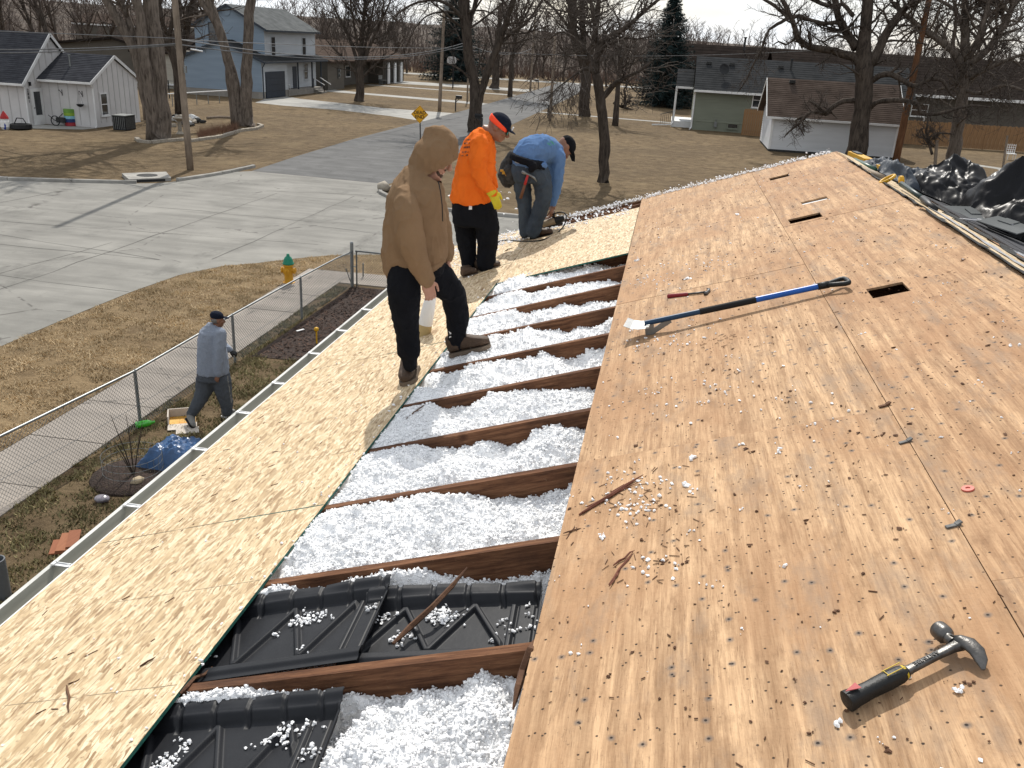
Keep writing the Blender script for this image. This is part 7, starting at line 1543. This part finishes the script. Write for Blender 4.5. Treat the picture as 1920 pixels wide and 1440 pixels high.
for k in range(900): C.append((rng.normal(.9, .35) if k % 2 else rng.uniform(.2, 2.3), rng.uniform(9.1, 9.95), .016)); R_.append(rng.uniform(.004, .014))
for k in range(160): C.append((rng.uniform(.15, .9), rng.uniform(7.6, 9.4), .016)); R_.append(rng.uniform(.004, .011))
for k in range(60): C.append((1.2+rng.uniform(-.06, .05), rng.uniform(1.3, 7), .018)); R_.append(rng.uniform(.003, .008))
blobs(mb, rw(np.array(C)), np.array(R_)); tag(mb.build('fluff_litter', M['fluff']), kind='stuff')
mb = MB(); C = []; R_ = []
for k in range(1500):
    v = 9.955+rng.normal(0, .022); u = rng.uniform(1.3, 4.45); C.append((u, v, .012+abs(rng.normal(0, .018)))); R_.append(rng.uniform(.003, .010))
blobs(mb, rw(np.array(C)), np.array(R_)); tag(mb.build('rim_fluff', M['fluff']), kind='stuff')
mb = MB(); n_ = 620
for k in range(n_):
    u, v = rng.uniform(U1+.02, 4.45), 1.0+8.8*rng.random()**1.2; a = rng.uniform(0, pi); L = .004+.02*rng.random()**2.5; w = rng.uniform(.001, .0032)
    mb.box((u, v, .0162+rng.uniform(0, .001)), (L, w, .0022), np.array([[cos(a), -sin(a), 0], [sin(a), cos(a), 0], [0, 0, 1]]))
for k in range(120):
    u, v = rng.uniform(.05, 1.2), rng.uniform(1.2, 9.4); a = rng.normal(.9, .5); L = rng.uniform(.006, .05); mb.box((u, v, .0145), (L, rng.uniform(.001, .003), .003), np.array([[cos(a), -sin(a), 0], [sin(a), cos(a), 0], [0, 0, 1]]))
for cu, cv in ((2.62, 2.7), (2.68, 2.5), (3.0, 4.2), (2.75, 2.15)):
    for k in range(34): a = rng.uniform(0, pi); mb.box((cu+rng.normal(0, .09), cv+rng.normal(0, .09), .0165), (.006+.035*rng.random()**2, rng.uniform(.001, .0022), .002), np.array([[cos(a), -sin(a), 0], [sin(a), cos(a), 0], [0, 0, 1]]))
C = []; R_ = []
for k in range(760):
    u, v = rng.uniform(U1+.02, 4.45), 1.0+8.8*rng.random()**1.3; q_ = 1 if rng.random() < .7 else rng.integers(2, 5)
    for q in range(q_): C.append((u+rng.normal(0, .008), v+rng.normal(0, .008), .0165)); R_.append(.0014+.0062*rng.random()**3)
blobs(mb, np.array(C), np.array(R_), .5, .6)
rbuild(mb, 'wood_litter', SPL, None); tag(bpy.data.objects['wood_litter'], kind='stuff')
# bigger clumps each on its own; bent plates at the seam; a red washer
for k, (px, py, s, lab) in enumerate(((1287, 907, .016, 'white fluff clump on the plywood right of the splinter bundle'), (1297, 857, .015, 'white fluff clump on the plywood above the splinter bundle'), (1128, 1007, .013, 'white fluff clump beside the small crossed twigs'), (1288, 523, .02, 'round white clump on the plywood beyond the small red hammer'), (1383, 402, .022, 'pale shell shaped scrap lying high on the plywood'), (1195, 488, .02, 'white clump at the upper plywood edge near the rafters'), (1798, 1295, .009, 'white clump below the big claw hammer'), (1182, 620, .01, 'white clump near the scraper blade'), (1460, 847, .012, 'white clump in the middle of the near plywood sheet'), (1568, 1354, .011, 'white clump at the end of the black hammer grip'))):
    mb = MB(); c0 = rb(px, py, .018); blobs(mb, rw(np.array([c0+rng.normal(0, s*.5, 3)*(1, 1, .4) for q in range(7)])), rng.uniform(s*.3, s*.65, 7)); single('fluff_clump', mb, M['fluff'], lab, 'insulation clump', rw(c0)[0])
for k, (px, py, lab) in enumerate(((1697, 828, 'bent grey metal clip on the upper board seam'), (1787, 985, 'crumpled grey metal clip on the lower board seam'), (1658, 760, 'dark lath scrap on the seam between the sheets'))):
    mb = MB(); c0 = rb(px, py, .018); mb.box(c0, (.042, .014, .004), np.array([[.97, -.2, 0], [.2, .97, 0], [0, 0, 1]])); mb.box(c0+(.016, .005, .004), (.018, .016, .005), np.array([[.9, -.3, -.3], [.3, .95, 0], [.3, 0, .95]])); o = rbuild(mb, 'metal_clip' if k < 2 else 'lath_scrap', M['clip_grey'] if k < 2 else SPL, None); tag(o, lab, 'clip' if k < 2 else 'scrap')
mb = MB(); c0 = rb(1815, 918, .014); mb.loft([(c0, (.019, 0, 0), (0, .019, 0)), (c0+(0, 0, .006), (.018, 0, 0), (0, .018, 0)), (c0+(0, 0, .0062), (.007, 0, 0), (0, .007, 0)), (c0+(0, 0, .003), (.006, 0, 0), (0, .006, 0))], 16); tag(rbuild(mb, 'washer', simple('red_plastic_washer', (.52, .12, .08), None, 5, .5), None), 'small round orange red plastic washer on the figured plywood', 'washer')
# bottle behind the walking legs
p = RW(*RF(792, 628)); t = thing('bottle', 'white tapered plastic bottle with tan base standing behind the hooded person', 'bottle', p); u_ = nrm(up+RN*.3)
h = np.linalg.norm(VP(812, 535, p)-p); pt = VP(812, 535, p); ax = (pt-p)/h
mb = MB(); mb.lathe(p, [(.05, 0), (.055, .01), (.052, h*.24)], 16, ax); mb.build('base', simple('tan_base', (.45, .34, .16), None, 5, .6), t, True, 40); mb = MB(); mb.lathe(p, [(.0525, h*.24), (.05, h*.5), (.04, h*.8), (.02, h*.95), (.018, h)], 16, ax); mb.build('body', M['white_trim'], t, True, 40)
# nailer and hose held by the bending man
c0 = RW(*RF(1036, 424), .07); c1 = RW(*RF(1058, 412), .09); c0 = VP(1017, 421, RW(1.5, 9.25)); c1 = VP(1060, 408, RW(1.5, 9.25)); d = nrm(c1-c0); t = thing('nail_gun', 'black and tan pneumatic nail gun held down to the boards', 'nail gun', c0)
L = np.linalg.norm(c1-c0); mb = MB(); mb.tube([c0, c0+d*L*.55], [.035, .038], 10); mb.build('body', simple('tan_tool_body', (.36, .27, .17), None, 8, .5), t, True, 50); mb = MB(); mb.tube([c0+d*L*.55, c0+d*L*.95], [.04, .034], 12); mb.build('head', M['black'], t, True, 50)
mb = MB(); mb.tube([c0+d*L*.5, c0+d*L*.45+up*.09, c0+d*L*.38+up*.14], [.018, .017, .018], 8); mb.build('handle', M['black'], t, True); mb = MB(); mb.beam(c0-up*.03, c0+d*L*.9-up*.055, .03, .02); mb.build('magazine', M['grime'], t)
hz = [VP(x, y, RW(1.5, 9.2), dd) for x, y, dd in ((1036, 402, -.02), (1048, 398, -.05), (1058, 399, -.08), (1062, 406, -.1), (1059, 420, -.12), (1050, 432, -.15), (1040, 440, -.2))]
hz += [RW(*RF(x, y, .02), .02) for x, y in ((1020, 449), (1002, 452), (975, 452), (950, 450), (938, 452), (925, 458))]
T = Tree(); mb = MB(); Q, RR = T.limb(hz, [.0075], 6, mb); single('air_hose', mb, M['black'], 'thin black air hose looping from the nail gun across the boards', 'hose', hz[0], smooth=True)

# ---- along the ridge: tools, tarps, torn shingles
xr = RW(UR, 0)[0]; xz = RW(UR, 0)[2]
def ridge_pt(px, py, dx=.10): return PX(px, py, xr+dx)
def shovel(label, a, b, c_, m_shaft, m2):
    t = thing('long_tool', label, 'long handled tool', a); mb = MB(); mb.tube([a, (a+b)/2, b], [.022, .02, .02], 10); mb.build('shaft', m_shaft, t, True); mb = MB(); mb.tube([b, c_], [.024, .026], 10); mb.build('socket', m2, t, True); return t
GRN = simple('green_fibreglass', (.02, .075, .05), (.012, .05, .035), 8, .4); BRW = simple('brown_handle', (.17, .08, .03), None, 8, .6); YEL = simple('tool_yellow', (.60, .33, .015), (.5, .27, .012), 8, .45); DKG = simple('dark_green_case', (.012, .03, .028), None, 8, .45)
t = shovel('green shafted tool with yellow D grip lying along the ridge', ridge_pt(1556, 287, .06), ridge_pt(1618, 316, .06), ridge_pt(1655, 333, .06), GRN, simple('tan_sleeve', (.26, .2, .14), None, 8, .7))
mb = MB(); e = ridge_pt(1664, 336, .04); dy = nrm(ridge_pt(1664, 336)-ridge_pt(1620, 316)); mb.tube([e+dy*.06*cos(a)+np.array([0, 0, 1])*.035*sin(a)+np.array([.05, 0, 0])*sin(a) for a in np.linspace(0, 2*pi, 17)], .013, 8, False); mb.build('grip', YEL, t, True)
t = shovel('brown wooden handled tool lying over the far ridge end', ridge_pt(1568, 287, .2), ridge_pt(1602, 300, .2), ridge_pt(1640, 318, .22), BRW, GRN)
t = shovel('dark green tool shaft in front of the grey tarp on the ridge', ridge_pt(1690, 345, .12), ridge_pt(1730, 372, .12), ridge_pt(1752, 393, .12), DKG, M['black'])
a, b = ridge_pt(1596, 290, .35), ridge_pt(1655, 318, .4); d = nrm(b-a); s_ = nrm(np.cross(d, up)); u_ = np.cross(s_, d); Rm = np.array([d, s_, u_]).T; L = np.linalg.norm(b-a); t = thing('power_tool', 'yellow and black cordless tool lying on the ridge', 'power tool', a)
mb = MB(); mb.box(a+d*L*.3, (L*.55, .10, .085), Rm); mb.box(a+d*L*.72, (L*.3, .075, .06), Rm); bd = mb.build('body', YEL, t); mb = MB(); mb.box(a+d*L*.18+u_*.045-s_*.0, (L*.2, .06, .02), Rm); mb.box(a+d*L*.18-s_*.052, (L*.22, .012, .04), Rm); mb.box(a+d*L*.45-s_*.052, (L*.12, .012, .03), Rm); mb.build('vents', M['black'], bd)
mb = MB(); mb.box(a+d*L*.95, (L*.18, .09, .075), Rm); mb.build('battery', YEL, t)
p = ridge_pt(1686, 338, .2); t = thing('tape_measure', 'small yellow and black tape case beside the yellow D grip', 'tape measure', p); mb = MB(); mb.lathe(p, [(.0, 0), (.034, .004), (.038, .015), (.034, .032), (0, .036)], 14, (1, .2, .2)); mb.build('case', YEL, t, True)
def crumple(name, label, cx, cy, cz, sx, sy, h, m, seed, n=(90, 80), folds=5, sharp=60, cat='tarp', peaks=None):
    """sheet of plastic thrown down in folds"""
    r2 = np.random.default_rng(seed); A = np.linspace(-1, 1, n[0]); B = np.linspace(-1, 1, n[1]); X, Y = np.meshgrid(A, B, indexing='ij'); Zh = np.zeros(X.shape)
    for k in range(folds*3):
        th = r2.uniform(0, pi); c_ = r2.uniform(-.8, .8); q = X*cos(th)+Y*sin(th)-c_; along = -X*sin(th)+Y*cos(th); Zh += r2.uniform(.15, .5)*np.maximum(0, 1-np.abs(q+.08*np.sin(along*5+k))/r2.uniform(.12, .45))**1.3*np.exp(-((along-r2.uniform(-.6, .6))/r2.uniform(.3, .9))**2)
    dome = np.clip(1-(X**2+Y**2), 0, 1)**.6
    if peaks:
        for (a, b, hh, w) in peaks: Zh += hh*np.exp(-(((X-a)**2+(Y-b)**2)/w**2)**.7)
    Zh += .13*(1-np.abs(fbm(X, Y, 1.3, 3, seed+9)))+.05*(1-np.abs(fbm(X, Y, 3.4, 2, seed+11))); Zh = (Zh*.55+.45*dome)*dome**.35; jit = .10
    wx = fbm(X, Y, .9, 2, seed+3); wy = fbm(X, Y, .9, 2, seed+4); PXx = cx+(X+.07*wx)*sx; PYy = cy+(Y+.07*wy)*sy; slope = -(PXx-xr)*tan(SL)+xz+.03
    Zz = np.maximum(slope+Zh*h+cz, slope+.01); i = np.arange(n[0]-1)[:, None]*n[1]; j = np.arange(n[1]-1)[None]; Fm = np.stack([i+j, i+n[1]+j, i+n[1]+j+1, i+j+1], -1).reshape(-1, 4); mb = MB(); V = np.stack([PXx, PYy, Zz], -1).reshape(-1, 3); mb.add(V, Fm); 
    return single(name, mb, m, label, cat, (cx, cy, -(cx-xr)*tan(SL)+xz), smooth=True, sharp=sharp)
M['black_plastic'] = simple('black_plastic_sheet', (.010, .010, .012), (.007, .007, .008), 6, .38, spec=.14, bump=.15, bscale=9, bdist=.02); M['grey_tarp'] = simple('blue_grey_tarp', (.05, .062, .08), (.026, .033, .044), 5, .6, spec=.25, bump=.35, bscale=14, bdist=.02)
tx = lambda u: xr+u*cos(SL)
crumple('plastic_tarp', 'big heap of crumpled black plastic sheeting at the right edge', tx(1.55), 7.85, 0, .70, .72, .64, M['black_plastic'], 5, folds=9, peaks=[(.25, -.15, .75, .45), (-.35, .2, .35, .3), (.7, -.1, .5, .3)])
crumple('plastic_tarp', 'rounded black plastic sheet hump left of the big heap', tx(.95), 8.75, 0, .42, .55, .36, M['black_plastic'], 9, folds=4, peaks=[(0, 0, .8, .6)])
crumple('plastic_tarp', 'crumpled blue grey tarp bundle behind the green tools', tx(.52), 8.9, 0, .24, .50, .17, M['grey_tarp'], 12, folds=8)
crumple('plastic_tarp', 'small blue grey tarp tip above the yellow cordless tool', tx(.5), 9.7, 0, .2, .28, .15, M['grey_tarp'], 15, folds=5)
for k, (dx, y, a, lab) in enumerate(((.75, 7.6, .3, 'pale grey shingle sheet lying between the tarps'), (.95, 7.35, -.5, 'light metal flashing strip propped between the tarps'), (.8, 6.9, .9, 'torn grey shingle sheet below the flashing strip'), (.62, 7.0, -.2, 'narrow white flashing piece near the ridge'), (1.3, 4.7, .3, 'pale curled flashing piece at the right edge'), (1.0, 8.0, 1.2, 'upright grey shingle scrap beside the black hump'))):
    c0 = r2w((dx, y, .05+.03*(k % 3)))[0]; mb = MB(); Rz = np.array(Matrix.Rotation(a, 3, 'Z')) @ np.array(Matrix.Rotation((.25, -.4, .15, -.1, .3, 1.2)[k], 3, 'X')); mb.box(c0, ((.5, .6, .4, .5, .45, .16)[k], (.28, .14, .3, .08, .12, .34)[k], .008), Rz); mb.box(c0+Rz @ np.array([.1, .03, .009]), (.18, .1, .006), Rz); single('flashing_scrap', mb, M['felt_grey'] if k in (1, 3, 4) else M['roof_grey'], lab, 'scrap', c0)

# ---- in the yard below
p = G(340, 792); t = thing('cardboard_box', 'open cardboard box with orange lining on the grass by the walker', 'box', p); CB = simple('cardboard', (.56, .50, .43), None, 6, .85)
s = .0; R = np.array(Matrix.Rotation(.5, 3, 'Z')); mb = MB(); mb.box(p+(0, .05, .02), (.42, .32, .02), R); mb.build('base', simple('orange_liner', (.55, .23, .02), (.6, .4, .1), 9, .6), t)
for q, (dx, dy, w, l, an) in enumerate(((-.2, .05, .02, .34, 0), (.22, .05, .02, .34, 0), (0, .22, .42, .02, 0))): mb = MB(); mb.box(p+R @ np.array([dx, dy, .09]), (w, l, .16), R); mb.build('side', CB, t)
mb = MB(); mb.box(p+R @ np.array([.02, -.22, .025]), (.46, .26, .008), R); mb.build('flap', CB, t); mb = MB(); mb.box(p+R @ np.array([.1, -.40, .02]), (.36, .2, .008), R @ np.array(Matrix.Rotation(.1, 3, 'X'))); mb.build('flap', CB, t)
p = G(271, 803); t = thing('bottle', 'clear green plastic bottle lying at the fence post', 'bottle', p); mb = MB(); mb.lathe(p+(-.12, -.05, .06), [(.05, 0), (.06, .02), (.06, .15), (.055, .2), (.025, .26), (.02, .3)], 14, (.9, .5, .12)); mb.build('body', simple('green_plastic', (.06, .48, .03), (.04, .3, .02), 20, .15, spec=.8), t, True, 40)
p = np.array([-4.25, 10.95, 0]); mb = MB(); n = (34, 26); A = np.linspace(-.62, .62, n[0]); B = np.linspace(-.4, .4, n[1]); X, Y = np.meshgrid(A, B, indexing='ij'); dm = np.clip(1-np.maximum(np.abs(X)/.62, np.abs(Y)/.4)**4, 0, 1); Zh = .30*dm+.05*np.abs(np.sin(X*9+Y*5))*dm+.035*np.abs(np.sin(X*19-Y*11))*dm+rng.normal(0, .012, X.shape)*dm
i = np.arange(n[0]-1)[:, None]*n[1]; j = np.arange(n[1]-1)[None]; mb.add(np.stack([p[0]+X, p[1]+Y, .01+Zh], -1).reshape(-1, 3), np.stack([i+j, i+n[1]+j, i+n[1]+j+1, i+j+1], -1).reshape(-1, 4)); single('tarp_bundle', mb, simple('blue_tarp', (.02, .085, .22), (.012, .05, .13), 7, .35, spec=.6, bump=.3), 'folded blue tarp bundle on the grass under the gutter', 'tarp', p, smooth=True, sharp=14)
p = G(258, 908); mb = MB(); mb.V = []; blobs(mb, [p+(0, 0, .06)], [.10], .8, .15); single('rock', mb, simple('tan_rock', (.42, .34, .23), (.3, .24, .16), 12, .9, bump=.5), 'tan rock at the rim of the mulched shrub ring', 'rock', p, smooth=True)
p = G(192, 941); t = thing('ball', 'dark shiny flattened ball lying on the brown grass', 'ball', p); mb = MB(); mb.ell(p+(0, 0, .05), (.11, .09, .055), nu=16, nv=10); mb.build('shell', simple('dark_glossy_shell', (.02, .018, .03), (.3, .27, .3), 9, .2, spec=.8), t, True)
base = G(125, 1020)
for k, (px, py, a, l, w) in enumerate(((112, 1025, .45, .34, .2), (126, 1016, .42, .44, .2), (138, 1010, .5, .42, .14))):
    p = G(px, py, .03+.024*k); mb = MB(); mb.box(p, (w, l, .02), np.array(Matrix.Rotation(a, 3, 'Z'))); single('cedar_board', mb, simple('cedar_plank_%d' % k, ((.27, .10, .05), (.30, .12, .06), (.24, .09, .045))[k], None, 9, .85, stretch=(6, .5, 1)), ['darkest left cedar plank lying by the gutter', 'middle and longest cedar plank lying by the gutter', 'right narrow cedar plank half under the gutter'][k], 'plank', p, 'cedar planks on the grass')
p = np.array([-4.75, 10.35, 0]); t = thing('caged_shrub', 'small bare shrub inside a low wire cage on dark mulch', 'shrub', p)
mb = MB(); mb.lathe(p, [(.62, -.01), (.6, .03), (.3, .05), (0, .05)], 18); mb.build('mulch_ring', M['mulch'], t, True)
for k in range(6): a = rng.uniform(0, 2*pi); mb = MB(); h = rng.uniform(.5, 1.05); mb.tube([p, p+(cos(a)*.1, sin(a)*.1, h*.5), p+(cos(a)*.24, sin(a)*.2, h)], [.010, .008, .003], 5); mb.build('stem', M['bark_dark'], t)
mb = MB()
for z in (.03, .15, .27, .38): mb.tube([p+(.42*cos(a), .42*sin(a), z) for a in np.linspace(0, 2*pi, 25)], .0035, 4, False)
for k in range(26): a = k*2*pi/26; mb.tube([p+(.42*cos(a), .42*sin(a), 0), p+(.42*cos(a), .42*sin(a), .39)], .003, 4, False)
tag(mb.build('wire_cage', M['steel'], t), kind='stuff')
p = G(4, 1118); t = thing('tree_guard', 'grey plastic tube guard at the left edge of the yard', 'tree guard', p); mb = MB(); mb.lathe(p, [(.10, 0), (.10, .5), (.085, .5), (.085, .02)], 16); mb.build('tube', simple('smoky_tube', (.13, .14, .15), None, 5, .4), t, True, 40)
p = G(594, 646); t = thing('sprinkler', 'small brass sprinkler on a stake in the mulch bed', 'sprinkler', p); mb = MB(); mb.tube([p, p+(0, 0, .30)], .018, 8); mb.build('stake', YEL, t); mb = MB(); mb.lathe(p+(0, 0, .3), [(.03, 0), (.05, .02), (.05, .07), (.02, .09)], 10); mb.build('head', YEL, t, True)
p = G(563, 619, .05); mb = MB(); mb.box(p, (.05, .2, .012), np.array(Matrix.Rotation(-.5, 3, 'Z'))); single('scrap', mb, WHITEP, 'narrow white scrap lying on the dark mulch bed', 'scrap', p)
p = G(681, 520); mb = MB(); mb.tube([p, p+(0, 0, .4)], .02, 6); single('marker_stake', mb, M['steel'], 'short grey marker stake in the bed by the corner post', 'stake', p)
# corner clutter across the street
p = np.array([-9.25, 36.5, 0]); mb = MB(); mb.V = []; blobs(mb, [p+(0, 0, .18), p+(.25, .3, .12)], [.30, .22], .8, .12); single('boulder', mb, M['stone_edge'], 'rounded pale boulder at the kerb return behind the hooded person', 'boulder', p, smooth=True)
def border(name, label, pts, group=None):
    t = thing(name, label, 'edging', G(*pts[0]))
    for a, b in zip(pts, pts[1:]):
        A, B = G(*a), G(*b); L = np.linalg.norm(B-A); n = max(1, int(L/.5))
        for k in range(n): mb = MB(); q0, q1 = A+(B-A)*(k+.03)/n, A+(B-A)*(k+.97)/n; mb.beam(q0+(0, 0, .07), q1+(0, 0, .07+rng.normal(0, .01)), .22, .16); mb.build('edging_stone', M['stone_edge'], t)
border('stone_edging', 'curved stone edging round the big left trunk', [(256, 262), (262, 267), (285, 269), (312, 266), (346, 263)])
border('stone_edging', 'stone edging along the reddish grass bed to the twin tree', [(358, 266), (385, 262), (415, 258), (450, 247), (480, 243), (492, 238), (484, 235)])
mb = MB()
for k in range(700):
    q = rng.random(); c0 = G(372+q*72+rng.normal(0, 3), 256-q*14+rng.normal(0, 3)); a = rng.uniform(0, 2*pi); h = rng.uniform(.25, .6); mb.add([c0+(-.012, 0, 0), c0+(.012, 0, 0), c0+(cos(a)*h*.6, sin(a)*h*.4, h)], [(0, 1, 2)])
tag(mb.build('reddish_bed_grass', simple('red_brown_grass', (.22, .125, .08), (.12, .07, .05), 3, 1.)), kind='stuff')
p = G(338, 251); t = thing('bird_bath', 'grey stone bird bath between the trunk and the leaning pole', 'bird bath', p); mb = MB(); mb.lathe(p, [(.25, 0), (.2, .08), (.12, .15), (.12, .7), (.2, .8), (.42, .9), (.42, .95), (.3, .9), (.0, .86)], 16); mb.build('bowl', M['stone_edge'], t, True, 40)
for k in range(9):
    px, py = (318+k*6.2+rng.normal(0, 2), 232-k*.6+rng.normal(0, 3)); p = G(px, py); mb = MB(); mb.V = []; blobs(mb, [p+(0, 0, .18), p+(.3, .1, .12)], [.32, .24], .7, .35); single('garden_stone', mb, [M['stone_edge'], M['white_paint'], M['grime']][k % 3], 'rough stone or clutter piece heaped behind the leaning pole', 'stone', p, 'garden stones behind the leaning pole')
p0, p1 = G(388, 224), G(432, 223); mb = MB(); mb.tube([p0+(0, 0, .1), (p0+p1)/2+(0, 0, .14), p1+(0, 0, .1)], .09, 7); single('fallen_log', mb, M['pole'], 'pale fallen log on the lawn left of the twin tree', 'log', p0)
# fallen limb, shrubs and garden things at right
p = G(1168, 205); t = thing('fallen_limb', 'dark broken limb lying on the lawn before the far spruce', 'fallen limb', p); T = Tree(); T.rmin = .02; T.cap = 200
for pts in ([(1150, 192), (1165, 200), (1185, 206), (1199, 210)], [(1172, 200), (1172, 178), (1170, 168), (1176, 160)], [(1165, 202), (1178, 190), (1186, 190)]): 
    Q, RR = T.limb([VP(x, y, p) for x, y in pts], [.16, .14, .1, .05], 7); T.clothe(Q, RR, 7, 1.0, 1)
T.wood.build('limb', M['bark_dark'], t, True); (T.tw.build('twigs', M['twig'], t) if T.tw.n else None)
p = G(1752, 322); t = thing('garden_post', 'weathered grey post with a twisted bare vine beside the grey tree', 'post', p); pt = VP(1757, 262, p); mb = MB(); mb.beam(p, pt, .16, .16, (0, 1, 0)); mb.build('post', M['pole'], t); T = Tree(); T.rmin = .01; T.cap = 600
for pts in ([(1752, 275), (1740, 262), (1736, 245), (1740, 225), (1735, 205)], [(1748, 290), (1742, 270), (1733, 258), (1728, 240)], [(1750, 262), (1760, 250), (1775, 250), (1790, 252)]): 
    Q, RR = T.limb([VP(x, y, p, -.2) for x, y in pts], [.09, .08, .06, .03], 6); T.clothe(Q, RR, 12, .7, 2)
T.wood.build('vine', M['bark_dark'], t, True); T.tw.build('twigs', M['twig'], t)
p = G(1893, 300); t = thing('garden_chair', 'white wire lattice garden chair near the cedar fence', 'garden chair', p); mb = MB(); mb.box(p+(0, 0, .45), (.6, .55, .04)); mb.build('seat', M['white_trim'], t)
mb = MB(); [mb.box(p+(-.28+.14*k, .25, .78), (.03, .03, .66)) for k in range(5)]; [mb.box(p+(0, .25, .55+.16*k), (.6, .025, .03)) for k in range(4)]; mb.build('backrest', M['white_trim'], t)
for sx in (-1, 1):
    for sy in (-1, 1): mb = MB(); mb.box(p+(sx*.26, sy*.24, .22), (.04, .04, .45)); mb.build('leg', M['white_trim'], t)
p = G(1727, 272); mb = MB(); mb.beam(p, VP(1733, 218, p), .12, .12, (0, 1, 0)); single('garden_stake', mb, M['white_trim'], 'thin pale post standing before the cedar fence', 'post', p)
p = G(1878, 330); mb = MB(); mb.beam(p, VP(1889, 254, p), .10, .10, (0, 1, 0)); single('garden_stake', mb, M['pole'], 'thin weathered clothes post in front of the lattice chair', 'post', p)

# loose white flecks in the air around the tear-off
mb = MB(); n = 70; C = []
for k in range(n): C.append(VP(rng.uniform(835, 985), rng.uniform(350, 470), RW(.5, 9.8), rng.uniform(-.6, .6)))
blobs(mb, np.array(C), rng.uniform(.006, .016, n), .6, .6); tag(mb.build('flying_fluff', M['fluff']), kind='stuff')
